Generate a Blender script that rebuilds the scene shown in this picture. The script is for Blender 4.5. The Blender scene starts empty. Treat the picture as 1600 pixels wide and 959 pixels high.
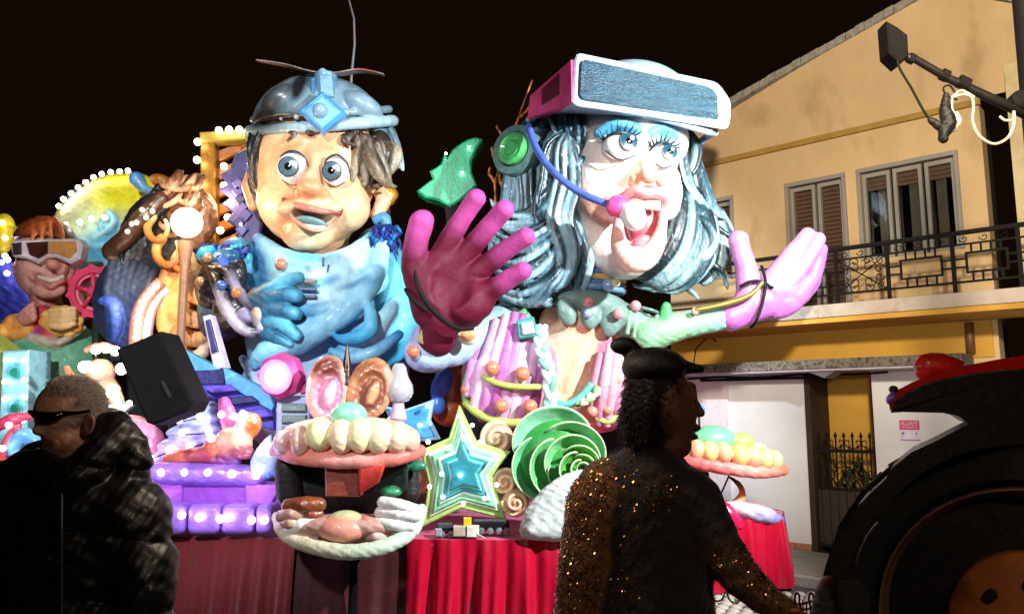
import bpy, bmesh, math, random
import numpy as np
from mathutils import Vector, Matrix
R = math.radians
rnd = random.Random(7)
sc = bpy.context.scene
COL = sc.collection

# ---------------------------------------------------------------- camera
FPX, PITCH, CAMZ = 1200.0, math.atan(162.0/1200.0), 1.75
cam = bpy.data.cameras.new('camera'); camo = bpy.data.objects.new('camera', cam); COL.objects.link(camo)
cam.sensor_width = 36; cam.lens = 36*FPX/1600; cam.clip_end = 400; cam.clip_start = 0.05
camo.location = (0, 0, CAMZ); camo.rotation_euler = (math.pi/2 + PITCH, 0, 0)
sc.camera = camo
# ---------------------------------------------------------------- night sky and exposure
w = bpy.data.worlds.new('World'); sc.world = w; w.use_nodes = True
bg = w.node_tree.nodes['Background']; bg.inputs[0].default_value = (0.0056, 0.0026, 0.0012, 1); bg.inputs[1].default_value = 1.0
sc.view_settings.view_transform = 'Standard'; sc.view_settings.look = 'None'
sc.view_settings.exposure = 0.0; sc.view_settings.gamma = 1.0
sc.cycles.use_denoising = True
sc.cycles.max_bounces = 5; sc.cycles.sample_clamp_indirect = 4.0

def P(px, py, Y):
    """world point on the vertical plane y=Y seen at pixel px,py of the 1600 wide photograph"""
    a = (px-800)/FPX; b = (479.5-py)/FPX
    t = Y/(math.cos(PITCH)-b*math.sin(PITCH))
    return Vector((a*t, Y, CAMZ+t*(math.sin(PITCH)+b*math.cos(PITCH))))

def lamp(kind, name, loc, target, power, color, size=0.1, angle=60, blend=0.6):
    l = bpy.data.lights.new(name, kind); l.energy = power; l.color = color
    o = bpy.data.objects.new(name, l); COL.objects.link(o); o.location = loc
    if kind == 'SPOT':
        l.spot_size = R(angle); l.spot_blend = blend; l.shadow_soft_size = size
    elif kind == 'POINT':
        l.shadow_soft_size = size
    elif kind == 'AREA':
        l.size = size
    if target is not None:
        o.rotation_euler = (Vector(target)-Vector(loc)).to_track_quat('-Z', 'Y').to_euler()
    return o
# floodlight on the pole to the right of the float: the key light
lamp('SPOT', 'flood_lamp', (4.0, 3.5, 4.7), (-0.9, 8.4, 2.5), 4300, (0.90, 0.96, 1.0), 0.10, 84, 0.5)
# added fill spot behind the photographer, left, brightens the left-hand figures
lamp('SPOT', 'added_fill_light', (-3.0, -2.0, 6.0), (-2.7, 9.4, 2.9), 5200, (0.90, 0.95, 1.0), 0.30, 46, 0.8)
# warm sodium lamp lighting the house
lamp('SPOT', 'sodium_lamp', (0.6, -0.6, 4.4), (4.8, 8.6, 3.9), 4000, (1.0, 0.86, 0.64), 0.25, 50, 0.7)
lamp('SPOT', 'low_wall_fill', (1.9, 3.3, 2.3), (4.4, 8.8, 2.2), 300, (1.0, 0.90, 0.74), 0.25, 62, 0.7)  # added fill with no lamp body, brightens the lower house walls

# added warm fill without a lamp body, between the two passers-by
lamp('POINT', 'foreground_fill', (-0.30, 2.35, 2.35), None, 22, (1.0, 0.80, 0.62), 0.12)
# added dim fill behind the photographer, right, for the tractor's rim and hub
lamp('POINT', 'added_fill_light', (1.5, -0.8, 3.4), None, 80, (1.0, 0.80, 0.58), 0.2)
# ---------------------------------------------------------------- colours and materials
def H(h, m=1.0):
    h = h.lstrip('#'); c = [int(h[i:i+2], 16)/255 for i in (0, 2, 4)]
    return tuple(m*((x/12.92) if x <= 0.04045 else ((x+0.055)/1.055)**2.4) for x in c)
MATS = {}
def mat(name, col, rough=0.4, metal=0.0, coat=0.0, var=0.18, scale=6.0, bump=0.15, bscale=30.0, stretch=(1, 1, 1), attr=False, sheen=0, trans=0, emit=None, estr=0, dirt=None, spec=.5):
    if name in MATS: return MATS[name]
    m = bpy.data.materials.new(name); m.use_nodes = True; nt = m.node_tree; n = nt.nodes; L = nt.links
    b = n['Principled BSDF']; MATS[name] = m
    b.inputs['Roughness'].default_value = rough; b.inputs['Metallic'].default_value = metal
    b.inputs['Specular IOR Level'].default_value = spec; b.inputs['Coat Weight'].default_value = coat; b.inputs['Coat Roughness'].default_value = 0.12
    b.inputs['Sheen Weight'].default_value = sheen; b.inputs['Transmission Weight'].default_value = trans
    tc = n.new('ShaderNodeTexCoord'); mp = n.new('ShaderNodeMapping'); mp.inputs['Scale'].default_value = stretch
    L.new(tc.outputs['Object'], mp.inputs['Vector'])
    if attr:
        at = n.new('ShaderNodeAttribute'); at.attribute_name = 'Col'; src = at.outputs['Color']
    else:
        rg = n.new('ShaderNodeRGB'); rg.outputs[0].default_value = (*col, 1); src = rg.outputs[0]
    if var > 0:
        nz = n.new('ShaderNodeTexNoise'); nz.inputs['Scale'].default_value = scale; nz.inputs['Detail'].default_value = 6; nz.inputs['Roughness'].default_value = 0.65
        L.new(mp.outputs[0], nz.inputs['Vector'])
        mr = n.new('ShaderNodeMapRange'); mr.inputs['From Min'].default_value = 0.3; mr.inputs['From Max'].default_value = 0.7
        mr.inputs['To Min'].default_value = 1-var; mr.inputs['To Max'].default_value = 1+var
        L.new(nz.outputs['Fac'], mr.inputs['Value'])
        mx = n.new('ShaderNodeVectorMath'); mx.operation = 'SCALE'
        L.new(src, mx.inputs[0]); L.new(mr.outputs[0], mx.inputs['Scale']); src = mx.outputs[0]
    if dirt:
        n3 = n.new('ShaderNodeTexNoise'); n3.inputs['Scale'].default_value = dirt[1]; n3.inputs['Detail'].default_value = 8
        L.new(mp.outputs[0], n3.inputs['Vector'])
        r3 = n.new('ShaderNodeMapRange'); r3.inputs['From Min'].default_value = dirt[2]; r3.inputs['From Max'].default_value = dirt[2]+0.15; r3.inputs['To Max'].default_value = dirt[3]
        L.new(n3.outputs['Fac'], r3.inputs['Value'])
        m3 = n.new('ShaderNodeMix'); m3.data_type = 'RGBA'; m3.inputs['B'].default_value = (*dirt[0], 1)
        L.new(r3.outputs[0], m3.inputs['Factor']); L.new(src, m3.inputs['A']); src = m3.outputs['Result']
    L.new(src, b.inputs['Base Color'])
    if bump > 0:
        n2 = n.new('ShaderNodeTexNoise'); n2.inputs['Scale'].default_value = bscale; n2.inputs['Detail'].default_value = 5
        L.new(mp.outputs[0], n2.inputs['Vector'])
        bp = n.new('ShaderNodeBump'); bp.inputs['Strength'].default_value = bump; bp.inputs['Distance'].default_value = 0.02
        L.new(n2.outputs['Fac'], bp.inputs['Height']); L.new(bp.outputs[0], b.inputs['Normal'])
        rr = n.new('ShaderNodeMapRange'); rr.inputs['To Min'].default_value = max(0, rough-0.12); rr.inputs['To Max'].default_value = min(1, rough+0.15)
        L.new(n2.outputs['Fac'], rr.inputs['Value']); L.new(rr.outputs[0], b.inputs['Roughness'])
    if emit:
        b.inputs['Emission Color'].default_value = (*emit, 1); b.inputs['Emission Strength'].default_value = estr
        pass
    return m
def paint(h, **k):
    """glossy hand painted papier-mache in one colour"""
    return mat('paint_'+h.strip('#'), H(h), **{**dict(rough=0.46, coat=0.15, var=0.24, scale=7, bump=0.35, bscale=18), **k})
M_VC = mat('airbrushed_papier_mache', (1, 1, 1), rough=0.55, coat=0.08, var=0.2, scale=8, bump=0.4, bscale=22, attr=True)
M_VCG = mat('airbrushed_gloss', (1, 1, 1), rough=0.36, coat=0.22, var=0.2, scale=8, bump=0.32, bscale=18, attr=True)
M_HAIR = mat('painted_hair', (1, 1, 1), rough=0.42, coat=0.15, var=0.55, scale=16, bump=0.6, bscale=26, stretch=(1, 1, .35), attr=True, dirt=(H('#b4d0da'), 30, .60, .55))
M_VCM = mat('airbrushed_matt', (1, 1, 1), rough=0.62, coat=0.0, var=0.22, scale=9, bump=0.45, bscale=30, attr=True)

# ---------------------------------------------------------------- objects
def wm(o):
    m = o.matrix_basis.copy(); p = o.parent
    while p: m = p.matrix_basis @ m; p = p.parent
    return m
def tag(o, label=None, cat=None, group=None, kind=None):
    if label: o['label'] = label
    if cat: o['category'] = cat
    if group: o['group'] = group
    if kind: o['kind'] = kind
    return o
def thing(name, label, cat, loc, rotz=0, group=None):
    o = bpy.data.objects.new(name, None); COL.objects.link(o); o.location = loc; o.rotation_euler = (0, 0, rotz)
    o.empty_display_size = 0.1
    return tag(o, label, cat, group)
def link(name, me, parent=None, loc=None, label=None):
    o = bpy.data.objects.new(name, me); COL.objects.link(o)
    if parent: o.parent = parent
    if loc is not None: o.location = loc
    if label: o['label'] = label
    return o
def mesh(name, V, F, m, smooth=True, colors=None):
    me = bpy.data.meshes.new(name)
    if isinstance(V, np.ndarray): V = V.tolist()
    if isinstance(F, np.ndarray): F = F.tolist()
    me.from_pydata(V, [], F); me.update()
    if smooth: me.polygons.foreach_set('use_smooth', [True]*len(me.polygons))
    ms = m if isinstance(m, (list, tuple)) else [m]
    for x in ms: me.materials.append(x)
    if colors is not None:
        a = me.color_attributes.new('Col', 'FLOAT_COLOR', 'POINT')
        c = np.ones((len(V), 4), np.float32); c[:, :3] = colors; a.data.foreach_set('color', c.ravel())
    return me
class MB:
    """collects shapes in world space; build() links them as ONE mesh object"""
    def __init__(s): s.V = []; s.F = []; s.C = []; s.hasc = False
    def add(s, V, F, col=None):
        o = len(s.V); s.V += [tuple(v) for v in V]; s.F += [tuple(i+o for i in f) for f in F]
        s.C += [col or (1, 1, 1)]*len(V); s.hasc |= col is not None
        return s
    def box(s, c, sz, rot=None, col=None):
        x, y, z = [a/2 for a in sz]; c = Vector(c)
        V = [Vector(v) for v in ((-x,-y,-z),(x,-y,-z),(x,y,-z),(-x,y,-z),(-x,-y,z),(x,-y,z),(x,y,z),(-x,y,z))]
        if rot is not None: V = [rot @ v for v in V]
        return s.add([v+c for v in V], [(0,3,2,1),(4,5,6,7),(0,1,5,4),(1,2,6,5),(2,3,7,6),(3,0,4,7)], col)
    def bb(s, x0, x1, y0, y1, z0, z1, col=None):
        return s.box(((x0+x1)/2, (y0+y1)/2, (z0+z1)/2), (abs(x1-x0), abs(y1-y0), abs(z1-z0)), None, col)
    def tube(s, pts, r, n=8, col=None, closed=False):
        pts = [Vector(p) for p in pts]; N = len(pts)
        rs = r if isinstance(r, (list, tuple)) else [r]*N
        V = []; F = []; up = None
        for i, p in enumerate(pts):
            if closed: t = pts[(i+1) % N]-pts[i-1]
            else: t = pts[min(i+1, N-1)]-pts[max(i-1, 0)]
            t.normalize()
            if up is None: up = Vector((0, 0, 1)) if abs(t.z) < 0.9 else Vector((1, 0, 0))
            a = t.cross(up)
            if a.length < 1e-5: a = t.orthogonal()
            a.normalize(); b = a.cross(t); up = b
            for k in range(n):
                q = 2*math.pi*k/n
                V.append(p+(a*math.cos(q)+b*math.sin(q))*rs[i])
        M = N if closed else N-1
        for i in range(M):
            j = (i+1) % N
            for k in range(n):
                F.append((i*n+k, i*n+(k+1) % n, j*n+(k+1) % n, j*n+k))
        if not closed:
            F.append(tuple(range(n-1, -1, -1))); F.append(tuple((N-1)*n+k for k in range(n)))
        return s.add(V, F, col)
    def lathe(s, c, prof, n=24, axis=(0, 0, 1), col=None, ring=False):
        """prof: (radius, height along axis) from low to high"""
        c = Vector(c); ax = Vector(axis).normalized(); a = ax.orthogonal().normalized(); b = ax.cross(a)
        V = []; F = []
        for r, h in prof:
            for k in range(n):
                q = 2*math.pi*k/n; V.append(c+ax*h+(a*math.cos(q)+b*math.sin(q))*max(r, 1e-4))
        M = len(prof)
        for i in range(M if ring else M-1):
            j = (i+1) % M
            for k in range(n): F.append((i*n+k, i*n+(k+1) % n, j*n+(k+1) % n, j*n+k))
        if ring: return s.add(V, F, col)
        F.append(tuple(range(n-1, -1, -1))); F.append(tuple((len(prof)-1)*n+k for k in range(n)))
        return s.add(V, F, col)
    def ball(s, c, r, n=12, col=None, rot=None):
        r = r if isinstance(r, (list, tuple)) else (r, r, r); c = Vector(c)
        V = []; F = []; m = n//2+1
        for i in range(m+1):
            t = math.pi*i/m
            for k in range(n):
                q = 2*math.pi*k/n; v = Vector((r[0]*math.sin(t)*math.cos(q), r[1]*math.sin(t)*math.sin(q), -r[2]*math.cos(t)))
                V.append(c+(rot @ v if rot is not None else v))
        for i in range(m):
            for k in range(n): F.append((i*n+k, i*n+(k+1) % n, (i+1)*n+(k+1) % n, (i+1)*n+k))
        return s.add(V, F, col)
    def prism(s, pts, depth, bev=0.0, rnd_=None, col=None, bev_in=None):
        """pts: world points of a closed outline (roughly planar, clockwise or not); extruded along depth vector away from the viewer, front edge bevelled by bev"""
        pts = [Vector(p) for p in pts]; N = len(pts); dv = Vector(depth); dn = dv.normalized(); cen = sum(pts, Vector())/N
        V = []; F = []
        if bev > 0:
            ins = []
            for i in range(N):
                e1 = (pts[i]-pts[i-1]).normalized(); e2 = (pts[(i+1) % N]-pts[i]).normalized()
                n1 = e1.cross(dn); n2 = e2.cross(dn); b = n1+n2
                if b.length < 1e-4: b = n1
                b.normalize(); k = min(2.0, 1/max(0.3, b.dot(n1)))
                ins.append(b*bev*k)
            ar = sum((pts[i].cross(pts[(i+1) % N])).dot(dn) for i in range(N))
            sg = 1 if ar < 0 else -1
            sg = -sg
            test = sum((pts[i]+ins[i]-cen).length-(pts[i]-cen).length for i in range(N))
            sg = -1 if test > 0 else 1
            V = [pts[i]+ins[i]*sg for i in range(N)]+[p+dn*bev for p in pts]+[p+dv for p in pts]
            for j in (0, 1):
                for i in range(N): F.append((j*N+i, j*N+(i+1) % N, (j+1)*N+(i+1) % N, (j+1)*N+i))
            F.append(tuple(range(N))); F.append(tuple(2*N+i for i in range(N-1, -1, -1)))
        else:
            V = pts+[p+dv for p in pts]
            for i in range(N): F.append((i, (i+1) % N, N+(i+1) % N, N+i))
            F.append(tuple(range(N))); F.append(tuple(N+i for i in range(N-1, -1, -1)))
        return s.add(V, F, col)
    def build(s, name, m, parent=None, smooth=False, label=None, fix=True, local=False):
        inv = Matrix() if (parent is None or local) else wm(parent).inverted()
        V = [tuple(inv @ Vector(v)) for v in s.V]
        me = mesh(name, V, s.F, m, smooth, np.array(s.C, np.float32) if s.hasc else None)
        if fix:
            bm = bmesh.new(); bm.from_mesh(me); bmesh.ops.recalc_face_normals(bm, faces=bm.faces)
            bm.to_mesh(me); bm.free()
        if smooth == 'auto':
            for p in me.polygons: p.use_smooth = True
            me.set_sharp_from_angle(angle=R(35))
        return link(name, me, parent, None, label)
def inst(name, me, parent, at, scale=None, rot=None, label=None):
    """another object sharing mesh data, placed at a world point under parent"""
    o = bpy.data.objects.new(name, me); COL.objects.link(o)
    if parent: o.parent = parent; o.location = wm(parent).inverted() @ Vector(at)
    else: o.location = at
    if scale is not None: o.scale = scale if isinstance(scale, (tuple, list)) else (scale,)*3
    if rot is not None: o.rotation_euler = rot
    if label: o['label'] = label
    return o
def spline(pts, n=6, closed=False):
    """Catmull-Rom through tuples of any length"""
    A = [np.array(p, float) for p in pts]; N = len(A); out = []
    for i in range(N if closed else N-1):
        p0 = A[(i-1) % N] if (closed or i > 0) else A[0]; p1 = A[i]; p2 = A[(i+1) % N]; p3 = A[(i+2) % N] if (closed or i+2 < N) else A[-1]
        for k in range(n):
            t = k/n
            out.append(tuple(0.5*((2*p1)+(-p0+p2)*t+(2*p0-5*p1+4*p2-p3)*t*t+(-p0+3*p1-3*p2+p3)*t**3)))
    if not closed: out.append(tuple(A[-1]))
    return out

# ---------------------------------------------------------------- sculpting: smooth-blended solids skinned by surface nets
def _nets(f, org, h):
    s = f < 0; nx, ny, nz = f.shape; st = np.array([ny*nz, nz, 1])
    pts = []; ids = []; quads = []
    for ax in range(3):
        e = [0, 0, 0]; e[ax] = 1
        A = f[:nx-e[0], :ny-e[1], :nz-e[2]]; B = f[e[0]:, e[1]:, e[2]:]
        sa = A < 0; idx = np.argwhere(sa != (B < 0))
        if len(idx) == 0: continue
        fa = A[tuple(idx.T)]; fb = B[tuple(idx.T)]; t = fa/(fa-fb)
        p = idx.astype(np.float64); p[:, ax] += t
        a1, a2 = [(1, 2), (2, 0), (0, 1)][ax]
        c = []
        for (i, j) in ((0, 0), (1, 0), (1, 1), (0, 1)):
            q = idx.copy(); q[:, a1] -= i; q[:, a2] -= j; c.append(q @ st); pts.append(p); ids.append(c[-1])
        q = np.stack(c, 1); neg = sa[tuple(idx.T)]; q[~neg] = q[~neg][:, ::-1]; quads.append(q)
    ids = np.concatenate(ids); pts = np.concatenate(pts); quads = np.concatenate(quads)
    u, inv = np.unique(ids, return_inverse=True); inv = inv.ravel(); cnt = np.bincount(inv)
    V = np.stack([np.bincount(inv, pts[:, k])/cnt for k in range(3)], 1)
    return org+V*h, np.searchsorted(u, quads)
class Sculpt:
    """every solid is given as photo pixel + depth offset d (pixels at Y0, negative = nearer); sizes in pixels at Y0"""
    def __init__(s, Y0, k=6, vox=1.7, noise=0.0, nscale=0.05):
        s.Y0 = Y0; s.u = Y0/FPX*1.0; s.k = k*s.u; s.h = vox*s.u; s.it = []; s.noise = noise*s.u; s.ns = nscale/s.u; s.fx = None
    def p(s, x, y, d=0): return P(x, y, s.Y0+d*s.u)
    def E(s, x, y, d, rx, ry, rd, col, rot=0, yaw=0, k=None, mode='add', f=None, tilt=0):
        M = (Matrix.Rotation(R(yaw), 3, 'Z') @ Matrix.Rotation(R(rot), 3, 'Y') @ Matrix.Rotation(R(tilt), 3, 'X')).inverted()
        r = np.array((rx, rd, ry), np.float64)*s.u
        s.it.append(('E', (np.array(s.p(x, y, d)), r, np.array(M)), H(col) if isinstance(col, str) else col, s.k if k is None else k*s.u, mode, (f or 3)*s.u)); return s
    def T(s, pts, col, k=None, mode='add', f=None, n=0, k2=None):
        """pts: (x, y, d, r); n>0 resamples as a spline"""
        if n: pts = spline(pts, n)
        q = [(np.array(s.p(a[0], a[1], a[2])), a[3]*s.u) for a in pts]
        c2 = None
        if isinstance(col, (list, tuple)) and isinstance(col[0], str): cols = [np.array(H(c)) for c in col]
        else: cols = [np.array(H(col) if isinstance(col, str) else col)]
        s.it.append(('T', q, cols, s.k if k is None else k*s.u, mode, (f or 3)*s.u)); return s
    def B(s, x, y, d, rx, ry, rd, col, rot=0, yaw=0, rr=4, k=None, mode='add', f=None, tilt=0):
        M = (Matrix.Rotation(R(yaw), 3, 'Z') @ Matrix.Rotation(R(rot), 3, 'Y') @ Matrix.Rotation(R(tilt), 3, 'X')).inverted()
        r = np.array((rx, rd, ry), np.float64)*s.u
        s.it.append(('B', (np.array(s.p(x, y, d)), r, np.array(M), rr*s.u), H(col) if isinstance(col, str) else col, s.k if k is None else k*s.u, mode, (f or 3)*s.u)); return s
    def _d(s, it, X):
        t, a = it[0], it[1]
        if t == 'E':
            q = (X-a[0]) @ a[2].T; k0 = np.linalg.norm(q/a[1], axis=-1); k1 = np.linalg.norm(q/(a[1]**2), axis=-1)
            return k0*(k0-1)/np.maximum(k1, 1e-9), None
        if t == 'B':
            q = np.abs((X-a[0]) @ a[2].T)-a[1]+a[3]
            return np.linalg.norm(np.maximum(q, 0), axis=-1)+np.minimum(q.max(-1), 0)-a[3], None
        best = None; par = None; n = len(a)
        if n == 1: return np.linalg.norm(X-a[0][0], axis=-1)-a[0][1], np.zeros(X.shape[:-1])
        for i in range(n-1):
            A, ra = a[i]; B, rb = a[i+1]; ab = B-A; L2 = max(float(ab @ ab), 1e-12)
            tt = np.clip(((X-A) @ ab)/L2, 0, 1)
            dd = np.linalg.norm(X-A-tt[..., None]*ab, axis=-1)-(ra+(rb-ra)*tt)
            pp = (i+tt)/(n-1)
            if best is None: best, par = dd, pp
            else:
                m = dd < best; best = np.where(m, dd, best); par = np.where(m, pp, par)
        return best, par
    def _bb(s, it):
        a = it[1]
        if it[0] == 'T':
            lo = np.min([q[0]-q[1] for q in a], 0); hi = np.max([q[0]+q[1] for q in a], 0)
        else:
            e = np.abs(np.linalg.inv(a[2])) @ a[1]; lo = a[0]-e; hi = a[0]+e
        return lo, hi
    def _n(s, X):
        q = X*s.ns*6.28
        return (np.sin(q[..., 0]+1.3*np.sin(q[..., 2]*0.7))*np.sin(q[..., 2]*1.1+np.cos(q[..., 1]*0.9))+0.5*np.sin(q[..., 0]*2.1+q[..., 1])*np.sin(q[..., 2]*1.9-q[..., 0]))*s.noise
    def data(s):
        adds = [s._bb(i) for i in s.it if i[4] == 'add']
        lo = np.min([a[0] for a in adds], 0)-4*s.h-s.k; hi = np.max([a[1] for a in adds], 0)+4*s.h+s.k
        n = np.ceil((hi-lo)/s.h).astype(int)+1
        while n.prod() > 5e6: s.h *= 1.1; n = np.ceil((hi-lo)/s.h).astype(int)+1
        f = np.full(n, 0.5, np.float64)
        for it in s.it:
            if it[4] == 'paint': continue
            k = max(it[3], 1e-5); b0, b1 = s._bb(it); mg = k*1.6+2*s.h
            i0 = np.maximum(0, np.floor((b0-mg-lo)/s.h).astype(int)); i1 = np.minimum(n, np.ceil((b1+mg-lo)/s.h).astype(int)+1)
            if (i1 <= i0).any(): continue
            g = np.stack(np.meshgrid(*[lo[a]+s.h*np.arange(i0[a], i1[a]) for a in range(3)], indexing='ij'), -1)
            if it[0] == 'T' and len(it[1]) > 2:
                d = np.full(g.shape[:3], 1e3)
                for q in range(len(it[1])-1):
                    sub = ('T', it[1][q:q+2]); c0, c1 = s._bb(sub)
                    j0 = np.maximum(i0, np.floor((c0-mg-lo)/s.h).astype(int))-i0; j1 = np.minimum(i1, np.ceil((c1+mg-lo)/s.h).astype(int)+1)-i0
                    if (j1 <= j0).any(): continue
                    ss = tuple(slice(j0[a], j1[a]) for a in range(3)); d[ss] = np.minimum(d[ss], s._d(sub, g[ss])[0])
            else: d, _ = s._d(it, g)
            sl = tuple(slice(i0[a], i1[a]) for a in range(3)); c = f[sl]
            if it[4] == 'add': h = np.clip(0.5+0.5*(c-d)/k, 0, 1); f[sl] = c*(1-h)+d*h-k*h*(1-h)
            else: h = np.clip(0.5-0.5*(c+d)/k, 0, 1); f[sl] = c*(1-h)-d*h+k*h*(1-h)
        if s.noise or s.fx:
            m = np.abs(f) < 12*s.h; ii = np.argwhere(m); X = lo+ii*s.h; dv = np.zeros(len(ii))
            if s.noise: dv += s._n(X)
            if s.fx: dv += s.fx(X)*s.u
            f[m] += dv
        V, F = _nets(f, lo, s.h)
        C = np.full((len(V), 3), 0.5); cur = np.full(len(V), 9.0)
        CA, curA, VA = C, cur, V
        for it in s.it:
            b0, b1 = s._bb(it); mg = it[5]+it[3]+3*s.h
            sel = np.nonzero(((VA > b0-mg) & (VA < b1+mg)).all(1))[0]
            if len(sel) == 0: continue
            V = VA[sel]; C = CA[sel]; cur = curA[sel]
            d, par = s._d(it, V)
            if it[0] == 'T':
                cs = it[2]
                if len(cs) == 1: col = np.broadcast_to(cs[0], (len(V), 3))
                else:
                    q = par*(len(cs)-1); i = np.clip(q.astype(int), 0, len(cs)-2); w_ = (q-i)[:, None]; ca = np.array(cs); col = ca[i]*(1-w_)+ca[i+1]*w_
            else: col = np.broadcast_to(np.array(it[2]), (len(V), 3))
            ft = it[5]
            if it[4] == 'add': h = np.clip(0.5+0.5*(cur-d)/ft, 0, 1); cur = np.minimum(cur, d)
            else: h = np.clip(0.5-0.5*d/ft, 0, 1)
            if it[4] == 'sub': h = np.clip(0.5-0.5*(d-s.h*0.8)/ft, 0, 1)
            CA[sel] = C*(1-h[:, None])+col*h[:, None]; curA[sel] = cur
        return VA, F, CA
    def build(s, name, m, parent=None, label=None, cfx=None):
        V, F, C = s.data()
        if cfx is not None: C = cfx(V, C)
        if parent is not None:
            iv = np.array(wm(parent).inverted()); V = V @ iv[:3, :3].T+iv[:3, 3]
        return link(name, mesh(name, V, F, m, True, C), parent, None, label)

class SculptD(Sculpt):
    """same, with radii given as (across, deep, high)"""
    def E(s, x, y, d, rx, rd, ry, *a, **k): return Sculpt.E(s, x, y, d, rx, ry, rd, *a, **k)
    def B(s, x, y, d, rx, rd, ry, *a, **k): return Sculpt.B(s, x, y, d, rx, ry, rd, *a, **k)
def px_poly(pts, Y): return [P(x, y, Y) for x, y in pts]
def U(Y): return Y/FPX
_bm = {}
def bulb_mesh(kind, r):
    key = (kind, round(r, 4))
    if key in _bm: return _bm[key]
    cols = {'white': (1, .93, .9), 'warm': (1, .75, .42), 'violet': (.93, .8, 1), 'cool': (.8, .93, 1), 'pink': (1, .8, .95)}
    m = mat('lit_bulb_'+kind, (.9, .9, .9), rough=.3, var=0, bump=0, emit=cols[kind], estr=16)
    b = MB(); b.ball((0, 0, 0), r, 10)
    me = mesh('light_bulb', b.V, b.F, m, True); _bm[key] = me
    return me
def bulbs(parent, pts, Y, kind='white', r=0.02):
    for q in pts:
        inst('light_bulb', bulb_mesh(kind, r), parent, P(q[0], q[1], q[2] if len(q) > 2 else Y))

# ================================================================ ground
def ground():
    m = mat('asphalt', (0.055, 0.052, 0.05), rough=.75, var=.3, scale=1.2, bump=.5, bscale=60, dirt=((.09, .085, .08), 3, .55, .6))
    b = MB(); b.add([(-150, -20, 0), (150, -20, 0), (150, 260, 0), (-150, 260, 0)], [(0, 1, 2, 3)])
    tag(b.build('road', m, fix=False), kind='structure')
ground()

# ================================================================ house (local frame: x along the facade to the right, y inwards, z up)
HB = P(1265, 868, 1.0); _d = HB-Vector((0, 0, CAMZ)); HB = Vector((0, 0, CAMZ))+_d*(CAMZ/(-_d.z)); HB.z = 0
HR = Vector((0.747, -0.665, 0)).normalized(); HN = Vector((HR.y, -HR.x, 0))      # HN: outward normal
HROT = math.atan2(HR.y, HR.x)
def hq(px, py, off=0.0):
    """(s, z) of the pixel on the plane `off` metres in front of the facade"""
    o = Vector((0, 0, CAMZ)); d = P(px, py, 1.0)-o
    t = ((HB+HN*off)-o).dot(HN)/d.dot(HN); p = o+d*t
    return (p-HB).dot(HR), p.z
M_YEL = mat('ochre_plaster', H('#cfb084'), rough=.9, var=.10, scale=1.5, bump=.5, bscale=90, stretch=(1, 1, .4), dirt=(H('#94764a'), 2.6, .57, .45))
M_YEL2 = mat('deep_ochre_plaster', H('#c9993e'), rough=.9, var=.10, scale=1.2, bump=.5, bscale=90, dirt=(H('#805a20'), 1.3, .58, .4))
M_WHW = mat('white_plaster', H('#cfd3d8'), rough=.85, var=.05, scale=1.5, bump=.4, bscale=80, dirt=(H('#8f8a84'), 1.2, .63, .35))
M_CONC = mat('weathered_concrete', H('#6f6a60'), rough=.95, var=.35, scale=14, bump=1.0, bscale=40, dirt=(H('#23211d'), 22, .5, .8))
M_IRON = mat('black_iron', (.008, .007, .007), rough=.7, var=.2, bump=.2, spec=.15)
M_WIN = mat('white_window_paint', H('#8f8b85'), rough=.5, var=.06, bump=.1)
M_SHUT = mat('brown_roller_shutter', H('#5b4636'), rough=.6, var=.15, scale=8, bump=.2)
M_DARK = mat('dark_interior', (.010, .008, .006), rough=.9, var=.2, bump=0)
M_GLASS = mat('window_glass', (.9, .9, .9), rough=.02, var=0, bump=0, trans=1)
M_CURT = mat('grey_curtain', H('#9a9488'), rough=.9, var=.15, scale=20, stretch=(8, 8, .4), bump=.3)
house = thing('yellow_house', 'yellow plastered two-storey house with balcony and gabled upper wall behind the float', 'house', HB, HROT)
def hb(name, m, boxes, parent=house, smooth=False, label=None):
    """boxes: (s0, s1, off0, off1, z0, z1), off = metres in front of the facade"""
    b = MB()
    for s0, s1, o0, o1, z0, z1 in boxes: b.bb(s0, s1, -o1, -o0, z0, z1)
    return b.build(name, m, parent, smooth, label, fix=False, local=True)
s_gL, _ = hq(1262, 700); s_gR, _ = hq(1368, 700)
_, z_aw = hq(1300, 560, .55)          # top of the canopy
_, z_bal = hq(1265, 478, .95); _, z_rail = hq(1265, 394, .95)
_, z_mold = hq(1270, 222)
s_R, _ = hq(1541, 300); s_Lf = hq(1052, 600)[0]
_, z_yel = hq(1300, 585)
# lower storey: white walls both sides of the gate passage
hb('wall', M_WHW, [(s_Lf, s_gL, -.25, 0, 0, z_aw-.12)], label='white lower wall left of the gate')
hb('wall', M_WHW, [(s_gR, s_R+2.6, -.25, .0, 0, z_aw-.12)], label='white lower wall right of the gate')
hb('pilaster', mat('pinkish_plaster', H('#cdc6cf'), rough=.85, var=.06, bump=.4), [(s_Lf, hq(1142, 700)[0], 0.001, .05, .142, z_aw-.14)])
_b = MB(); _b.bb(-.095, .095, 0, .03, 0, .14)
tw = mesh('plinth_tile', _b.V, _b.F, mat('terracotta_tile', H('#a06a52'), rough=.6, var=.25, bump=.3), False)
for i in range(18):
    o = link('plinth_tile', tw, house, (s_gL-.1-i*.2, -.031+rnd.uniform(-.002, .002), .0))
# passage behind the gate
hb('wall', M_YEL2, [(s_gL-.2, s_gR+.2, -.75, -.6, 0, z_aw)], label='ochre back wall of the gated passage')
hb('jamb', mat('dark_brown_jamb', H('#2a1a12'), rough=.7), [(s_gL, s_gL+.07, -.6, .02, 0, z_aw-.12)])
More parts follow.
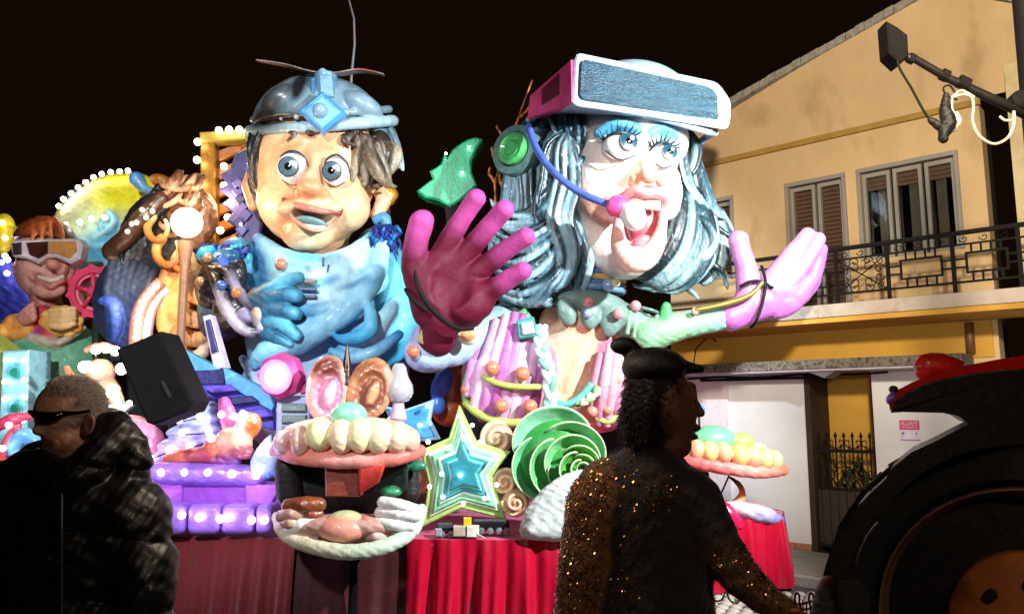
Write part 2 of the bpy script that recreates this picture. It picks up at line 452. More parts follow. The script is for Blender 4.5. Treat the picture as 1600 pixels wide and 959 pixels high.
# upper storey
wz0 = z_aw-.12
wins = []
def window(px0, py0, px1, py1, panes, shutter, cur=False, zbot=None):
    a0, zt = hq(px0, py0); a1, zt2 = hq(px1, py1); zt = (zt+zt2)/2
    wins.append((a0, a1, zbot, zt, panes, shutter, cur))
window(1231, 292, 1317, 277, 2, 1.0, zbot=z_bal+.05)
window(1343, 270, 1492, 242, 3, .17, True, zbot=z_bal+.62)
window(1052, 330, 1143, 310, 2, 1.0, zbot=z_bal+.6)
wins.sort()
segs = []; x = s_Lf
z1 = z_mold
for (a0, a1, zb, zt, *_r) in wins:
    segs.append((x, a0, -.28, 0, wz0, z1)); segs.append((a0, a1, -.28, 0, wz0, zb)); segs.append((a0, a1, -.28, 0, zt, z1)); x = a1
segs.append((x, s_R, -.28, 0, wz0, z1))
hb('wall', M_YEL, segs, label='ochre upper wall with the window openings')
# lighter front return and deeper ochre band under the balcony
hb('wall_band', M_YEL2, [(s_Lf, s_R-.05, .003, .03, z_aw-.02, z_bal-.205)])
b = MB(); b.tube([(s_R-.25, -.10, z_aw+.02), (s_R-.25, -.10, z_bal-.22)], .045, 10); b.build('downpipe', mat('brown_pipe', H('#6a4a30'), rough=.5), house, True, local=True)
b = MB(); b.tube([(s_Lf+.35, -.05, z_aw+.02), (s_Lf+.42, -.09, z_aw+.25), (s_Lf+.62, -.07, z_aw+.42), (s_Lf+.70, -.05, z_bal-.25)], .008, 5); b.build('wall_cable', M_IRON, house, local=True)
for (a0, a1, zb, zt, n, sh, cur) in wins:
    wd = hb('window', M_WIN, [(a0-.03, a1+.03, .002, .045, zt-.01, zt+.04), (a0-.03, a0+.012, .003, .04, zb, zt-.012), (a1-.012, a1+.03, .003, .04, zb, zt-.012)])
    W = (a1-a0)/n
    fr = []
    for i in range(n):
        x0 = a0+i*W+.016; x1 = a0+(i+1)*W-.016
        fr += [(x0, x0+.04, -.10, -.03, zb, zt-.02), (x1-.04, x1, -.10, -.03, zb, zt-.02), (x0+.04, x1-.04, -.099, -.031, zt-.07, zt-.02), (x0+.04, x1-.04, -.099, -.031, zb, zb+.06)]
        hh = (zt-zb)*sh; ns = max(3, int(hh/.055))
        if sh < 1:
            hb('pane', M_GLASS, [(x0+.04, x1-.04, -.13, -.122, zb+.06, zt-.07)], wd)
        # roller shutter slats
        sm = _bm.get('slat%d' % n)
        b = MB(); b.add([(x0+.04, .10, 0), (x1-.04, .10, 0), (x1-.04, .085, .022), (x0+.04, .085, .022), (x0+.04, .10, .046), (x1-.04, .10, .046)], [(0, 1, 2, 3), (3, 2, 5, 4)])
        me = mesh('slat', b.V, b.F, M_SHUT, False)
        for j in range(ns):
            link('slat', me, wd, (0, -.012, zt-.07-(j+1)*hh/ns if sh == 1 else zt-.07-(j+1)*.052))
        if cur:
            b = MB(); V = []; F = []; N = 26
            for j in range(N+1):
                t = j/N; y = .165+.018*math.sin(t*40+i); xx = (x0+x1)/2-.02+t*((x1-x0)/2-.05) if i < 2 else x0+.08+t*(x1-x0-.2)
                V += [(xx, y, zb+.05), (xx, y, zt-.05)]
                if j < N: F.append((2*j, 2*j+2, 2*j+3, 2*j+1))
            b.add(V, F); b.build('curtain', M_CURT, wd, True, fix=False, local=True)
    hb('frame', M_WIN, fr, wd)
hb('interior', M_DARK, [(s_Lf, s_R-.1, -1.2, -.9, wz0, z_mold)])
# dark side bay and pale corner pillar on the right
hb('side_wall', mat('dark_brown_plaster', H('#241511'), rough=.9, var=.3, scale=3, bump=.4), [(s_R+.02, s_R+1.8, -2.2, -1.9, wz0, z_mold+1)])
s_p, _ = hq(1588, 300); hb('pillar', mat('cream_plaster', H('#cdbb93'), rough=.9), [(s_p, s_p+.3, -.2, .1, 0, z_mold+.4)])
hb('window', M_WIN, [(s_R+1.55, s_R+1.6, -1.2, -1.1, z_bal, z_mold)])
# moulding + gable wall leaning out above it, with weathered rake
hb('moulding', mat('dull_ochre', H('#a5823f'), rough=.9), [(s_Lf, s_R+.02, .003, .05, z_mold-.02, z_mold+.05)])
go = .40
ap = hq(1462, -14, go); lf = hq(1140, 166, go); rt = hq(1640, 14, go)
sl = (ap[1]-lf[1])/(ap[0]-lf[0])
gl = (s_Lf-2, lf[1]+sl*(s_Lf-2-lf[0])); 
zl = z_mold+.052
xl = lf[0]+(zl-lf[1])/sl
b = MB(); n = 14; V = []; F = []
sr = (rt[1]-ap[1])/(rt[0]-ap[0])
top = [(xl+(ap[0]-xl)*i/n, zl+(ap[1]-zl)*i/n) for i in range(n+1)]+[(ap[0]+(i+1)*.4, ap[1]+sr*(i+1)*.4) for i in range(6)]
for (sx, zz) in top:
    hh = max(0.0, zz-zl)
    for q in range(5):
        t = q/4; o_ = .04+(go-.04)*(t**1.6)*min(1, hh/1.0+.15)
        V.append((sx, -o_, zl+hh*t))
for i in range(len(top)-1):
    for q in range(4): F.append((i*5+q, (i+1)*5+q, (i+1)*5+q+1, i*5+q+1))
b.add(V, F); b.build('gable_wall', M_YEL, house, True, fix=False, local=True)
b = MB()
for i in range(len(top)-1):
    (x0, z0), (x1, z1_) = top[i], top[i+1]
    for j in range(3):
        t0 = j/3; t1 = (j+.96)/3; jo = rnd.uniform(-.005, .005)
        xa = x0+(x1-x0)*t0; xb = x0+(x1-x0)*t1; za = z0+(z1_-z0)*t0+jo; zb_ = z0+(z1_-z0)*t1+jo
        o0, o1 = -2.5, go+.02+rnd.uniform(-.01, .015)
        b.add([(xa, -o0, za+.004), (xb, -o0, zb_+.004), (xb, -o1, zb_+.004), (xa, -o1, za+.004), (xa, -o0, za+.10), (xb, -o0, zb_+.10), (xb, -o1, zb_+.10), (xa, -o1, za+.10)],
              [(0, 3, 2, 1), (4, 5, 6, 7), (0, 1, 5, 4), (1, 2, 6, 5), (2, 3, 7, 6), (3, 0, 4, 7)])
b.build('roof', mat('pale_concrete', H('#9a948a'), rough=.95, var=.25, scale=10, bump=.8, bscale=30, dirt=(H('#4a4640'), 12, .55, .6)), house, local=True, fix=False)
# canopy over the ground floor
s_c1, _ = hq(1503, 552, .55)
cn = hb('canopy', M_CONC, [(s_Lf, s_c1, -.0, .55, z_aw-.11, z_aw)])
hb('soffit', mat('lilac_white_plaster', H('#a9a2b4'), rough=.85), [(s_Lf, s_c1-.02, .03, .53, z_aw-.135, z_aw-.112)], cn)
b = MB(); z = z_aw-.16; b.tube([(s_gL-3.2+i*.35, -.06-.01*(i % 2), z-.012*math.sin(i*1.9)) for i in range(13)], .014, 6)
b.build('cable', M_IRON, cn, local=True)
hb('gutter', M_IRON, [(-1.35, s_gL+.15, .01, .075, z_aw-.205, z_aw-.17)], cn)
hl, _ = hq(1285, 583, .45)
b = MB(); b.prism([(hl-.16, -.5, z_aw-.138), (hl+.16, -.5, z_aw-.138), (hl+.04, -.5, z_aw-.22)], (0, .3, 0)); b.build('bulkhead_lamp', mat('grey_metal', (.12, .12, .12), rough=.5), cn, local=True)
# balcony: slab + railing as its own part tree
bo = .95
s_b0 = s_Lf; s_b1, _ = hq(1600, 452, bo); s_b1 += .8
bal = hb('balcony', mat('white_slab_edge', H('#b7aca0'), rough=.85, var=.12, bump=.4, dirt=(H('#6c5c4c'), 4, .55, .5)), [(s_b0, s_b1, 0.031, bo, z_bal-.14, z_bal)])
hb('slab_underside', M_YEL2, [(s_b0, s_b1-.02, .032, bo-.02, z_bal-.20, z_bal-.145)], bal)
ro = bo-.06
hb('handrail', M_IRON, [(s_b0, s_b1, ro-.03, ro+.03, z_rail-.02, z_rail+.02)], bal)
hb('rail', M_IRON, [(s_b0, s_b1, ro-.009, ro+.009, z_bal+.10, z_bal+.122)], bal)
hb('rail', M_IRON, [(s_b0, s_b1, ro-.009, ro+.009, z_rail-.13, z_rail-.112)], bal)
posts = [hq(px, 430, ro)[0] for px in (1307, 1388, 1491)]
dp = posts[2]-posts[1]; posts = [posts[0]-dp, posts[0], posts[1], posts[2], posts[2]+dp*.92, posts[2]+dp*1.9]
for s_ in posts: hb('post', M_IRON, [(s_-.018, s_+.018, ro-.018, ro+.018, z_bal-.16, z_rail-.02)], bal)
zl_, zh_ = z_bal+.122, z_rail-.13
def scroll(c, r, a0, turns, sg=1, y=-0.0):
    pts = []
    for i in range(15):
        t = i/14; q = a0+sg*t*turns*2*math.pi; rr = r*(1-.78*t); pts.append((c[0]+rr*math.cos(q), y, c[1]+rr*math.sin(q)))
    return pts
for i in range(len(posts)-1):
    x0, x1 = posts[i]+.018, posts[i+1]-.018; y = -ro; mx = (x0+x1)/2; mz = (zl_+zh_)/2; w_ = x1-x0; h_ = zh_-zl_
    b = MB()
    if i == 1:
        b.tube([(x0, y, zl_), (x1, y, zh_)], .007, 5); b.tube([(x0, y+.012, zh_), (x1, y+.012, zl_)], .007, 5)
        for sx in (-1, 1):
            for sz in (-1, 1):
                for (fx, fz, r) in ((.16, .22, .07), (.36, .12, .055), (.14, .39, .055), (.40, .36, .06)):
                    b.tube(scroll((mx+sx*fx*w_, mz+sz*fz*h_), r, math.pi*(0 if sx > 0 else 1), 1.1, sx*sz, y), .006, 5)
        b.build('scroll_panel', M_IRON, bal, local=True)
    else:
        a0, a1, b0, b1 = x0+.17*w_, x1-.13*w_, zl_+.20*h_, zh_-.20*h_
        for (q0, q1, q2, q3) in ((a0, a1, b0, b0+.022), (a0, a1, b1-.022, b1), (a0, a0+.022, b0+.022, b1-.022), (a1-.022, a1, b0+.022, b1-.022)): b.bb(q0, q1, y-.008, y+.008, q2, q3)
        for k in range(4):
            xx = a0+(k+.7)*(a1-a0)/4.4; b.bb(xx-.009, xx+.009, y-.007, y+.007, b1, zh_); b.bb(xx-.009, xx+.009, y-.007, y+.007, zl_, b0)
        for k in range(2):
            zz = b0+(k+.8)*(b1-b0)/2.6; b.bb(x0, a0, y-.007, y+.007, zz-.009, zz+.009); b.bb(a1, x1, y-.007, y+.007, zz-.009, zz+.009)
        b.build('railing_panel', M_IRON, bal, local=True, fix=False)
    b = MB()
    for k in range(3): b.tube(scroll((x0+w_*(k+.5)/3, z_rail-.066), .042, math.pi, 1.0, 1, y), .005, 5)
    b.build('scroll', M_IRON, bal, local=True)
# flag box and little plant pots are too dark to see; alarm sign on the right white wall
# ---- gate
gate = thing('iron_gate', 'dark wrought iron gate with heart scrolls between the two white walls', 'gate', HB+HR*s_gL, HROT)
gw = s_gR-s_gL; zg = hq(1300, 704)[1]; zt = hq(1300, 676)[1]
def gb(name, boxes, m=M_IRON): 
    b = MB()
    for s0, s1, y0, y1, z0, z1 in boxes: b.bb(s0, s1, y0, y1, z0, z1)
    return b.build(name, m, gate, local=True, fix=False)
gb('rail', [(0.075, gw-.01, .05, .09, zg-.02, zg+.02)]); gb('rail', [(0.075, gw-.01, .05, .09, .12, .16)]); gb('rail', [(0.075, gw-.01, .05, .09, .80, .83)])
gb('lower_panel', [(0.08, gw-.012, .062, .068, .16, .80)], mat('dark_iron_sheet', (.02, .012, .008), rough=.6))
nb = 7
for i in range(nb):
    x = .12+(gw-.2)*i/(nb-1); b = MB(); b.tube([(x, .07, .16), (x, .07, zt-.03)], .011, 6); b.lathe((x, .07, zt-.04), [(.004, -.02), (.024, 0), (.0, .06)], 8)
    b.build('bar', M_IRON, gate, local=True)
    if i % 2 == 0 and i < nb:
        for sg in (-1, 1):
            b = MB(); b.tube([(x, .07, zg+.02)]+scroll((x+sg*.055, zg+.10), .05, math.pi*1.5, .8, sg, .07), .007, 5)
            b.build('scroll', M_IRON, gate, True, local=True)
b = MB()
for k in range(60):
    x = rnd.uniform(.1, gw-.1); z = rnd.uniform(.5, 1.02); a = rnd.uniform(-1, 1); l = rnd.uniform(.12, .3)
    b.tube([(x, .30, z), (x+a*l*.5, .27, z+l*.6), (x+a*l, .24+rnd.uniform(-.1, .1), z+l*.7)], [.01, .014, .002], 4)
o = b.build('potted_plant', mat('dark_leaves', (.02, .03, .012), rough=.7), None, local=True); o.location = HB+HR*s_gL; o.rotation_euler = (0, 0, HROT)
b2 = MB(); b2.lathe((gw*.5, .3, 0), [(.16, 0), (.2, .4), (.23, .42), (.21, .5)], 12)
tag(o, 'dark spiky plant standing behind the iron gate', 'plant'); b2.build('pot', mat('dark_clay', (.03, .015, .01), rough=.8), o, local=True)
# ---- alarm sign
a0, zt_ = hq(1405, 656); a1, zb_ = hq(1439, 692)
zt_ = hq(1420, 656)[1]; zb_ = hq(1420, 689)[1]; zr = hq(1420, 671)[1]; zw = hq(1420, 686)[1]
sign = thing('alarm_sign', 'small pink and white alarm sign on the white wall right of the gate', 'sign', HB+HR*a0, HROT)
sw = a1-a0
def sb(name, m, x0, x1, y0, y1, z0, z1, par=sign):
    b = MB(); b.bb(x0, x1, y0, y1, z0, z1); return b.build(name, m, par, local=True, fix=False)
sb('plate', mat('sign_white', H('#c9c7e0'), rough=.4, bump=0), 0, sw, -.008, -.001, zb_, zt_)
hd = sb('header', mat('sign_pink', H('#c22c62'), rough=.4, bump=0), .002, sw-.002, -.012, -.0085, zr, zt_-.001)
sb('stripe', mat('sign_magenta', H('#a04a9a'), rough=.4, bump=0), .002, sw-.002, -.012, -.0085, zw-.012, zw)
def text(name, body, x, z, size, m, par, y=-.014, w_=None, align='CENTER'):
    c = bpy.data.curves.new(name, 'FONT'); c.body = body; c.size = size; c.extrude = .001; c.align_x = align; c.align_y = 'CENTER'
    t = bpy.data.objects.new(name, c); COL.objects.link(t)
    dg = bpy.context.evaluated_depsgraph_get(); me = bpy.data.meshes.new_from_object(t.evaluated_get(dg)); COL.objects.unlink(t)
    me.materials.clear(); me.materials.append(m); me.name = name
    if w_:
        ww = max(v.co.x for v in me.vertices)-min(v.co.x for v in me.vertices); 
        for v in me.vertices: v.co.x *= w_/ww
    o = link(name, me, par, (x, y, z)); o.rotation_euler = (math.pi/2, 0, 0); return o
hh = zt_-zr
text('lettering', 'ALLARME', sw/2, zt_-hh*.34, hh*.62, MATS['sign_white'], hd, w_=sw*.86)
text('lettering', 'ANTIFURTO', sw/2, zr+hh*.24, hh*.34, MATS['sign_white'], hd, w_=sw*.80)
M_SD = mat('sign_dark', (.03, .02, .06), rough=.5, bump=0)
b = MB(); b.prism([(sw*.10, -.0085, (zr+zw)/2+.012), (sw*.12, -.0085, (zr+zw)/2+.03), (sw*.24, -.0085, (zr+zw)/2+.016), (sw*.22, -.0085, (zr+zw)/2)], (0, -.002, 0)); b.bb(sw*.10, sw*.13, -.0105, -.0085, (zr+zw)/2-.02, (zr+zw)/2+.008); b.build('camera_symbol', M_SD, sign, local=True)
b = MB(); b.bb(sw*.80, sw*.85, -.0105, -.0085, (zr+zw)/2, (zr+zw)/2+.025); b.build('symbol', M_SD, sign, local=True)

# ---- pavement of separate slabs along the house, and cobbles at its foot
pv = thing('pavement', None, None, HB, HROT); pv['kind'] = 'structure'
slm_ = _b = MB(); _b.bb(-.245, .245, -.245, .245, 0, .10); psm = mesh('paving_slab', _b.V, _b.F, mat('grey_paving', H('#8c8478'), rough=.85, var=.25, scale=3, bump=.6, bscale=50, dirt=(H('#3c362f'), 3, .55, .6)), False)
for i in range(16):
    for j in range(3):
        o = link('paving_slab', psm, pv, (1.9-i*.5+.12*(j % 2), -.32-j*.5, -.03+rnd.uniform(-.004, .004))); o.rotation_euler = (rnd.uniform(-.006, .006), rnd.uniform(-.006, .006), rnd.uniform(-.01, .01))
kb = mesh('kerb_stone', *(lambda m: (m.V, m.F))(MB().bb(-.49, .49, -.06, .06, 0, .12)), mat('kerb_grey', H('#9a948c'), rough=.9, var=.2, bump=.5), False)
for i in range(8): link('kerb_stone', kb, pv, (1.6-i*1.0, -1.64, -.03))
cbm = mesh('cobble', *(lambda m: (m.V, m.F))(MB().ball((0, 0, 0), (.062, .062, .03), 8)), mat('pale_cobble', H('#a39a8c'), rough=.8, var=.3, scale=4, bump=.5), True)
cs = thing('cobbled_strip', None, None, (1.9, 6.2, 0)); cs['kind'] = 'structure'
k = 0
for i in range(13):
    for j in range(20):
        k += 1; link('cobble', cbm, cs, (-.45+i*.125+.06*(j % 2)+rnd.uniform(-.008, .008), -.9+j*.125+rnd.uniform(-.008, .008), .003))

# ================================================================ GIRL PUPPET with visor headset
DECK_Z = P(700, 842, 6.6).z
GY = 8.2
def on_deck(px, Y): p = P(px, 600, Y); p.z = DECK_Z; return p
girl = thing('giant_puppet', 'giant dark-haired puppet with open mouth, box visor on her forehead and microphone headset', 'puppet', on_deck(870, GY), 0, 'giant papier-mache figures on the float')
SK = '#fbeee6'; SK2 = '#e6b096'
S = Sculpt(GY, k=14, vox=1.5, noise=.5, nscale=.02)
S.E(962, 258, 0, 84, 108, 92, SK)
S.E(995, 225, -22, 82, 62, 72, SK, yaw=-20)
S.E(938, 300, -38, 42, 60, 46, SK)
S.E(1035, 300, -40, 30, 50, 42, SK)
S.E(955, 372, -10, 54, 58, 54, SK)
S.E(978, 404, -34, 40, 32, 42, SK, k=16)
S.T([(930, 400, 30, 34), (915, 470, 40, 34)], SK2)                       # neck
S.E(972, 318, -78, 30, 22, 24, SK); S.E(1040, 322, -62, 18, 22, 22, SK)  # muzzle
S.T([(1006, 205, -80, 8), (1010, 240, -93, 9), (1014, 270, -110, 12)], SK, k=14)
S.E(1014, 275, -114, 13, 11, 13, '#f2c4ac', k=8); S.E(992, 280, -100, 9, 8, 10, SK2, k=6); S.E(1032, 284, -97, 8, 8, 10, SK2, k=6)
S.E(1002, 287, -116, 5, 3.5, 6, '#7a3a2a', k=3, mode='sub', f=4); S.E(1023, 290, -112, 4.5, 3.5, 6, '#7a3a2a', k=3, mode='sub', f=4)
S.T([(935, 208, -86, 7), (965, 192, -98, 8), (995, 200, -98, 6)], '#5fa4bd', k=9, n=3); S.T([(1018, 207, -94, 6), (1042, 198, -86, 7), (1064, 214, -60, 6)], '#5fa4bd', k=9, n=3)
S.E(972, 229, -110, 26, 14, 20, '#e6c4b4', k=5, mode='sub', f=4); S.E(1038, 243, -97, 20, 13, 18, '#e6c4b4', k=5, mode='sub', f=4)
S.E(1008, 350, -110, 28, 48, 44, '#a83e44', k=6, mode='sub', f=5)
S.E(968, 203, -104, 36, 18, 24, '#3f8fb4', mode='paint', f=12); S.E(1042, 212, -84, 28, 17, 26, '#3f8fb4', mode='paint', f=12)
S.E(1013, 282, -115, 24, 10, 18, '#dd9c7e', mode='paint', f=14); S.E(930, 322, -72, 26, 26, 26, '#e9a58e', mode='paint', f=24)
head = S.build('head', M_VC, girl)
# lips: one ring mesh, upper and lower
S = Sculpt(GY, k=7, vox=1.3)
PK = '#e08b8c'; PK2 = '#f0b5ae'
S.T([(974, 330, -98, 8), (974, 309, -110, 7), (992, 298, -123, 8), (1010, 302, -127, 7.5), (1026, 301, -120, 7.5), (1040, 312, -104, 7), (1037, 335, -90, 7)], PK, n=4)
S.T([(974, 325, -98, 7), (966, 352, -104, 8), (968, 384, -124, 13), (984, 406, -140, 16), (1006, 406, -142, 16), (1024, 386, -124, 13), (1034, 356, -104, 8), (1036, 332, -92, 7)], [PK, PK2, '#f4cac0', PK2, PK], n=4)
S.T([(982, 398, -118, 12), (1008, 398, -120, 12)], '#f2b9b0', n=0)
S.build('lips', M_VCG, head)
S = Sculpt(GY, k=2, vox=1.2)
for i in range(7): x = 981+i*7.6; S.B(x, 315+abs(i-3)*.3+i*.6, -112+abs(i-2.5)*2.5, 4.1, 9.5, 5, '#f4f4f0', rr=3)
S.build('teeth', M_VCG, head)
S = Sculpt(GY, k=4, vox=1.6); S.E(1006, 348, -66, 28, 44, 22, '#b8505c'); S.build('palate', M_VCG, head)
S = Sculpt(GY, k=6, vox=1.5); S.E(1006, 384, -100, 20, 16, 24, '#d88088', tilt=20); S.build('tongue', M_VCG, head)
def eye(Y, x, y, d, r, ix, iy, ir, ez=.9, name='eye', col='#3f8fa6', rim=True, parent=head, lid=None, pr=.5):
    u = Y/FPX; e = MB(); c = P(x, y, Y+d*u); rr = r*u; e.ball(c, (rr, rr*.8, rr*ez), 24)
    eo = e.build(name, mat('eye_white', H('#f2f2ee'), rough=.15, coat=.8, var=.03, bump=0), parent, True)
    dx = (ix-x)*u; dz = -(iy-y)*u; dy = -math.sqrt(max(.1, 1-(dx/rr)**2-(dz/rr/ez)**2))*rr*.8; n = Vector((dx/rr**2, dy/(rr*.8)**2, dz/(rr*ez)**2)).normalized(); c2 = c+Vector((dx, dy, dz))
    def disc(nm, r0, h, m, off=Vector()):
        b = MB(); b.lathe(c2+off*u, [(r0*u, -.25*r*u), (r0*u, h*u*.3), (r0*u*.7, h*u*.8), (0, h*u)], 20, n); b.build(nm, m, eo, 'auto')
    if rim: disc('iris_ring', ir*1.14, .5, mat('eye_line', (.01, .015, .02), rough=.3, bump=0))
    disc('iris', ir, 1.2, mat('iris_'+col.strip('#'), H(col), rough=.2, coat=.8, var=.5, scale=60, bump=0))
    disc('pupil', ir*pr, 2.0, mat('pupil', (.005, .005, .006), rough=.15, coat=1, var=0, bump=0))
    disc('glint', ir*.28, 2.6, mat('eye_glint', (.95, .95, .95), rough=.2, var=0, bump=0), Vector((ir*.35, -.3, ir*.35)))
    return eo
eye(GY, 970, 228, -102, 28, 979, 228, 12.5, .76, col='#0f4256', pr=.5); eye(GY, 1037, 243, -90, 22, 1043, 243, 10.5, .88, col='#0f4256', pr=.5)
def lash(pts, L, n, fan, m=None):
    for i in range(n):
        t = i/(n-1); q = spline(pts, 8); a = q[int(t*(len(q)-1))]; an = R(fan[0]+(fan[1]-fan[0])*t)
        p0 = P(a[0], a[1], GY+a[2]*U(GY)); l = L*(1.0+.25*math.sin(i*2.1))*U(GY)
        dv = Vector((math.cos(an)*l, -.5*l, math.sin(an)*l))
        b = MB(); b.tube([p0, p0+dv*.55+Vector((0, 0, -.1*l)), p0+dv], [1.7*U(GY), 1.3*U(GY), .3*U(GY)], 5)
        b.build('eyelash', mat('lash_black', (.012, .03, .04), rough=.4, bump=0), head, True)
lash([(944, 220, -102), (968, 206, -124), (992, 212, -118)], 15, 10, (140, 30)); lash([(1018, 229, -104), (1037, 221, -112), (1055, 232, -90)], 13, 9, (125, 10))
for pts in ([(942, 224, -104, 1.6), (950, 213, -116, 2.2), (968, 207, -126, 2.8), (990, 213, -118, 2.2), (999, 226, -106, 1)], [(1015, 236, -104, 1.6), (1024, 226, -112, 2), (1037, 222, -114, 2.6), (1052, 230, -98, 2), (1058, 240, -86, 1.2)], [(944, 234, -106, .9), (968, 250, -118, 1.4), (993, 243, -110, .9)], [(1017, 250, -104, .9), (1037, 263, -104, 1.3), (1056, 254, -88, .9)]):
    q = spline(pts, 5); b = MB(); b.tube([P(a[0], a[1], GY+a[2]*U(GY)) for a in q], [a[3]*U(GY) for a in q], 6); b.build('eyeliner', MATS['lash_black'], head, True)

# hair: carved locks; dark roots, pale steel tips
HD, HM, HL = '#0a1a22', '#2c4f5c', '#8fb2bc'
def hairmass(name, base, locks, Y=GY, k=1.2, vox=1.7, parent=girl, m=M_HAIR, cols=(HD, HM, HL), split=4, spread=.85, seed=5):
    S = Sculpt(Y, k=k, vox=vox); rr = random.Random(seed)
    for b in base: S.E(*b[:6], cols[0], **(b[6] if len(b) > 6 else {}), k=8)
    j = 0
    for l in locks:
        for q in range(split):
            j += 1; a = rr.uniform(0, 6.28); c = [cols[0], cols[1], cols[2], cols[1]] if j % 3 else [cols[1], cols[2], cols[2], cols[1]]
            if j % 4 == 3: c = [cols[0], cols[0], cols[1], cols[2]]
            if j % 7 == 6: c = [cols[0], cols[0], cols[0]]
            N = len(l); o1, o2 = math.cos(a+q*2.1)*spread, math.sin(a+q*2.1)*spread
            S.T([(p[0]+o1*p[3], p[1]+o1*p[3]*.4+rr.uniform(-2, 2), p[2]+o2*p[3]*.7, p[3]*(.62 if split == 3 else .5 if split == 4 else .66 if split == 2 else 1)) for p in l], c, n=4, k=k, f=1.2)
    return S.build(name, m, parent)
r_ = random.Random(3)
L_ = []
for i in range(12):                                   # left fall, sweeping down behind the jaw
    t = i/11; x0 = 818+t*84+r_.uniform(-4, 4); w_ = r_.uniform(9, 14); yb = 455+r_.uniform(-20, 12)
    L_.append([(x0+16, 172+r_.uniform(0, 12), 20-t*60, w_*.6), (x0-10-12*math.sin(t*3), 240, -8-t*30, w_), (790+t*98+r_.uniform(-10, 10), 330, -8-26*t, w_*1.1), (776+t*118+16*math.sin(i*1.3), 400, -14-24*t, w_*1.1), (800+t*96+14*math.sin(i*2), yb, -6-14*t, w_*.7), (826+t*66, yb+14, -10, w_*.25)])
for i in range(10):                                    # wavy flicks near the big glove
    y0 = 322+i*15; L_.append([(884, y0-50, -50, 6), (862-r_.uniform(0, 10), y0-10, -58, 11), (826-r_.uniform(-6, 12), y0+14, -54, 12), (790-r_.uniform(-6, 8), y0+8+r_.uniform(-8, 6), -40, 8), (768, y0-8, -30, 2.5)])
for i in range(7):
    x = 893-i*4; L_.append([(906, 178+i*3, -60, 4), (897-i*6, 226, -66, 7), (905-i*9, 280, -62, 7), (890-i*8, 340, -62, 9), (900-i*6, 400, -56, 9), (880-i*4, 446+i, -48, 7), (858, 440-i*4, -52, 2)])
for i in range(5): L_.append([(860+i*12, 176, -20-i*10, 6), (872+i*9, 205, -50-i*8, 7), (884+i*6, 240-i*4, -66, 5), (902-i*3, 258, -66, 5), (912, 246, -70, 2)])
for i in range(4): L_.append([(868-i*14, 470-i*3, -30, 9), (846-i*18, 474, -34, 8), (820-i*18, 456-i*6, -30, 3)])
hairmass('hair', [(845, 320, 40, 58, 130, 56), (892, 240, 40, 64, 76, 70)], L_)
L_ = []
for i in range(11):                                   # right mass, blown back below the cheek
    t = i/10
    L_.append([(1070+r_.uniform(-3, 6), 190+t*20, -10+20*t, 6), (1078+t*10, 235+t*22, -14, 9), (1082+t*22+r_.uniform(-4, 4), 290+t*18, -16+r_.uniform(-8, 8), 12), (1082+t*44, 350+t*10, -22, 14), (1058+t*66, 408+10*math.sin(i), -20, 12), (1016+t*96, 446-t*14+6*math.sin(i*1.7), -12, 8), (990+t*130, 440-t*20+r_.uniform(-6, 14), -4, 2.5)])
for i in range(9):
    t = i/8; L_.append([(1052+t*34, 276+t*20, -22, 8), (1062+t*44, 318+t*20, -42, 12), (1050+t*56, 372+t*18, -48, 14), (1022+t*62, 414+t*16, -40, 12), (990+t*66, 430+t*24, -22, 7), (974+t*50, 416+t*38, -14, 2.5)])
L_ += [[(1110, 352, -30, 9), (1134, 366, -32, 7), (1150, 372, -34, 2)], [(1105, 410, -34, 10), (1128, 424, -34, 8), (1137, 452, -34, 2)], [(1084, 335, -46, 5), (1108, 350, -56, 9), (1120, 380, -58, 9), (1104, 404, -56, 7), (1082, 402, -56, 3)], [(1128, 330, -20, 8), (1142, 352, -22, 5), (1146, 362, -22, 2)], [(1060, 440, -20, 8), (1080, 456, -22, 5), (1092, 466, -22, 2)], [(1074, 200, -30, 5), (1092, 230, -34, 9), (1086, 262, -36, 8), (1070, 284, -40, 3)], [(1066, 215, -40, 4), (1070, 260, -44, 6), (1084, 300, -44, 7), (1112, 330, -44, 7), (1132, 340, -40, 2.5)]]
hairmass('hair', [(1076, 365, 26, 46, 80, 40)], L_, seed=9)
# visor
def vis(name, outline, d0, d1, dep, m, parent, bev=3, ins=0):
    xs = [a[0] for a in outline]; x0, x1 = min(xs), max(xs)
    pts = [P(x, y, GY+(d0+(d1-d0)*(x-x0)/(x1-x0))*U(GY)) for x, y in outline]
    a = pts[0]; dv = Vector(dep)*U(GY); b = MB(); b.prism(pts, dv, bev*U(GY)); return b.build(name, m, parent, 'auto')
def rrect(c, r=8, n=4):
    out = []
    for i in range(len(c)):
        p = Vector(c[i]); a = (Vector(c[i-1])-p); b = (Vector(c[(i+1) % len(c)])-p); ra = min(r, a.length*.45); rb = min(r, b.length*.45)
        p0 = p+a.normalized()*ra; p2 = p+b.normalized()*rb
        for k in range(n+1): t = k/n; out.append(tuple(p0*(1-t)**2+p*2*t*(1-t)+p2*t*t))
    return out
VQ = [(899, 82), (1002, 100), (1122, 130), (1143, 160), (1139, 203), (1020, 180), (894, 165)]
def loft(name, A, B, m, parent, Y=GY, bev=0):
    u = U(Y); n = len(A); b = MB(); V = [P(x, y, Y+d*u) for x, y, d in A]+[P(x, y, Y+d*u) for x, y, d in B]
    F = [(i, (i+1) % n, n+(i+1) % n, n+i) for i in range(n)]+[tuple(range(n)), tuple(2*n-1-i for i in range(n))]
    b.add(V, F); return b.build(name, m, parent, 'auto')
VO = rrect([(899, 82), (1122, 129), (1143, 160), (1139, 203), (1020, 184), (894, 165)], 12); x0, x1 = 894, 1143
bx, by = 985, 158
VA_ = [(x, y, -150+58*(x-x0)/(x1-x0)) for x, y in VO]
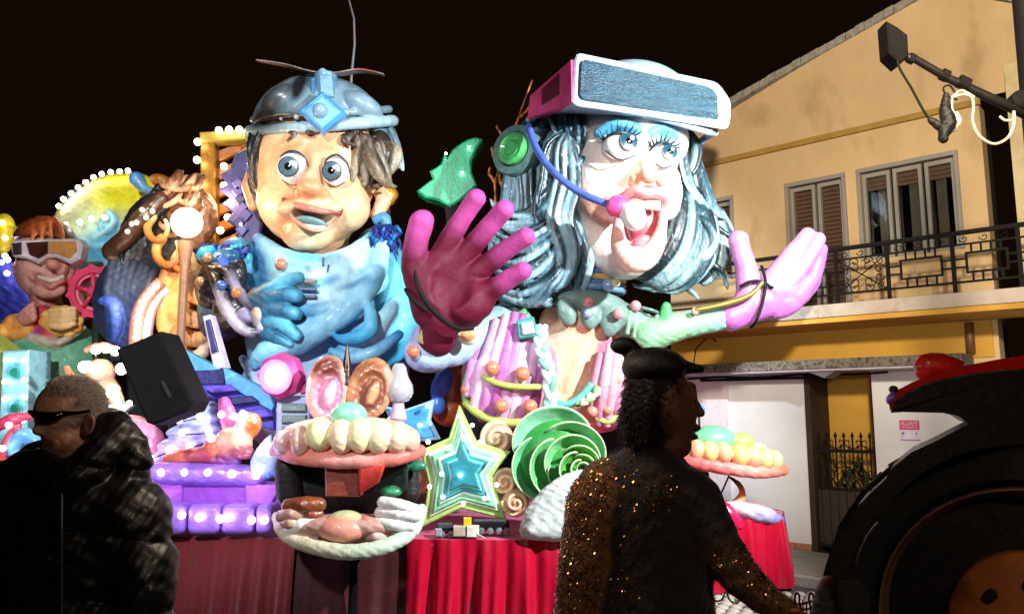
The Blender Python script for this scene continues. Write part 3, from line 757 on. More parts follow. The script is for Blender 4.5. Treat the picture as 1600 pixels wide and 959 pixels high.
VB_ = [(bx+(x-bx)*(1.45 if x < 960 else .98), (by+(y-by)*.42+ (18 if x < 960 else 10)), -30+50*(x-x0)/(x1-x0)) for x, y in VO]
visor = loft('visor', VA_, VB_, paint('#8ba7b6'), girl)
vis('rim', rrect([(899, 82), (1122, 129), (1143, 160), (1139, 198), (894, 163)], 13), -156, -98, (-1, 7, 0), paint('#b9cfdc'), visor, 3)
scr = mat('streaked_teal_screen', H('#143e4e'), rough=.25, coat=.5, var=.55, scale=3, stretch=(1, 1, 9), bump=.5, bscale=22, dirt=(H('#6f9db0'), 16, .62, .7))
vis('screen', rrect([(908, 91), (1114, 136), (1131, 164), (1129, 190), (905, 155)], 12), -158.5, -100.5, (-.5, 3, 0), scr, visor, 1)
loft('side_panel', [(892, 94, -156), (893, 160, -156), (824, 186, -42), (828, 150, -42)], [(904, 94, -140), (904, 160, -140), (850, 186, -20), (850, 150, -20)], paint('#d0457f'), visor)
loft('side_inset', [(872, 116, -128), (874, 148, -128), (846, 164, -86), (846, 140, -86)], [(884, 116, -116), (884, 148, -116), (860, 164, -70), (860, 140, -70)], paint('#5a1028'), visor)
S = Sculpt(GY, k=6, vox=1.8)     # cap shell, brim and side flap
S.E(985, 175, 10, 105, 80, 92, '#9fb4c4'); S.B(1000, 300, 0, 200, 96, 200, '#9fb4c4', mode='sub', k=2)
S.build('cap', M_VC, girl)
S = Sculpt(GY, k=4, vox=1.5); S.T([(826, 188, -24, 5), (862, 166, -88, 5), (900, 160, -128, 4), (1020, 182, -112, 5), (1108, 206, -82, 6), (1112, 208, -40, 6), (1086, 228, -10, 5)], '#93a7b8', n=3)
S.build('brim', M_VC, girl)
# earphone
def disc(name, c, prof, axis, m, parent, n=28, u=U(GY)):
    b = MB(); b.lathe(c, [(r*u, h*u) for r, h in prof], n, axis); return b.build(name, m, parent, 'auto')
ax = (-.55, -.83, .05); c = P(803, 234, GY-28*U(GY))
ep = disc('earphone', c, [(42, -16), (43, -4), (40, 2), (30, 3), (28, -1), (0, -1)], ax, paint('#4c6a66'), girl)
disc('ear_pad', c+Vector(ax)*U(GY)*-1, [(26, 0), (26, 8), (20, 12), (14, 9), (10, 14), (0, 15)], ax, paint('#3f9b52'), ep)
q = spline([(826, 196, -55), (838, 232, -90), (866, 270, -118), (908, 302, -134), (952, 320, -148)], 6)
b = MB(); b.tube([P(a[0], a[1], GY+a[2]*U(GY)) for a in q], 5.5*U(GY), 10); b.build('microphone_boom', paint('#4a62b8'), ep, True)
mj = disc('microphone_joint', P(956, 322, GY-150*U(GY)), [(8, -6), (15, 0), (16, 14), (11, 24), (8, 26)], (.85, -.35, -.2), paint('#e0488a'), girl, 12)
S = Sculpt(GY, k=3, vox=1.3); S.E(990, 338, -164, 17, 21, 17, '#eef2f8', rot=-15); S.E(978, 332, -160, 10, 13, 12, '#dfe6f2'); S.build('microphone', M_VC, mj)
# body
S = Sculpt(GY, k=12, vox=1.8, noise=.6, nscale=.02)
S.E(895, 590, 12, 84, 84, 62, '#eab18c'); S.E(915, 510, 12, 76, 50, 50, '#eab18c'); S.E(905, 640, 8, 76, 40, 56, '#e0a080')
S.E(800, 590, -22, 78, 78, 56, '#c07a90', k=10); S.E(950, 600, -18, 38, 70, 46, '#c07a90', k=10)
S.T([(915, 460, 30, 36), (912, 500, 22, 44)], '#e8b090')
S.E(900, 620, -56, 34, 26, 20, '#f6dcae', mode='paint', f=22); S.T([(930, 500, -20, 14), (905, 560, -48, 16), (880, 600, -50, 10)], '#ee9d80', mode='paint', f=12); S.E(860, 520, -28, 26, 20, 40, '#c9a893', mode='paint', f=10)
torso = S.build('torso', M_VC, girl)
# corset cups with vertical gathers
def cup(x, y, rx, ry, d, rot, n, cols, nm='corset_panel'):
    S = Sculpt(GY, k=2.2, vox=1.5)
    for i in range(n):
        t = (i+.5)/n*2-1; a = rx*t; hh = ry*math.sqrt(max(.08, 1-t*t*.92)); zz = d-30*math.sqrt(max(.05, 1-t*t))
        ca, sa = math.cos(R(rot)), math.sin(R(rot))
        pts = []
        for j in range(7):
            v = (j/6*2-1)*hh; bulge = -14*math.cos(v/ry*1.4); xx = a*(1-.18*(v < 0)*abs(v)/ry); pts.append((x+xx*ca-v*sa, y+xx*sa+v*ca, zz+bulge+6*abs(v)/ry, rx/n*(1.25-.3*abs(v)/ry)))
        S.T(pts, [cols[i % len(cols)]]+[cols[(i+1) % len(cols)]], n=2)
    return S.build(nm, M_VC, torso)
cup(792, 578, 60, 86, -42, 12, 8, ['#a54f9a', '#dba3cc', '#e6bcd8', '#b763a6'])
cup(950, 602, 26, 62, -44, 8, 4, ['#d88ba6', '#e6a7b4'])
def tubep(name, pts, r, m, parent, Y=GY, n=8, sp=5, closed=False, sides=10):
    q = spline(pts, sp, closed) if sp else pts; u = U(Y); b = MB()
    b.tube([P(a[0], a[1], Y+a[2]*u) for a in q], ([a[3]*u for a in q] if len(q[0]) > 3 else r*u), sides, closed=closed); return b.build(name, m, parent, True)
GR = paint('#4da05f'); GR2 = paint('#a9c256'); TEAL = paint('#5fb0a0')
tubep('trim', [(822, 486, -58), (785, 508, -64), (752, 545, -66), (728, 596, -60), (728, 632, -56)], 5.5, GR, torso)
tubep('trim', [(727, 628, -58), (750, 648, -78), (790, 660, -86), (832, 656, -84), (868, 640, -80)], 6, GR2, torso)
tubep('trim', [(745, 582, -78), (775, 598, -94), (810, 604, -100), (848, 604, -92)], 4.5, GR2, torso)
tubep('trim', [(928, 606, -82), (948, 612, -84), (972, 606, -72)], 4.5, GR2, torso)
tubep('trim', [(930, 652, -74), (952, 658, -74), (975, 640, -64)], 5, GR2, torso)
tubep('trim', [(864, 628, -82), (885, 632, -84), (906, 622, -82), (925, 600, -80)], 6, TEAL, torso)
def braid(pts, m1, m2, r):
    q = spline(pts, 8); u = U(GY)
    for k in range(3):
        P_ = []
        for i, a in enumerate(q):
            ph = i*.62+k*2.094; P_.append((a[0]+r*.9*math.cos(ph), a[1], a[2]-r*.5*math.sin(2*ph)))
        b = MB(); b.tube([P(a[0], a[1], GY+a[2]*u) for a in P_], r*.62*u, 8); b.build('braid_strand', [m1, m2, m1][k], torso, True)
braid([(845, 510, -88), (846, 545, -98), (858, 585, -100), (860, 640, -90)], paint('#c9dfe6'), paint('#7fc0a8'), 8)
braid([(968, 552, -70), (950, 590, -84), (924, 620, -90), (905, 632, -90)], paint('#d8e2b0'), paint('#8cc07c'), 6)
wr = vis('clasp', rrect([(806, 500), (834, 494), (842, 525), (810, 530)], 3), -96, -98, (0, 10, 0), paint('#2f8a86'), torso, 2)
vis('clasp_gem', rrect([(814, 505), (832, 501), (836, 520), (817, 523)], 2), -101, -103, (0, 6, 0), paint('#efc6dc'), wr, 2)
_st = {}
def stud(x, y, d, r, parent, col='#c9795a', Y=GY, plate=None):
    key = (r, col)
    if key not in _st:
        b = MB(); b.ball((0, 0, 0), r*U(Y), 16); _st[key] = mesh('stud', b.V, b.F, paint(col, rough=.22, coat=.6), True)
    inst('stud', _st[key], parent, P(x, y, Y+d*U(Y)))
for a in ((769, 575, -94), (816, 584, -102), (783, 634, -92), (828, 635, -92), (731, 608, -62)): stud(*a, 11, torso)
for a in ((961, 593, -84), (925, 643, -80), (949, 640, -80), (972, 575, -70)): stud(*a, 8.5, torso, '#d98a7c')
# collar armour
S = Sculpt(GY, k=5, vox=1.5, noise=.3)
GC = '#6c877e'
S.E(925, 478, 0, 58, 24, 54, GC, rot=8); S.E(900, 470, -20, 34, 16, 30, GC, rot=10); S.E(975, 500, -22, 44, 26, 34, GC, rot=22); S.E(1012, 520, -14, 34, 28, 32, '#a5c4b0', rot=30)
for (x, y, rx, ry, ro) in ((885, 487, 14, 22, -20), (922, 492, 15, 22, 0), (955, 500, 16, 26, 12)): S.E(x, y, -46, rx, ry, 10, GC, rot=ro, k=6)
for i in range(4): S.T([(985+i*11, 488+i*5, -54+i*3, 3), (980+i*11, 520+i*5, -56+i*3, 3.5)], '#7fb789', k=3)
ar = S.build('shoulder_armour', M_VC, torso)
for a in ((919, 472, -54), (966, 490, -64), (993, 478, -54), (1020, 533, -48)): stud(*a, 8.5, ar, '#d98a8c')
for a in ((918, 490, -58), (1028, 498, -46)): stud(*a, 7, ar, '#8c9cc8')
tubep('lace_cord', [(1000, 480, -50), (1030, 490, -46), (1046, 515, -36), (1034, 545, -36)], 3, paint('#3d5a52'), ar)
# choker
for y, r, cc, dr in ((428, 5, '#4468a8', 0), (436, 5.5, '#c2a35c', 1), (445, 4.5, '#4468a8', 0), (452, 6, '#6e8fb8', 2)):
    tubep('choker_band', [(928+46*math.cos(q), y+3*math.cos(q)+5*math.sin(q)*-1, 24-48*math.sin(q)) for q in [2*math.pi*i/20 for i in range(20)]], r, paint(cc), torso, sp=0, closed=True)
stud(950, 446, -42, 10, torso, '#7f9fd0'); stud(962, 442, -46, 7, torso, '#e8d8a8')
# gloved left hand (big, towards the viewer)
HY = 7.25
S = Sculpt(HY, k=7, vox=1.5, noise=.5, nscale=.02)
GLOVE_SHADE, GLOVE_LIT = '#560622', '#b04486'  # palm shadow painted into the dark base colour; pink fingertips stay lit
S.E(703, 446, 0, 58, 60, 22, GLOVE_SHADE, rot=-24, yaw=22); S.E(738, 470, -6, 40, 34, 20, GLOVE_SHADE, rot=-30, yaw=22); S.E(668, 455, 2, 26, 56, 24, GLOVE_SHADE, rot=8)
S.E(712, 490, 6, 44, 24, 22, GLOVE_SHADE, rot=10)
S.T([(668, 470, -2, 26), (648, 420, -12, 21), (650, 380, -22, 19), (658, 350, -32, 19.5), (660, 346, -34, 18)], [GLOVE_SHADE, GLOVE_SHADE, GLOVE_LIT, GLOVE_LIT], n=3)
S.T([(686, 410, 0, 20), (704, 372, -10, 17), (726, 336, -24, 15), (744, 310, -40, 15)], [GLOVE_SHADE, GLOVE_SHADE, GLOVE_LIT, GLOVE_LIT], n=3)
S.T([(712, 412, 4, 20), (742, 380, -6, 17), (768, 350, -22, 15.5), (788, 328, -40, 15.5)], [GLOVE_SHADE, GLOVE_SHADE, GLOVE_LIT, GLOVE_LIT], n=3)
S.T([(738, 432, 4, 19), (768, 408, -4, 16.5), (798, 385, -20, 15), (822, 370, -36, 14.5)], [GLOVE_SHADE, GLOVE_SHADE, GLOVE_LIT, GLOVE_LIT], n=3)
S.T([(748, 464, 0, 18), (775, 449, -6, 16.5), (798, 434, -16, 15), (817, 423, -28, 14)], [GLOVE_SHADE, GLOVE_SHADE, GLOVE_LIT, GLOVE_LIT], n=3)
S.T([(690, 500, 12, 30), (684, 528, 26, 30)], GLOVE_SHADE)
S.E(706, 446, -26, 30, 34, 14, GLOVE_SHADE, mode='sub', k=12, f=1)      # hollow of the palm
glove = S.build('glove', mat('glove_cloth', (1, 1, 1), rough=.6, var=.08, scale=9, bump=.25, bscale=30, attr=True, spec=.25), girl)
tubep('strap', [(648, 420, -28), (656, 455, -32), (680, 488, -34), (712, 512, -30), (740, 512, -22)], 4, M_IRON, glove, HY)
tubep('strap', [(634, 452, -16), (645, 468, -30), (668, 486, -34)], 3.5, M_IRON, glove, HY)
S = Sculpt(7.5, k=12, vox=2, noise=.8, nscale=.02)
S.T([(690, 515, 0, 30), (668, 540, 14, 32), (700, 545, 30, 30), (760, 520, 70, 34), (800, 500, 100, 34)], ['#8d4f9a', '#8fa7cc', '#a8bfd8', '#9db6cc', '#7fa6a8'], n=3)
S.E(668, 556, 6, 36, 26, 30, '#9fb4d4'); arm = S.build('arm', M_VC, girl)
stud(646, 549, -30, 10, arm, '#c96a4a', 7.5); b = MB(); 
S = Sculpt(7.5, k=3, vox=1.5); S.E(732, 522, -22, 19, 17, 10, '#dfe6c8'); S.E(732, 522, -30, 11, 10, 6, '#d88a5a'); S.build('medallion', M_VC, arm)
S = Sculpt(7.5, k=4, vox=1.5); S.B(668, 512, -30, 7, 26, 5, '#b49a62', rot=25, rr=2); S.build('splint', M_VCM, arm)
# right arm, green sleeve and lilac glove
RY = 7.9
S = Sculpt(RY, k=8, vox=1.7, noise=.5)
S.T([(1010, 526, 6, 27), (1060, 510, 0, 22), (1104, 501, -6, 20), (1146, 493, -10, 19)], ['#7aa882', '#86b88c', '#84bca0', '#6aa8bc'], n=3)
S.T([(1041, 480, -6, 8), (1040, 500, -6, 12)], '#43a85a', k=5); sl_ = S.build('sleeve', M_VC, girl)
S = Sculpt(RY, k=7, vox=1.5, noise=.4, nscale=.02)
LP, LP2 = '#a45fae', '#b878c4'
S.T([(1142, 494, -10, 23), (1160, 486, -10, 25), (1190, 470, -10, 30)], LP)
S.E(1206, 462, -10, 46, 32, 20, LP, rot=-30); S.E(1232, 468, -8, 40, 22, 20, LP, rot=-38)
S.T([(1172, 462, -16, 21), (1166, 420, -24, 17), (1158, 392, -30, 15), (1154, 376, -34, 16)], LP2, n=3)
S.T([(1202, 446, -14, 20), (1226, 412, -18, 15), (1246, 386, -20, 13), (1262, 367, -24, 12)], LP2, n=3)
S.T([(1222, 448, -18, 17), (1250, 418, -26, 13), (1266, 396, -30, 11.5), (1279, 374, -34, 11)], LP2, n=3)
S.T([(1244, 458, -8, 17), (1266, 436, -8, 14), (1277, 412, -10, 12), (1282, 390, -16, 11)], LP, n=3)
S.T([(1250, 462, 8, 15), (1270, 440, 12, 12), (1274, 412, 10, 10)], LP, n=3)
S.T([(1186, 452, -34, 2), (1216, 440, -38, 2), (1238, 428, -40, 2)], '#8d5a9a', mode='paint', f=3)
gl2 = S.build('glove', M_VCG, girl)
tubep('strap', [(1190, 416, -22), (1196, 440, -42), (1192, 470, -44), (1182, 500, -40), (1174, 511, -20)], 2.6, M_IRON, gl2, RY)
tubep('strap', [(1156, 448, -40), (1172, 440, -48), (1190, 440, -44), (1208, 450, -40)], 2.4, M_IRON, gl2, RY)
tubep('splint', [(1086, 484, -34, 3), (1110, 480, -36, 4), (1150, 470, -42, 5), (1176, 458, -46, 4), (1192, 440, -46, 3)], 3, mat('brass', H('#8c7a3c'), rough=.35, metal=.6), gl2, RY)
stud(1086, 486, -30, 6, sl_, '#d9a08a', RY)

# ================================================================ BOY PUPPET with helmet and propeller
BY = 8.8
boy = thing('giant_puppet', 'giant smiling boy puppet in a blue scarf wearing a riveted helmet with a propeller', 'puppet', on_deck(500, BY), 0, 'giant papier-mache figures on the float')
S = Sculpt(BY, k=14, vox=1.7, noise=.4, nscale=.02)
BS, BS2, BO = '#e3b287', '#f0d09a', '#c8602e'
S.E(500, 250, 0, 98, 84, 90, BS); S.E(494, 290, -4, 90, 76, 84, BS)
S.E(488, 328, -20, 78, 58, 68, BS); S.E(434, 312, -38, 30, 34, 34, BS); S.E(546, 324, -38, 32, 36, 34, BS)
S.E(480, 366, -44, 38, 28, 36, BS2, k=14)
S.T([(492, 238, -76, 9), (488, 262, -90, 12), (484, 288, -104, 17)], BS, k=10); S.E(486, 294, -110, 18, 13, 17, '#d8976a', k=8)
S.E(468, 298, -98, 9, 9, 10, '#c87248', k=6); S.E(506, 302, -98, 9, 9, 10, '#d68c5c', k=6)
S.E(484, 326, -88, 48, 16, 18, BS)
S.E(456, 258, -104, 25, 31, 22, '#d9885a', k=7, mode='sub', f=5); S.E(525, 265, -100, 24, 30, 22, '#d9885a', k=7, mode='sub', f=5)
S.E(487, 341, -108, 37, 15, 34, '#3a1010', k=5, mode='sub', f=4, rot=12)
S.E(458, 228, -92, 34, 9, 20, '#d98048', mode='paint', f=16, rot=-14); S.E(530, 232, -90, 34, 9, 20, '#d98048', mode='paint', f=16, rot=12)
S.E(450, 362, -66, 14, 22, 24, '#c2521e', mode='paint', f=16, rot=-20); S.E(412, 300, -30, 10, 40, 40, '#d98a50', mode='paint', f=14)
S.E(426, 318, -66, 20, 18, 16, '#f3d69c', mode='paint', f=14); S.E(560, 340, -66, 22, 22, 16, '#f1cf98', mode='paint', f=16)
S.E(476, 376, -62, 22, 12, 16, '#f6deb0', mode='paint', f=12); S.T([(446, 312, -90, 5), (470, 306, -100, 5)], '#cc6c3c', mode='paint', f=8)
S.T([(398, 262, 14, 9), (388, 290, 10, 11), (396, 322, 8, 9)], '#c98a60', k=8); S.T([(592, 296, 4, 10), (600, 314, 2, 12), (588, 336, 0, 10)], '#dcb088', k=8)
S.T([(505, 380, 20, 40), (500, 430, 30, 40)], '#c08a66')
bh = S.build('head', M_VCG, boy)
S = Sculpt(BY, k=5, vox=1.4)
LC, LC2 = '#b8524a', '#d98e78'
S.T([(444, 312, -84, 2.2), (456, 318, -97, 4), (474, 323, -106, 5.5), (490, 327, -108, 5.2), (510, 331, -101, 4), (530, 331, -88, 2.2)], ['#a8483e', '#cf7a68', '#d4826e', '#8c3428'], n=4)
S.T([(445, 315, -86, 2), (456, 338, -96, 2.4), (474, 353, -102, 3.2), (496, 360, -101, 3.2), (518, 353, -93, 2.4), (530, 334, -87, 2)], ['#a8483e', '#d89070', '#e0a884', '#8c3428'], n=4)
S.T([(529, 334, -88, 3.5), (535, 328, -80, 2)], '#6a2418'); S.T([(445, 314, -85, 3), (440, 307, -78, 2)], '#7a3020')
S.build('lips', M_VCG, bh)
S = Sculpt(BY, k=5, vox=1.4); S.E(487, 350, -88, 26, 7, 20, '#6f9494', rot=10, tilt=-15); S.build('tongue', M_VCG, bh)
S = Sculpt(BY, k=3, vox=1.4); S.T([(462, 342, -90, 2.5), (482, 353, -96, 3), (506, 355, -94, 2.8)], '#dfe6e2', n=3); S.build('teeth', M_VCG, bh)
eye(BY, 457, 262, -86, 23, 456, 266, 13.5, 1.1, col='#4c6068', parent=bh, pr=.5); eye(BY, 524, 268, -84, 21, 522, 272, 13, 1.1, col='#4c6068', parent=bh, pr=.5)
def liner(pts, Y, par, m=None, nm='eyeliner'):
    q = spline(pts, 5); b = MB(); b.tube([P(a[0], a[1], Y+a[2]*U(Y)) for a in q], [a[3]*U(Y) for a in q], 6); b.build(nm, m or MATS['lash_black'], par, True)
liner([(436, 268, -88, .8), (440, 244, -96, 1.6), (458, 236, -103, 2.0), (476, 246, -98, 1.4), (482, 262, -92, .6)], BY, bh)
liner([(506, 268, -90, .8), (510, 250, -96, 1.6), (526, 242, -100, 2.0), (542, 254, -92, 1.4), (547, 272, -84, .6)], BY, bh)
liner([(440, 280, -92, .6), (456, 290, -101, 1.0), (474, 284, -96, .6)], BY, bh); liner([(508, 284, -92, .6), (524, 292, -98, 1.0), (540, 284, -88, .6)], BY, bh)
# hair: dark left side, grey-brown chunky tufts right, small fringe
L_ = []
for i in range(8): L_.append([(412-i*2, 205+i*4, -54+i*8, 7), (402-i, 240+i*6, -44+i*6, 9), (400, 280+i*4, -20+i*4, 6), (404, 300+i*3, -16, 2)])
hairmass('hair', [(404, 240, 0, 14, 44, 44)], L_, Y=BY, parent=boy, cols=('#0d0d12', '#171a22', '#2a2f38'), split=2)
L_ = []; r_ = random.Random(11)
for i in range(13):
    t = i/12; x = 562+t*52; L_.append([(x-10, 208+t*16, -60+t*50, 8), (x+6, 226+t*10, -64+t*46, 12), (x+r_.uniform(-6, 10), 252+t*8, -58+t*40, 11), (x-10+r_.uniform(-10, 10), 272+r_.uniform(-6, 14), -54+t*36, 7), (x-18+r_.uniform(-6, 6), 290+r_.uniform(-10, 6), -52+t*36, 2)])
for i in range(5): L_.append([(560+i*6, 222, -66, 7), (574+i*5, 246+i*5, -74+i*5, 10), (590+i*3, 274+i*3, -66+i*5, 8), (602+i*4, 292, -56+i*5, 2)])
hairmass('hair', [(594, 238, -8, 22, 34, 44)], L_, Y=BY, parent=boy, cols=('#2e2218', '#6a5844', '#9a8c74'), split=2, k=1.5)
L_ = []
for i in range(9): x = 600+i*2.6; L_.append([(x-8, 200, 10+i*4, 5), (x+2, 218+i*2, 6+i*4, 6), (x+3+i*.6, 238+i*3, 8+i*4, 4), (x+6, 256+(i*7 % 12), 8+i*4, 1)])
hairmass('hair', [(598, 214, 20, 14, 18, 30)], L_, Y=BY, parent=boy, cols=('#4a5a68', '#7f95a4', '#a8c4d4'), split=2)
L_ = [[(448, 204, -84, 3), (462, 208, -90, 4), (448, 220, -90, 1)], [(478, 200, -90, 3), (486, 206, -94, 5), (494, 202, -92, 2)], [(548, 210, -78, 4), (540, 220, -82, 5), (556, 226, -80, 2)], [(560, 206, -70, 6), (548, 216, -80, 5), (544, 228, -80, 1.5)]]
for l_ in L_: hairmass('fringe_lock', [], [l_], Y=BY, parent=boy, cols=('#2a1c16', '#3a2c22', '#4b3a2c'), split=1)
# helmet
S = Sculpt(BY, k=5, vox=1.8, noise=.5, nscale=.015)
HC, HC2 = '#6f8a94', '#9ab4be'
S.E(502, 205, 4, 108, 86, 100, HC, rot=3)
S.B(500, 300, 0, 200, 92, 200, '#22282c', mode='sub', k=3, rot=3)
S.T([(502-112*math.cos(q), 197+8*math.cos(q), 4-100*math.sin(q), 9) for q in [math.pi*i/14 for i in range(29)]], HC2, k=4)
S.T([(502-106*math.cos(q), 179+8*math.cos(q), 4-96*math.sin(q), 6) for q in [math.pi*i/14 for i in range(29)]], HC, k=5)
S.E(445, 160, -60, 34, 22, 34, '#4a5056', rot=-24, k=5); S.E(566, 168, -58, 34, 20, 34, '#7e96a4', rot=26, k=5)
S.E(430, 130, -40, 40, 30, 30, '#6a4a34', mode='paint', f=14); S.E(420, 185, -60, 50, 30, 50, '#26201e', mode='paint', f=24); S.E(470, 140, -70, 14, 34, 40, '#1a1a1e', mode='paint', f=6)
helmet = S.build('helmet', M_VCG, boy)
for q in (.12, .2, .3, .38, .62, .72, .82, .9): a = math.pi*q; stud(502-104*math.cos(a), 180+8*math.cos(a), 4-100*math.sin(a), 4.5, helmet, '#b9c4c8', BY)
dm = vis2 = None
def slab(name, outline, Y, d, dep, m, parent, bev=2, u=None):
    u = U(Y); pts = [P(x, y, Y+(p[2] if len(p) > 2 else d)*u) for p in outline for x, y in [p[:2]]]; b = MB(); b.prism(pts, Vector((0, dep*u, 0)), bev*u); return b.build(name, m, parent, 'auto')
dm = slab('diamond_badge', [(503, 141), (541, 175), (502, 208), (464, 172)], BY, -116, 14, paint('#3f86bd', coat=.5), boy, 4)
slab('badge_inset', [(503, 150), (531, 175), (502, 200), (474, 172)], BY, -118, 4, paint('#6db4e0', coat=.5), dm, 2)
stud(500, 173, -120, 11.5, dm, '#7795a8', BY)
disc('pedestal', P(508, 150, BY-70*U(BY)), [(22, -20), (20, 10), (16, 26), (17, 28), (17, 34), (9, 36)], (0, 0, 1), paint('#5f87a0'), helmet, 12, U(BY))
slab('bracket', [(484, 122), (492, 120), (494, 160), (486, 164)], BY, -92, 10, paint('#2d5f82'), helmet); slab('bracket', [(498, 116), (518, 116), (520, 150), (500, 150)], BY, -94, 10, paint('#6f9cb8'), helmet)
pr = thing('propeller', None, None, P(504, 117, BY-70*U(BY))); pr.parent = boy; pr.location = wm(boy).inverted() @ P(504, 117, BY-70*U(BY))
def blade(pts, w_):
    q = spline(pts, 5); V = []; F = []; u = U(BY)
    for i, a in enumerate(q):
        t = i/(len(q)-1); ww = w_*u*(.35+.9*math.sin(math.pi*min(1, t*.8+.12))); c = P(a[0], a[1], BY-70*u)
        for s_, e in ((-1, 0), (1, 0), (1, 1), (-1, 1)): V.append(c+Vector((0, s_*ww, s_*ww*.22+(-.006 if e else .006))))
        if i: 
            for k in range(4): F.append(((i-1)*4+k, (i-1)*4+(k+1) % 4, i*4+(k+1) % 4, i*4+k))
    F += [(0, 1, 2, 3), tuple(4*(len(q)-1)+k for k in (3, 2, 1, 0))]
    b = MB(); b.add(V, F); b.build('blade', mat('red_and_grey_blade', H('#8a776e'), rough=.35, metal=.3, var=.5, scale=4, dirt=(H('#a8442e'), 3, .5, .8)), pr)
blade([(504, 116), (480, 112), (448, 103), (402, 95)], 11); blade([(504, 116), (530, 116), (565, 111), (600, 117)], 11)
disc('hub', P(504, 114, BY-70*U(BY)), [(7, -4), (8, 0), (5, 5), (0, 8)], (0, 0, 1), paint('#8fb8c8'), pr, 12, U(BY))
# body
CB = ['#5aa4cc', '#86c4de', '#b4dcea', '#4a7cb4']
S = Sculpt(BY, k=12, vox=2.0, noise=.9, nscale=.014)
S.E(500, 520, 20, 118, 118, 74, '#6f9fc8'); S.E(470, 620, 0, 96, 90, 70, '#9bb7d6'); S.E(560, 580, 10, 80, 70, 60, '#8aa6cc')
S.E(372, 440, 20, 52, 66, 56, '#4d8fb0', rot=14); S.E(596, 430, 30, 44, 80, 50, '#4f9cb4', rot=-12)
S.T([(370, 400, -10, 30), (345, 440, -20, 34), (345, 500, -30, 34)], ['#3f8fae', '#6ab0c4', '#203040'])
S.T([(598, 390, 0, 28), (614, 440, -6, 30), (622, 500, -12, 34), (600, 545, -20, 36)], ['#3a9ab4', '#5cb0c0', '#58a8b8', '#2f9cc8'])
for i in range(6): S.T([(380+i*14, 560+i*5, -56-i*3, 6), (402+i*15, 600, -64, 8), (440+i*14, 660, -60, 8)], ['#7f9cc6', '#b8cae4'], n=3, k=5)
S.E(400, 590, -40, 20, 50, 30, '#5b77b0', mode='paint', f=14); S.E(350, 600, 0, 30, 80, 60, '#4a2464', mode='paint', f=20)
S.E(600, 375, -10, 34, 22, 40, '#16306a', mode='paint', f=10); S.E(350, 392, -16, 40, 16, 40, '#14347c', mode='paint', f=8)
bt = S.build('torso', M_VC, boy)
S = Sculpt(BY, k=6, vox=1.8, noise=.6, nscale=.02)      # scarf: wrapped round the neck, one long fold down
for i in range(7):
    y = 402+i*12; S.T([(404+i*3, y-30+i*3, -10, 9), (440+i*2, y-6, -46-i*4, 10), (490, y+6+i, -58-i*5, 11), (540, y-4, -50-i*5, 11), (582+i*2, y-30, -24-i*3, 11), (604, y-56, 6, 8)], [CB[3], CB[1], CB[i % 3], CB[2], CB[1], CB[0]], n=3)
for i in range(7): S.T([(598-i*4, 372+i*14, -34-i*3, 10), (592-i*9, 420+i*12, -60-i*3, 14), (560-i*16, 470+i*10, -78, 16), (510-i*16, 512+i*6, -82, 14), (470-i*12, 545+i*4, -76, 8)], [CB[2], CB[1], '#8cc8e4', CB[1], CB[0]], n=3)
for i in range(5): S.T([(618-i*3, 470+i*10, -44, 8), (596-i*5, 500+i*8, -62, 12), (560-i*8, 524+i*10, -72, 12), (530-i*6, 560+i*6, -70, 7)], [CB[1], CB[2], CB[0], CB[3]], n=3)
S.T([(572, 470, -84, 6), (580, 496, -92, 10), (574, 520, -94, 11), (540, 530, -92, 8), (522, 524, -88, 4)], [CB[1], '#49b2dd', '#2a90c4'], n=3)
S.T([(518, 548, -84, 5), (548, 560, -90, 9), (590, 548, -88, 10), (624, 522, -76, 7)], [CB[0], CB[1], '#1f6fae'], n=3)
for pts in ([(420, 420), (470, 440), (530, 436), (586, 404)], [(560, 440), (520, 480), (470, 510)], [(590, 430), (560, 490), (500, 530)], [(540, 400), (580, 380), (600, 350)], [(606, 470), (570, 510), (520, 540)], [(440, 432), (500, 452), (556, 440)]): S.T([(x, y, -70, 3) for x, y in pts]+[], '#2f74ac', mode='paint', f=14, n=3) if False else None
for i in range(26):
    x = r_.uniform(420, 600); y = r_.uniform(395, 540); S.T([(x, y, -80, 2), (x+14, y-10, -84, 3), (x+30, y-16, -80, 2)], r_.choice(['#2c6ca4', '#b4dcec', '#b4dcec', '#3a84b4']), mode='paint', f=8)
S.build('scarf', M_VC, bt)
for i, y in enumerate((436, 448, 460)): slab('buckle_bar', [(466, y), (494, y+1), (494, y+6), (466, y+5)], BY, -102, 5, paint(['#b48a70', '#5a6a94', '#4a5a86'][i]), bt, 1)
slab('slit', [(503, 402), (506, 402), (506, 416), (503, 416)], BY, -98, 4, paint('#123a6a'), bt, .5)
stud(439, 413, -74, 9.5, bt, '#b0705a', BY)
# gloved hand resting on the chest
S = Sculpt(BY, k=5, vox=1.6, noise=.4)
HB1, HB2 = '#1c5c7c', '#54aacb'
S.E(415, 480, -84, 34, 36, 20, '#0f3f58', rot=16)
S.T([(420, 456, -88, 14), (440, 444, -98, 11), (466, 434, -104, 9)], [HB1, HB2, HB2], n=3)
S.T([(424, 468, -92, 14), (448, 462, -104, 11.5), (464, 462, -108, 10)], [HB1, HB1, HB2], n=3)
S.T([(424, 486, -92, 14), (446, 486, -104, 11), (462, 490, -106, 10)], [HB1, HB1, HB2], n=3)
S.T([(418, 504, -90, 13), (440, 506, -100, 11), (464, 524, -102, 9)], [HB1, HB2, HB2], n=3)
S.T([(410, 516, -84, 13), (432, 528, -92, 10), (454, 536, -94, 7)], [HB1, HB1, HB2], n=3)
S.build('gloved_hand', M_VC, boy)
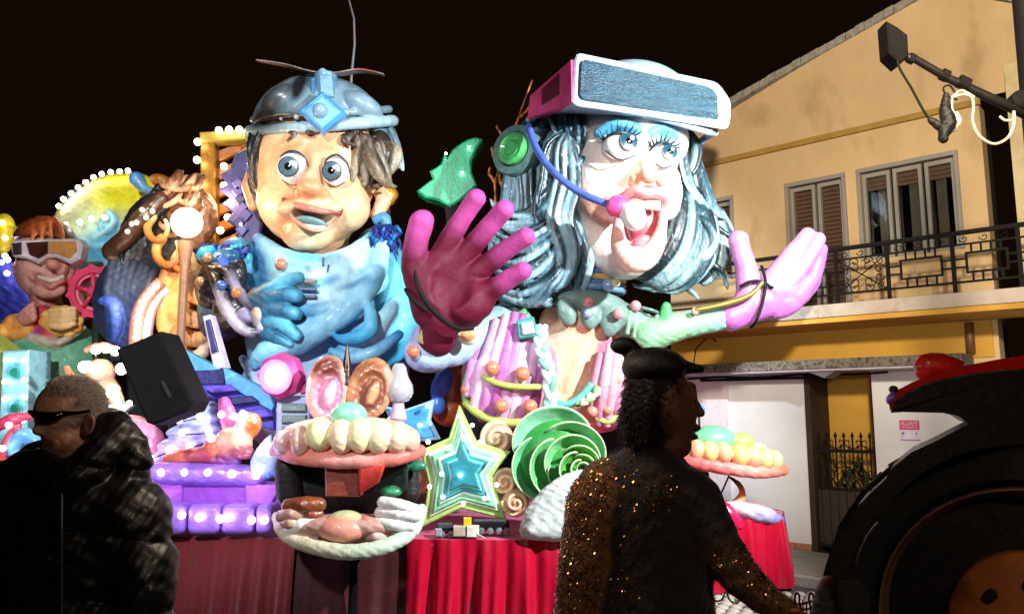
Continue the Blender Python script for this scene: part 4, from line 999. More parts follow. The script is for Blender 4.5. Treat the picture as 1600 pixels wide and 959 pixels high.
# black arm armour with rivets and gold edges
S = Sculpt(BY, k=3, vox=1.6, noise=.5)
BK = '#0b0a10'
S.E(346, 440, -54, 36, 48, 22, BK, rot=24); S.E(372, 482, -70, 38, 36, 20, BK, rot=30); S.E(400, 500, -84, 24, 26, 16, '#1a1420', rot=30)
S.T([(318, 400, -50, 8), (336, 432, -74, 9), (348, 470, -84, 9), (376, 512, -92, 9), (404, 522, -92, 6)], ['#3a2c20', '#1a1512', '#c0b6c8', '#2a2430'], n=3)
S.T([(330, 420, -72, 7), (356, 424, -80, 8), (370, 452, -86, 7), (396, 484, -96, 8), (408, 512, -96, 6)], ['#241a14', '#1a1512', '#8f88a0', '#1a1420', '#b8aec4'], n=3)
S.E(350, 404, -62, 24, 14, 14, '#0f4a6c', rot=-20); S.E(322, 396, -56, 16, 10, 14, '#1c8fb0', rot=-30)
S.E(386, 492, -94, 14, 11, 10, '#8d86a8', rot=30); S.E(404, 490, -98, 8, 12, 8, '#caa890')
aa = S.build('arm_armour', M_VCG, boy)
for a in ((325, 403, -72, '#8a5a3c'), (370, 458, -94, '#b0683c'), (346, 446, -88, '#38538a'), (313, 440, -70, '#8a5a3c')): stud(a[0], a[1], a[2], 8, aa, a[3], BY)
slab('gem', [(346, 396), (356, 406), (352, 420), (341, 418), (338, 404)], BY, -84, 10, paint('#2b4a9c', coat=.6), aa, 3)
# blue tufted fur on the shoulders
def tufts(name, n, box, Y, d, cols, parent, L=16, dirn=(-.6, .7), m=None, seed=1, w_=3.5):
    r = random.Random(seed); b = MB(); u = U(Y)
    for i in range(n):
        x = r.uniform(box[0], box[2]); y = r.uniform(box[1], box[3]); l = L*r.uniform(.6, 1.3); a = dirn[0]+r.uniform(-.5, .5); c = dirn[1]+r.uniform(-.4, .4); dd = d+r.uniform(-8, 8)
        b.tube([P(x, y, Y+dd*u), P(x+a*l*.5, y+c*l*.5, Y+(dd-6)*u), P(x+a*l, y+c*l, Y+(dd-4)*u)], [w_*u, w_*.8*u, .4*u], 5, col=H(r.choice(cols)))
    return b.build(name, m or M_VCM, parent, True)
o = tufts('shoulder_fur', 110, (318, 382, 392, 398), BY, -40, ['#1a2f86', '#12207a', '#2a9cc0', '#0e1a4a'], boy, 18, (-.5, .6)); o['kind'] = 'stuff'
o = tufts('shoulder_fur', 90, (580, 352, 622, 384), BY, -38, ['#123a8e', '#1a6fae', '#12207a', '#0e1a4a'], boy, 20, (.1, .8), seed=2); o['kind'] = 'stuff'
tubep('tassel', [(586, 346, -30, 8), (600, 340, -36, 9), (604, 352, -36, 8)], 8, paint('#4b88b4'), boy, BY)

# ================================================================ FLOAT PLATFORM with cloth skirts
def px_x(px, Y): return P(px, 642, Y).x
PLAN = [(px_x(60, 7.4), 7.4), (px_x(262, 6.75), 6.75), (px_x(470, 6.6), 6.6), (px_x(640, 6.6), 6.6), (px_x(800, 6.55), 6.55), (px_x(900, 6.6), 6.6), (px_x(1010, 7.0), 7.0), (px_x(1120, 7.75), 7.75), (px_x(1212, 7.85), 7.85), (px_x(1216, 8.4), 8.4), (px_x(1090, 9.9), 9.9), (-3.6, 12.2), (-9, 12.2), (-8.5, 8.0)]
plat = thing('float_platform', 'low carnival float platform with glossy red cloth skirts under the giant puppets', 'float', (0, 8, 0))
b = MB(); n = len(PLAN); V = [(x, y, DECK_Z-.05) for x, y in PLAN]+[(x, y, DECK_Z) for x, y in PLAN]
b.add(V, [tuple(range(n))[::-1], tuple(range(n, 2*n))]+[(i, (i+1) % n, n+(i+1) % n, n+i) for i in range(n)])
b.build('deck', mat('magenta_cloth', H('#b8205e'), rough=.45, var=.15, scale=3, bump=.4, bscale=7, sheen=.2), plat)
b = MB()
for i in range(n): 
    x, y = PLAN[i]; x2, y2 = PLAN[(i+1) % n]; b.add([(x*.93, y+.35, 0.02), (x2*.93, y2+.35, .02), (x2*.93, y2+.35, DECK_Z-.06), (x*.93, y+.35, DECK_Z-.06)], [(0, 1, 2, 3)])
b.build('chassis', M_DARK, plat)
def skirt(i0, i1, m, amp, freq, zb=.04, off=.012, seed=0, zt=None):
    pts = [Vector((*PLAN[i], 0)) for i in range(i0, i1+1)]; segs = [(pts[i+1]-pts[i]).length for i in range(len(pts)-1)]; T = sum(segs)
    N = int(T/.012); V = []; F = []; r = random.Random(seed); ph = [r.uniform(0, 6) for _ in range(4)]
    for j in range(N+1):
        q = T*j/N; a = 0
        k = 0
        while k < len(segs)-1 and q > segs[k]: q -= segs[k]; k += 1
        d = (pts[k+1]-pts[k]).normalized(); p = pts[k]+d*q; nn = Vector((d.y, -d.x, 0)); s_ = T*j/N
        for v in range(9):
            t = v/8; w1 = math.sin(s_*freq+ph[0]+.9*math.sin(s_*freq*.31+ph[1])+t*.5*math.sin(s_*3+ph[3])); w2 = math.sin(s_*freq*2.3+ph[2]+t*1.2)
            o = off+amp*(.15+.85*t**.7)*(.6+.4*math.sin(s_*2.1+ph[3]))*(.7*w1+.3*w2)+.07*t
            z = (zt or DECK_Z+.004)*(1-t)+zb*t+(.012*w1 if v == 8 else 0)
            V.append(p+nn*o+Vector((0, 0, z)))
        if j:
            for v in range(8): F.append(((j-1)*9+v, (j-1)*9+v+1, j*9+v+1, j*9+v))
    b = MB(); b.add(V, F); return b.build('skirt', m, plat, True, fix=False)
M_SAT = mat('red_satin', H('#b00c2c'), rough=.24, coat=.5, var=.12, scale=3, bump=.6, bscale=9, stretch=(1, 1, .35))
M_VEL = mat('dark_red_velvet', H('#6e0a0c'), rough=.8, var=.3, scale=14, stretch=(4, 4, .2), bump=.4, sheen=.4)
skirt(0, 2, M_VEL, .03, 34, seed=1); skirt(2, 3, mat('shaded_red_satin', H('#40060e'), rough=.6, coat=.2, var=.3), .05, 20, off=-.05, seed=3)  # second skirt: shade below the shell put into a darker satin colour
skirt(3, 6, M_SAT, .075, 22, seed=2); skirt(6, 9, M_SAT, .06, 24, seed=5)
skirt(9, 11, M_SAT, .04, 22, seed=6)

# ================================================================ star, small star, roses, shells
def star_pts(o, cx, cy, k): return [(cx+(x-cx)*k, cy+(y-cy)*k) for x, y in o]
SO = [(717, 633), (744, 690), (797, 706), (769, 744), (791, 812), (721, 794), (659, 823), (669, 752), (657, 703), (701, 684)]
star = thing('star_decoration', 'big stepped green and teal five-pointed star with small bulbs on its edges', 'star', on_deck(725, 6.95))
cols = ['#a8cc6c', '#d6e8c0', '#84c89c', '#d2ecdc', '#2f8f90', '#6cb8b4', '#22808c']
for i, (k, c) in enumerate(zip((1, .84, .76, .62, .54, .42, .36), cols)):
    bx = slab('step' if i else 'backing', star_pts(SO, 727, 736, k), 6.9, -i*4, 30, paint(c, var=.15), star, 2)
bulbs(star, [(717, 650), (725, 686), (750, 690), (773, 716), (776, 757), (757, 778), (724, 786), (692, 776), (664, 708), (671, 760), (719, 742), (738, 664), (700, 700), (690, 740)], 6.9-.16, 'cool', .018)
st2 = thing('star_decoration', 'small blue lit star leaning behind the cream lobed shell', 'star', on_deck(640, 7.3))
o_ = [(598, 634), (630, 640), (677, 624), (671, 656), (686, 686), (652, 690), (600, 684), (612, 662)]
slab('backing', o_, 7.2, 0, 24, paint('#9ac8ea'), st2, 3); slab('face', star_pts(o_, 645, 660, .86), 7.2, -4, 10, paint('#3f8fd0'), st2, 2)
bulbs(st2, [(627, 641), (656, 664), (609, 655), (669, 690), (668, 634)], 7.1, 'cool', .02)
_rose = {}
def rosette(x, y, r, Y, c1, c2, label, rot=0, group='cream swirl roses around the green star', name='swirl_rose'):
    t = thing(name, label, 'rose', P(x, y+r*.8, Y), 0, group); u = U(Y); b = MB(); b.ball(P(x, y, Y), (r*u, r*u*.7, r*u*.95), 20); b.build('base', paint(c1), t, True)
    q = []; c = P(x, y, Y)
    for i in range(46):
        k = i/45; a = rot+k*4.2*math.pi; rr = r*u*(.90*(1-k)+.06); hh = math.sqrt(max(0, 1-(rr/(r*u))**2))*r*u*.7; q.append(c+Vector((math.cos(a)*rr, -hh-.01, math.sin(a)*rr)))
    b = MB(); b.tube(q, [r*u*(.17-.08*i/45) for i in range(46)], 7); b.build('swirl', paint(c2), t, True); return t
rosette(776, 684, 26, 7.15, '#d8987c', '#ecc4a4', 'cream swirl rose between the tip of the green star and the green rose', 1)
rosette(652, 742, 30, 7.15, '#d08c70', '#e8b090', 'orange-cream swirl rose left of the green star, behind the lobed shell', 2)
rosette(789, 752, 22, 7.0, '#d8906c', '#f0c8a0', 'small swirl rose at the right arm of the green star', 0)
rosette(806, 784, 21, 6.9, '#cc9070', '#eec49c', 'lowest swirl rose, beside the white shell and the toy train', 3)
rosette(858, 664, 16, 7.3, '#d8a090', '#f0ccb4', 'pink swirl rose half hidden above the green rose', 3)

# green rose
RYY = 6.85
rose = thing('green_rose', 'big glossy green rose with pale petal rims beside the puppet’s corset', 'rose', on_deck(880, RYY))
def petal(cx, cy, r0, r1, a0, a1, d0, d1, col, rim='#d4e6b0', ry=1.0, wob=0):
    """curved petal wall: from radius r0 at depth d0 (rear) to r1 at depth d1 (front rim)"""
    u = U(RYY); V = []; F = []; N = 22; Mv = 7; rimp = []
    for i in range(N+1):
        a = R(a0+(a1-a0)*i/N); edge = math.sin(math.pi*i/N)**.5
        for j in range(Mv+1):
            t = j/Mv; r = r0+(r1-r0)*(t**.6)*(.75+.25*edge)+wob*math.sin(i*.8)*t; d = d0+(d1-d0)*t*(.4+.6*edge)
            V.append(P(cx+r*math.cos(a), cy-r*ry*math.sin(a), RYY+d*u))
        rimp.append(V[-1])
        if i:
            for j in range(Mv): F.append(((i-1)*(Mv+1)+j, i*(Mv+1)+j, i*(Mv+1)+j+1, (i-1)*(Mv+1)+j+1))
    o = mesh('petal', [tuple(wm(rose).inverted() @ v) for v in V], F, paint(col, rough=.25, coat=.6, var=.3), True)
    po = link('petal', o, rose); so = po.modifiers.new('thick', 'SOLIDIFY'); so.thickness = 3*u; so.offset = 0
    b = MB(); b.tube(rimp, 1.15*u, 6); b.build('petal_rim', paint(rim, coat=.5), po, True)
S = SculptD(RYY, k=6, vox=2); S.E(872, 722, 14, 66, 30, 66, '#2f8a3a'); S.build('heart', M_VCG, rose)
petal(868, 700, 34, 72, 30, 190, 16, -8, '#8cc8a4', ry=.92); petal(862, 728, 34, 62, 120, 275, 14, -14, '#6ab884', ry=.95)
petal(888, 712, 34, 60, -30, 130, 4, -20, '#9ad0a0', ry=.9); petal(882, 730, 30, 54, 110, 290, 2, -26, '#5fb46c')
petal(896, 726, 26, 47, 10, 210, -8, -32, '#7ec684'); petal(896, 734, 22, 42, 170, 350, -12, -38, '#4fa84e')
petal(903, 730, 19, 35, -50, 140, -18, -44, '#74bf62'); petal(904, 733, 15, 30, 90, 300, -22, -48, '#58ae48')
petal(908, 732, 11, 23, -70, 120, -28, -52, '#84c864'); petal(909, 733, 7, 17, 90, 290, -32, -56, '#62b44a'); petal(911, 733, 3, 11, -60, 200, -36, -60, '#8ccc6a')
sh = thing('white_shell', 'large pearly white shell lying in front of the green rose', 'shell', on_deck(870, 6.62))
S = SculptD(6.62, k=6, vox=1.8, noise=.7)
for i in range(9):
    t = i/8; S.T([(930-6*t, 735+t*100, -4, 5), (895-14*t, 752+t*78, -14, 15), (852-26*t+10*abs(t-.5), 776+t*52, -16, 14), (838-34*t+22*abs(t-.3), 790+t*46, -8, 6)], ['#d8d8cc', '#bfc4c0', '#d8dcd8', '#9fb0b4'], n=3, k=5)
S.build('shell_body', M_VCG, sh)

# ================================================================ lobed shell (front) with open mouth
CY = 6.25
clam = thing('lobed_shell_sculpture', 'open pink and cream lobed shell filled with white and brown pieces, in the middle front', 'sculpture', (P(545, 850, CY).x, CY, 0))
S = SculptD(CY, k=8, vox=1.7, noise=.7, nscale=.02)
S.E(545, 702, 10, 116, 66, 18, '#d4837c'); S.T([(432, 704, -10, 10), (470, 715, -48, 11), (545, 720, -60, 12), (620, 716, -46, 11), (656, 704, -10, 10)], ['#c487a4', '#cf6e60', '#d98a80', '#d0685a', '#c46a5a'], n=4)
S.build('upper_lip', M_VC, clam)
S = SculptD(CY, k=3, vox=1.6, noise=.4)
lb = [(446, 692, -30, 20, 20), (470, 690, -46, 17, 25), (500, 678, -56, 22, 26), (534, 682, -62, 20, 26), (563, 680, -62, 21, 26), (592, 682, -56, 21, 26), (620, 684, -44, 20, 25), (642, 690, -26, 15, 20)]
for i, (x, y, d, rx, ry) in enumerate(lb): S.E(x, y, d, rx*.92, 24, ry, ['#d8b0b8', '#c89a8c', '#d8cf98', '#e2c4a0', '#e0d0a0', '#e2cea8', '#deba9c', '#d8a490'][i], rot=(i-4)*3)
S.E(545, 676, 10, 104, 46, 26, '#d8b48c'); S.E(453, 690, -50, 10, 8, 10, '#a84a18', mode='paint', f=8)
S.build('lobes', M_VCG, clam)
S = SculptD(CY, k=4, vox=1.7); S.E(545, 648, -12, 28, 26, 20, '#7cc0a0'); S.T([(524, 655, -26, 5), (560, 658, -30, 4), (590, 655, -20, 3)], '#a8c8b0', k=4); S.build('green_ball', M_VCG, clam)
S = SculptD(CY, k=8, vox=2.2); S.E(545, 742, 44, 104, 40, 66, '#060404'); S.T([(448, 730, 0, 18), (452, 770, 6, 20)], '#0a0706'); S.T([(640, 730, 14, 14), (640, 770, 14, 16)], '#150a08'); S.build('throat', M_VCM, clam)
slab('brown_block', [(507, 700), (562, 694), (560, 776), (508, 776)], CY, -52, 70, paint('#7c3220'), clam, 2)
S = SculptD(CY, k=1.5, vox=1.5)
for i in range(6): S.T([(568+i*6, 704+i*1.5, -54, 4.5), (566+i*6, 728, -60, 5), (564+i*5, 766-i*3, -56, 4)], ['#b82a2a', '#d8463c', '#8c1818'], n=3)
S.build('red_ribs', M_VCG, clam)
S = SculptD(CY, k=4, vox=1.7); S.B(612, 735, -6, 26, 20, 30, '#08110c', rr=5); S.E(612, 768, -20, 16, 12, 8, '#2f8a5a'); S.E(650, 728, -14, 16, 8, 8, '#2a7a5c'); S.build('green_leaf', M_VCG, clam)
S = SculptD(CY, k=6, vox=1.8, noise=.4)
S.T([(434, 808, -10, 9), (450, 838, -50, 10), (500, 856, -76, 11), (550, 862, -84, 11), (605, 852, -74, 11), (645, 828, -46, 10), (658, 796, -8, 9)], ['#c8bfa8', '#d0c4a0', '#bcc4a8', '#b4c4b0', '#b8ccb8'], n=4)
S.E(545, 826, -20, 108, 60, 22, '#b8887c', rot=0, tilt=-12); S.build('dish', M_VC, clam)
for (pts, r, c) in (([(440, 806), (474, 800)], 9, '#b88a78'), ([(452, 828), (490, 812)], 8, '#e4e0da'), ([(446, 816), (462, 818)], 8, '#c09078'), ([(452, 790), (498, 788)], 11, '#7a3c1c'), ([(598, 784), (648, 796)], 8.5, '#e8e6e0'), ([(594, 800), (650, 806)], 8.5, '#ece8e2'), ([(586, 816), (640, 822)], 9, '#e2e0da'), ([(470, 806), (500, 802)], 6, '#8c4a30'), ([(566, 812), (584, 826)], 9, '#c47a70'), ([(574, 836), (600, 838)], 8, '#d8b0a4')):
    S = SculptD(CY, k=3, vox=1.6, noise=.3); (x0, y0), (x1, y1) = pts; S.T([(x0, y0, -52, r), ((x0+x1)/2, (y0+y1)/2-1, -62, r*1.1), (x1, y1, -56, r)], c, n=3); S.build('finger_roll', M_VCG, clam)
S = SculptD(CY, k=5, vox=1.7); S.E(534, 826, -62, 36, 24, 20, '#d88c78'); S.E(540, 812, -56, 26, 20, 14, '#b8bc88'); S.build('tongue', M_VCG, clam)
b = MB(); b.lathe((P(545, 800, CY).x, CY+.26, 0), [(.12, 0), (.04, .1), (.03, .5), (.1, .62)], 14); b.build('stand', mat('matt_black', (.004, .003, .003), rough=.95, spec=.05), clam, True)

# ================================================================ butterfly ears, spike, glass bulb
ey = thing('eared_mask', 'pair of upright brown and pink ear shapes with a dark spike between them', 'mask', on_deck(545, 6.9))
def ear(cx, cy, rx, ry, rot, cols):
    S = SculptD(6.75, k=4, vox=1.6, noise=.5); S.E(cx, cy, 0, rx, 16, ry, cols[0], rot=rot); S.E(cx, cy+6, -16, rx*.70, 14, ry*.72, cols[1], rot=rot, mode='sub', f=3, k=3)
    S.E(cx+2, cy+9, -3, rx*.52, 9, ry*.6, cols[2], rot=rot); S.E(cx+5, cy+6, -10, rx*.26, 8, ry*.42, cols[3], rot=rot+6); S.E(cx-6, cy-ry*.7, -10, rx*.9, 10, ry*.4, cols[4], rot=rot, mode='paint', f=10); S.build('ear', M_VCG, ey)
ear(512, 608, 34, 53, 4, ['#d0a08a', '#c07a98', '#d090b8', '#e8c8b8', '#6c2c1a']); ear(578, 608, 36, 50, 14, ['#c88a60', '#7a4430', '#b86a50', '#d8a070', '#8a5030'])
b = MB(); b.lathe(P(541, 602, 6.75), [(9*U(6.75), 0), (7*U(6.75), 30*U(6.75)), (0, 72*U(6.75))], 12); b.build('spike', mat('dark_bronze', H('#3a2a20'), rough=.3, metal=.7), ey, 'auto')
gbulb = thing('glass_bulb', 'clear glass bulb ornament right of the brown ears', 'ornament', on_deck(622, 6.9))
b = MB(); u = U(6.8); b.lathe(P(623, 622, 6.8), [(2*u, -8*u), (16*u, -4*u), (23*u, 8*u), (22*u, 20*u), (14*u, 34*u), (11*u, 48*u), (7*u, 54*u)], 20); b.build('bulb', mat('clear_acrylic', (.75, .72, .78), rough=.12, var=.1, bump=.3, trans=.55, coat=1), gbulb, True)
disc('collar', P(622, 664, 6.8), [(6, 0), (14, 10), (10, 24), (8, 40)], (0, 0, 1), paint('#c8a0b8'), gbulb, 14, u)

# ================================================================ violet stepped plinth with bulbs
VY = 6.9
steps = thing('violet_plinth', 'glossy violet stepped plinth with rows of white bulbs above the red skirt', 'plinth', on_deck(335, VY))
VP, VP2 = '#6a42a8', '#8460bc'
cell = [(170, 206), (206, 244), (246, 300), (302, 352), (354, 404), (406, 432)]
for (x0, x1) in cell:
    S = SculptD(VY-.22, k=3, vox=2.0, noise=.3); S.B((x0+x1)/2, 808, 0, (x1-x0)/2-.8, 26, 22, VP2, rr=9); S.build('cushion', M_VCG, steps)
slab('band', [(188, 754), (440, 758), (436, 788), (188, 788)], VY-.12, 0, 60, paint('#8a3fb0'), steps, 2); slab('end_block', [(382, 756), (442, 758), (422, 788), (384, 788)], VY-.16, 0, 30, paint('#a45cc8'), steps, 2); slab('end_block', [(232, 753), (284, 754), (284, 786), (240, 786)], VY-.15, 0, 10, paint('#9a50bc'), steps, 2)
S = SculptD(VY-.1, k=5, vox=2.0, noise=.4); S.T([(180, 738, 0, 15), (250, 738, -6, 16), (325, 740, -8, 16), (405, 742, 0, 15)], VP2, n=3); S.T([(180, 750, -6, 5), (400, 754, -6, 5)], '#7a3fb4'); S.build('upper_cushion', M_VCG, steps)
bulbs(steps, [(284, 804), (311, 808), (344, 810), (358, 808), (393, 812), (413, 812), (222, 800), (194, 800)], VY-.40, 'violet', .032)
bulbs(steps, [(252, 738), (289, 738), (325, 738), (362, 740), (400, 742), (216, 736)], VY-.22, 'violet', .032)
shl = thing('swirl_shell', 'lilac spiral shell tower set with bulbs above the violet plinth', 'shell', on_deck(305, 7.1))
S = SculptD(7.1, k=5, vox=1.9, noise=.4)
for i, (x, y, rx, ry) in enumerate(((296, 712, 62, 18), (300, 692, 52, 15), (306, 672, 44, 13), (312, 654, 36, 13), (317, 638, 24, 12))): S.E(x, y, 0, rx, 40-i*5, ry, ['#9a88d0', '#8f8cd0', '#8e9cd4', '#92a8d8', '#7f94c4'][i], rot=-6, k=4)
S.build('spiral', M_VCG, shl)
b = MB(); b.tube([P(a[0], a[1]+3, 6.9) for a in ((240, 712), (264, 703), (296, 697), (331, 686), (326, 674), (284, 676), (280, 656), (312, 650))], .006, 5); b.build('wire', M_IRON, shl)
bulbs(shl, [(280, 656), (312, 650), (284, 676), (326, 674), (264, 703), (296, 697), (331, 686)], 6.88, 'violet', .03)
fish = thing('mask_face', 'orange and pink carnival face lying on top of the violet plinth', 'mask', on_deck(360, 6.9))
S = SculptD(6.85, k=6, vox=1.8, noise=.6)
S.T([(262, 718, 0, 8), (290, 712, -8, 12), (330, 712, -10, 13), (366, 722, -4, 10)], ['#b8503c', '#c46a4c', '#a04060', '#8858b0'], n=3); S.E(336, 700, -10, 17, 16, 18, '#d06848', rot=-20); S.E(366, 690, -6, 28, 24, 22, '#e0a080', rot=20); S.E(376, 704, -14, 22, 16, 12, '#8c4450', rot=14)
S.E(390, 664, 0, 18, 14, 20, '#d88048', rot=10); S.E(378, 660, -6, 9, 12, 20, '#e8a8c0'); S.E(339, 714, -24, 4, 4, 5, '#201018', mode='paint', f=2); S.E(396, 668, -12, 8, 8, 9, '#c45a18', mode='paint', f=6)
S.build('face', M_VCG, fish)
S = SculptD(6.8, k=3, vox=1.7, noise=.4)
for i in range(5): S.T([(398+i*8, 748-i*2, -6, 5), (400+i*6, 722, -12, 8), (412+i*4, 698+i*2, -8, 7), (424-i*3, 680+i*6, 0, 3)], ['#3a5a9c', '#8fa8dc', '#c4d0ec', '#1c2c5a'], n=3)
S.build('ruffle', M_VCG, fish)
bulbs(fish, [(330, 684), (400, 742)], 6.6, 'violet', .034)

# ================================================================ blue beams, louvre, spotlight
bm_ = thing('blue_girder', 'blue and violet angular girder leading down to the pink spotlight', 'girder', on_deck(380, 7.5))
bl, bv, bn = paint('#4f9cd0'), paint('#3f3ca8'), paint('#1c1c5c')
def beam(name, quad, Y, d, dep, m, bev=1.5, par=bm_): return slab(name, quad, Y, d, dep, m, par, bev)
beam('flange', [(283, 545), (338, 574), (346, 582), (292, 586)], 7.3, 0, 30, bl); beam('web', [(290, 580), (350, 576), (352, 600), (296, 602)], 7.3, -6, 36, bn)
beam('flange', [(348, 574), (436, 618), (424, 642), (352, 600)], 7.25, -8, 20, bl); beam('web', [(300, 602), (352, 600), (426, 642), (428, 672), (386, 660)], 7.25, -2, 26, bv)
beam('rib', [(318, 606), (358, 600), (372, 610), (330, 614)], 7.2, -8, 8, paint('#5f48b8')); beam('rib', [(344, 622), (392, 618), (404, 627), (356, 634)], 7.2, -8, 8, bn); beam('rib', [(370, 642), (414, 638), (426, 650), (382, 656)], 7.2, -8, 8, paint('#4a3cb0'))
beam('flange', [(316, 494), (328, 491), (352, 574), (334, 578)], 7.35, -4, 24, paint('#c8b4c8')); beam('web', [(320, 500), (327, 498), (340, 548), (330, 552)], 7.33, -8, 6, bn)
lv = thing('louvre_box', 'pale grey-blue slatted box behind the lobed shell', 'box', on_deck(456, 7.1))
beam('frame', [(432, 618), (484, 618), (484, 700), (430, 700)], 7.05, 0, 60, paint('#8f9cc0'), 2, lv)
for i in range(3): beam('slat', [(440, 630+i*18), (478, 630+i*18), (478, 643+i*18), (439, 643+i*18)], 7.03, -3, 10, paint('#5d746c'), 2, lv)
spot = thing('pink_spotlight', 'lit round stage spotlight in a pink housing at the foot of the blue-clad puppet', 'spotlight', on_deck(430, 7.0))
u = U(6.9); ax = Vector((-.15, -.97, -.12)); c = P(434, 588, 6.9)
disc('housing', c-ax*0*u, [(30, -34), (38, -20), (36, -4), (27, 4), (24, 2)], ax, paint('#b83c80'), spot, 8, u); lens = disc('lens', c+ax*5*u, [(22, -4), (21, 3), (12, 8), (0, 10)], ax, mat('lit_lens', (.9, .9, .9), rough=.2, var=0, bump=0, emit=(1, .86, 1), estr=9), spot, 24, u)
disc('rim', c+ax*3*u, [(24, 0), (27, 2), (27, 6), (24, 8)], ax, paint('#d86cb0'), spot, 24, u)
beam('bracket', [(440, 566), (468, 576), (484, 612), (470, 616), (456, 590)], 7.0, 0, 14, paint('#a02c60'), 2, spot)
lamp('POINT', 'pink_spotlight_glow', c+ax*.22, None, 12, (1, .72, 1), .1)
lamp('POINT', 'violet_bulb_glow', P(320, 770, 6.25), None, 9, (.74, .5, 1), .25)
lamp('POINT', 'violet_bulb_glow', P(215, 700, 6.3), None, 6, (.8, .5, 1), .2)

# ================================================================ green tail, antenna, sparkler twigs, lantern
tail = thing('dragon_tail', 'jagged green fin with small bulbs rising behind the big raised glove', 'fin', on_deck(700, 8.9))
TO = [(754, 217), (742, 214), (729, 218), (716, 226), (706, 234), (699, 246), (694, 240), (689, 256), (680, 262), (671, 267), (676, 279), (664, 288), (651, 298), (664, 308), (684, 313), (704, 323), (722, 310), (738, 296), (745, 289), (737, 270), (736, 252), (744, 234)]
slab('fin', TO, 8.8, 0, 34, mat('streaked_green', H('#2aa870'), rough=.35, coat=.3, var=.5, scale=4, stretch=(3, 1, .4), bump=.3, dirt=(H('#5ad0a0'), 5, .6, .5)), tail, 3)
b = MB(); b.tube([P(706, 315, 8.9), P(716, 420, 8.95), P(720, 600, 9.0)], .09, 10); b.build('stem', M_DARK, tail, True)
bulbs(tail, [(733, 230), (722, 270), (697, 240)], 8.75, 'cool', .016)
an = thing('antenna', 'thin whip antenna rising into the night sky behind the propeller helmet', 'antenna', P(548, 360, 9.2))
b = MB(); b.tube([P(548, 360, 9.2), P(547, 180, 9.2), P(549, 120, 9.2), P(554, 70, 9.2), P(553, 30, 9.2), P(545, 0, 9.2), P(538, -14, 9.2)], [.03, .02, .018, .016, .014, .012, .01], 7); b.build('whip', mat('grey_steel', (.16, .15, .15), rough=.5), an, True)
sp = thing('twig_ornament', 'bare orange and brown twigs sticking up beside the green earphone', 'ornament', P(800, 330, 8.7))
M_OR = mat('orange_twig', H('#c46a1c'), rough=.5, var=.6, scale=12, dirt=(H('#2a1208'), 9, .5, .9))
for pts in ([(786, 300), (778, 262), (790, 232), (808, 190), (832, 126)], [(786, 256), (772, 246), (768, 230)], [(790, 330), (776, 322), (774, 286), (780, 262)], [(808, 330), (790, 316), (786, 280)], [(798, 214), (782, 208), (776, 196)], [(774, 286), (764, 272), (766, 262)], [(812, 184), (826, 170), (846, 140)]):
    b = MB(); q = spline(pts, 4); b.tube([P(x+rnd.uniform(-1, 1), y, 8.5+rnd.uniform(-.03, .03)) for x, y in q], [.022*(1-.6*i/len(q)) for i in range(len(q))], 6); b.build('twig', M_OR, sp, True)
ln = thing('gold_lantern', 'small gold ball lantern behind the smiling puppet’s ear', 'lantern', P(610, 330, 9.2))
b = MB(); b.ball(P(606, 306, 9.2), 17*U(9.2), 18); b.build('globe', mat('gold_paint', H('#c88a30'), rough=.3, metal=.5), ln, True); bulbs(ln, [(607, 308)], 9.05, 'warm', .04)
b = MB(); b.tube([P(606, 322, 9.2), P(606, 400, 9.2)], .03, 8); b.build('post', M_DARK, ln)
lamp('POINT', 'gold_lantern_glow', P(607, 300, 8.95), None, 5, (1, .7, .35), .05)

# ================================================================ right-hand shell on its own table
RS = 7.9
rs = thing('lobed_shell_sculpture', 'pink lobed shell with two green domes standing at the right end against the white wall', 'sculpture', on_deck(1140, RS))
S = SculptD(RS, k=6, vox=1.8, noise=.5)
S.E(1130, 722, 10, 92, 50, 16, '#c86a5c', rot=5); S.T([(1040, 718, -16, 9), (1080, 722, -40, 10), (1140, 732, -48, 10), (1190, 738, -36, 9), (1224, 734, -8, 8)], ['#d0505c', '#d8605c', '#dc8478', '#dc6048'], n=3); S.build('lower_lip', M_VC, rs)
S = SculptD(RS, k=2.5, vox=1.7)
for i, (x, y, d) in enumerate(((1070, 704, -26), (1088, 704, -36), (1108, 706, -42), (1130, 708, -44), (1156, 711, -42), (1176, 714, -38), (1196, 716, -28), (1210, 720, -16))): S.E(x, y, d, 13, 16, 17, ['#e2b878', '#dc9f78'][i % 2], rot=6)
S.E(1130, 708, 4, 78, 36, 18, '#c88c64', rot=4); S.build('lobes', M_VCG, rs)
S = SculptD(RS, k=4, vox=1.7); S.E(1114, 686, -8, 34, 28, 21, '#6cb88a'); S.E(1158, 690, -10, 19, 18, 14, '#9cba5c'); S.E(1184, 698, -6, 14, 14, 7, '#b8c890'); S.build('green_dome', M_VCG, rs)
slab('support', [(1090, 736), (1108, 738), (1112, 815), (1086, 815)], RS, 30, 16, M_DARK, rs, 1)
bb = thing('blue_ball', 'small blue ball ornament behind the dark-haired person’s face', 'ornament', P(1096, 655, RS)); b = MB(); b.ball(P(1092, 641, RS), 10*U(RS), 14); b.build('ball', paint('#3f8fd8', coat=.6), bb, True); b = MB(); b.tube([P(1092, 648, RS), P(1094, 690, RS)], .012, 6); b.build('stem', M_DARK, bb)
lp = thing('lip_ornament', 'lavender and pink lips lying on the pink cloth at the right end', 'ornament', on_deck(1180, 7.95))
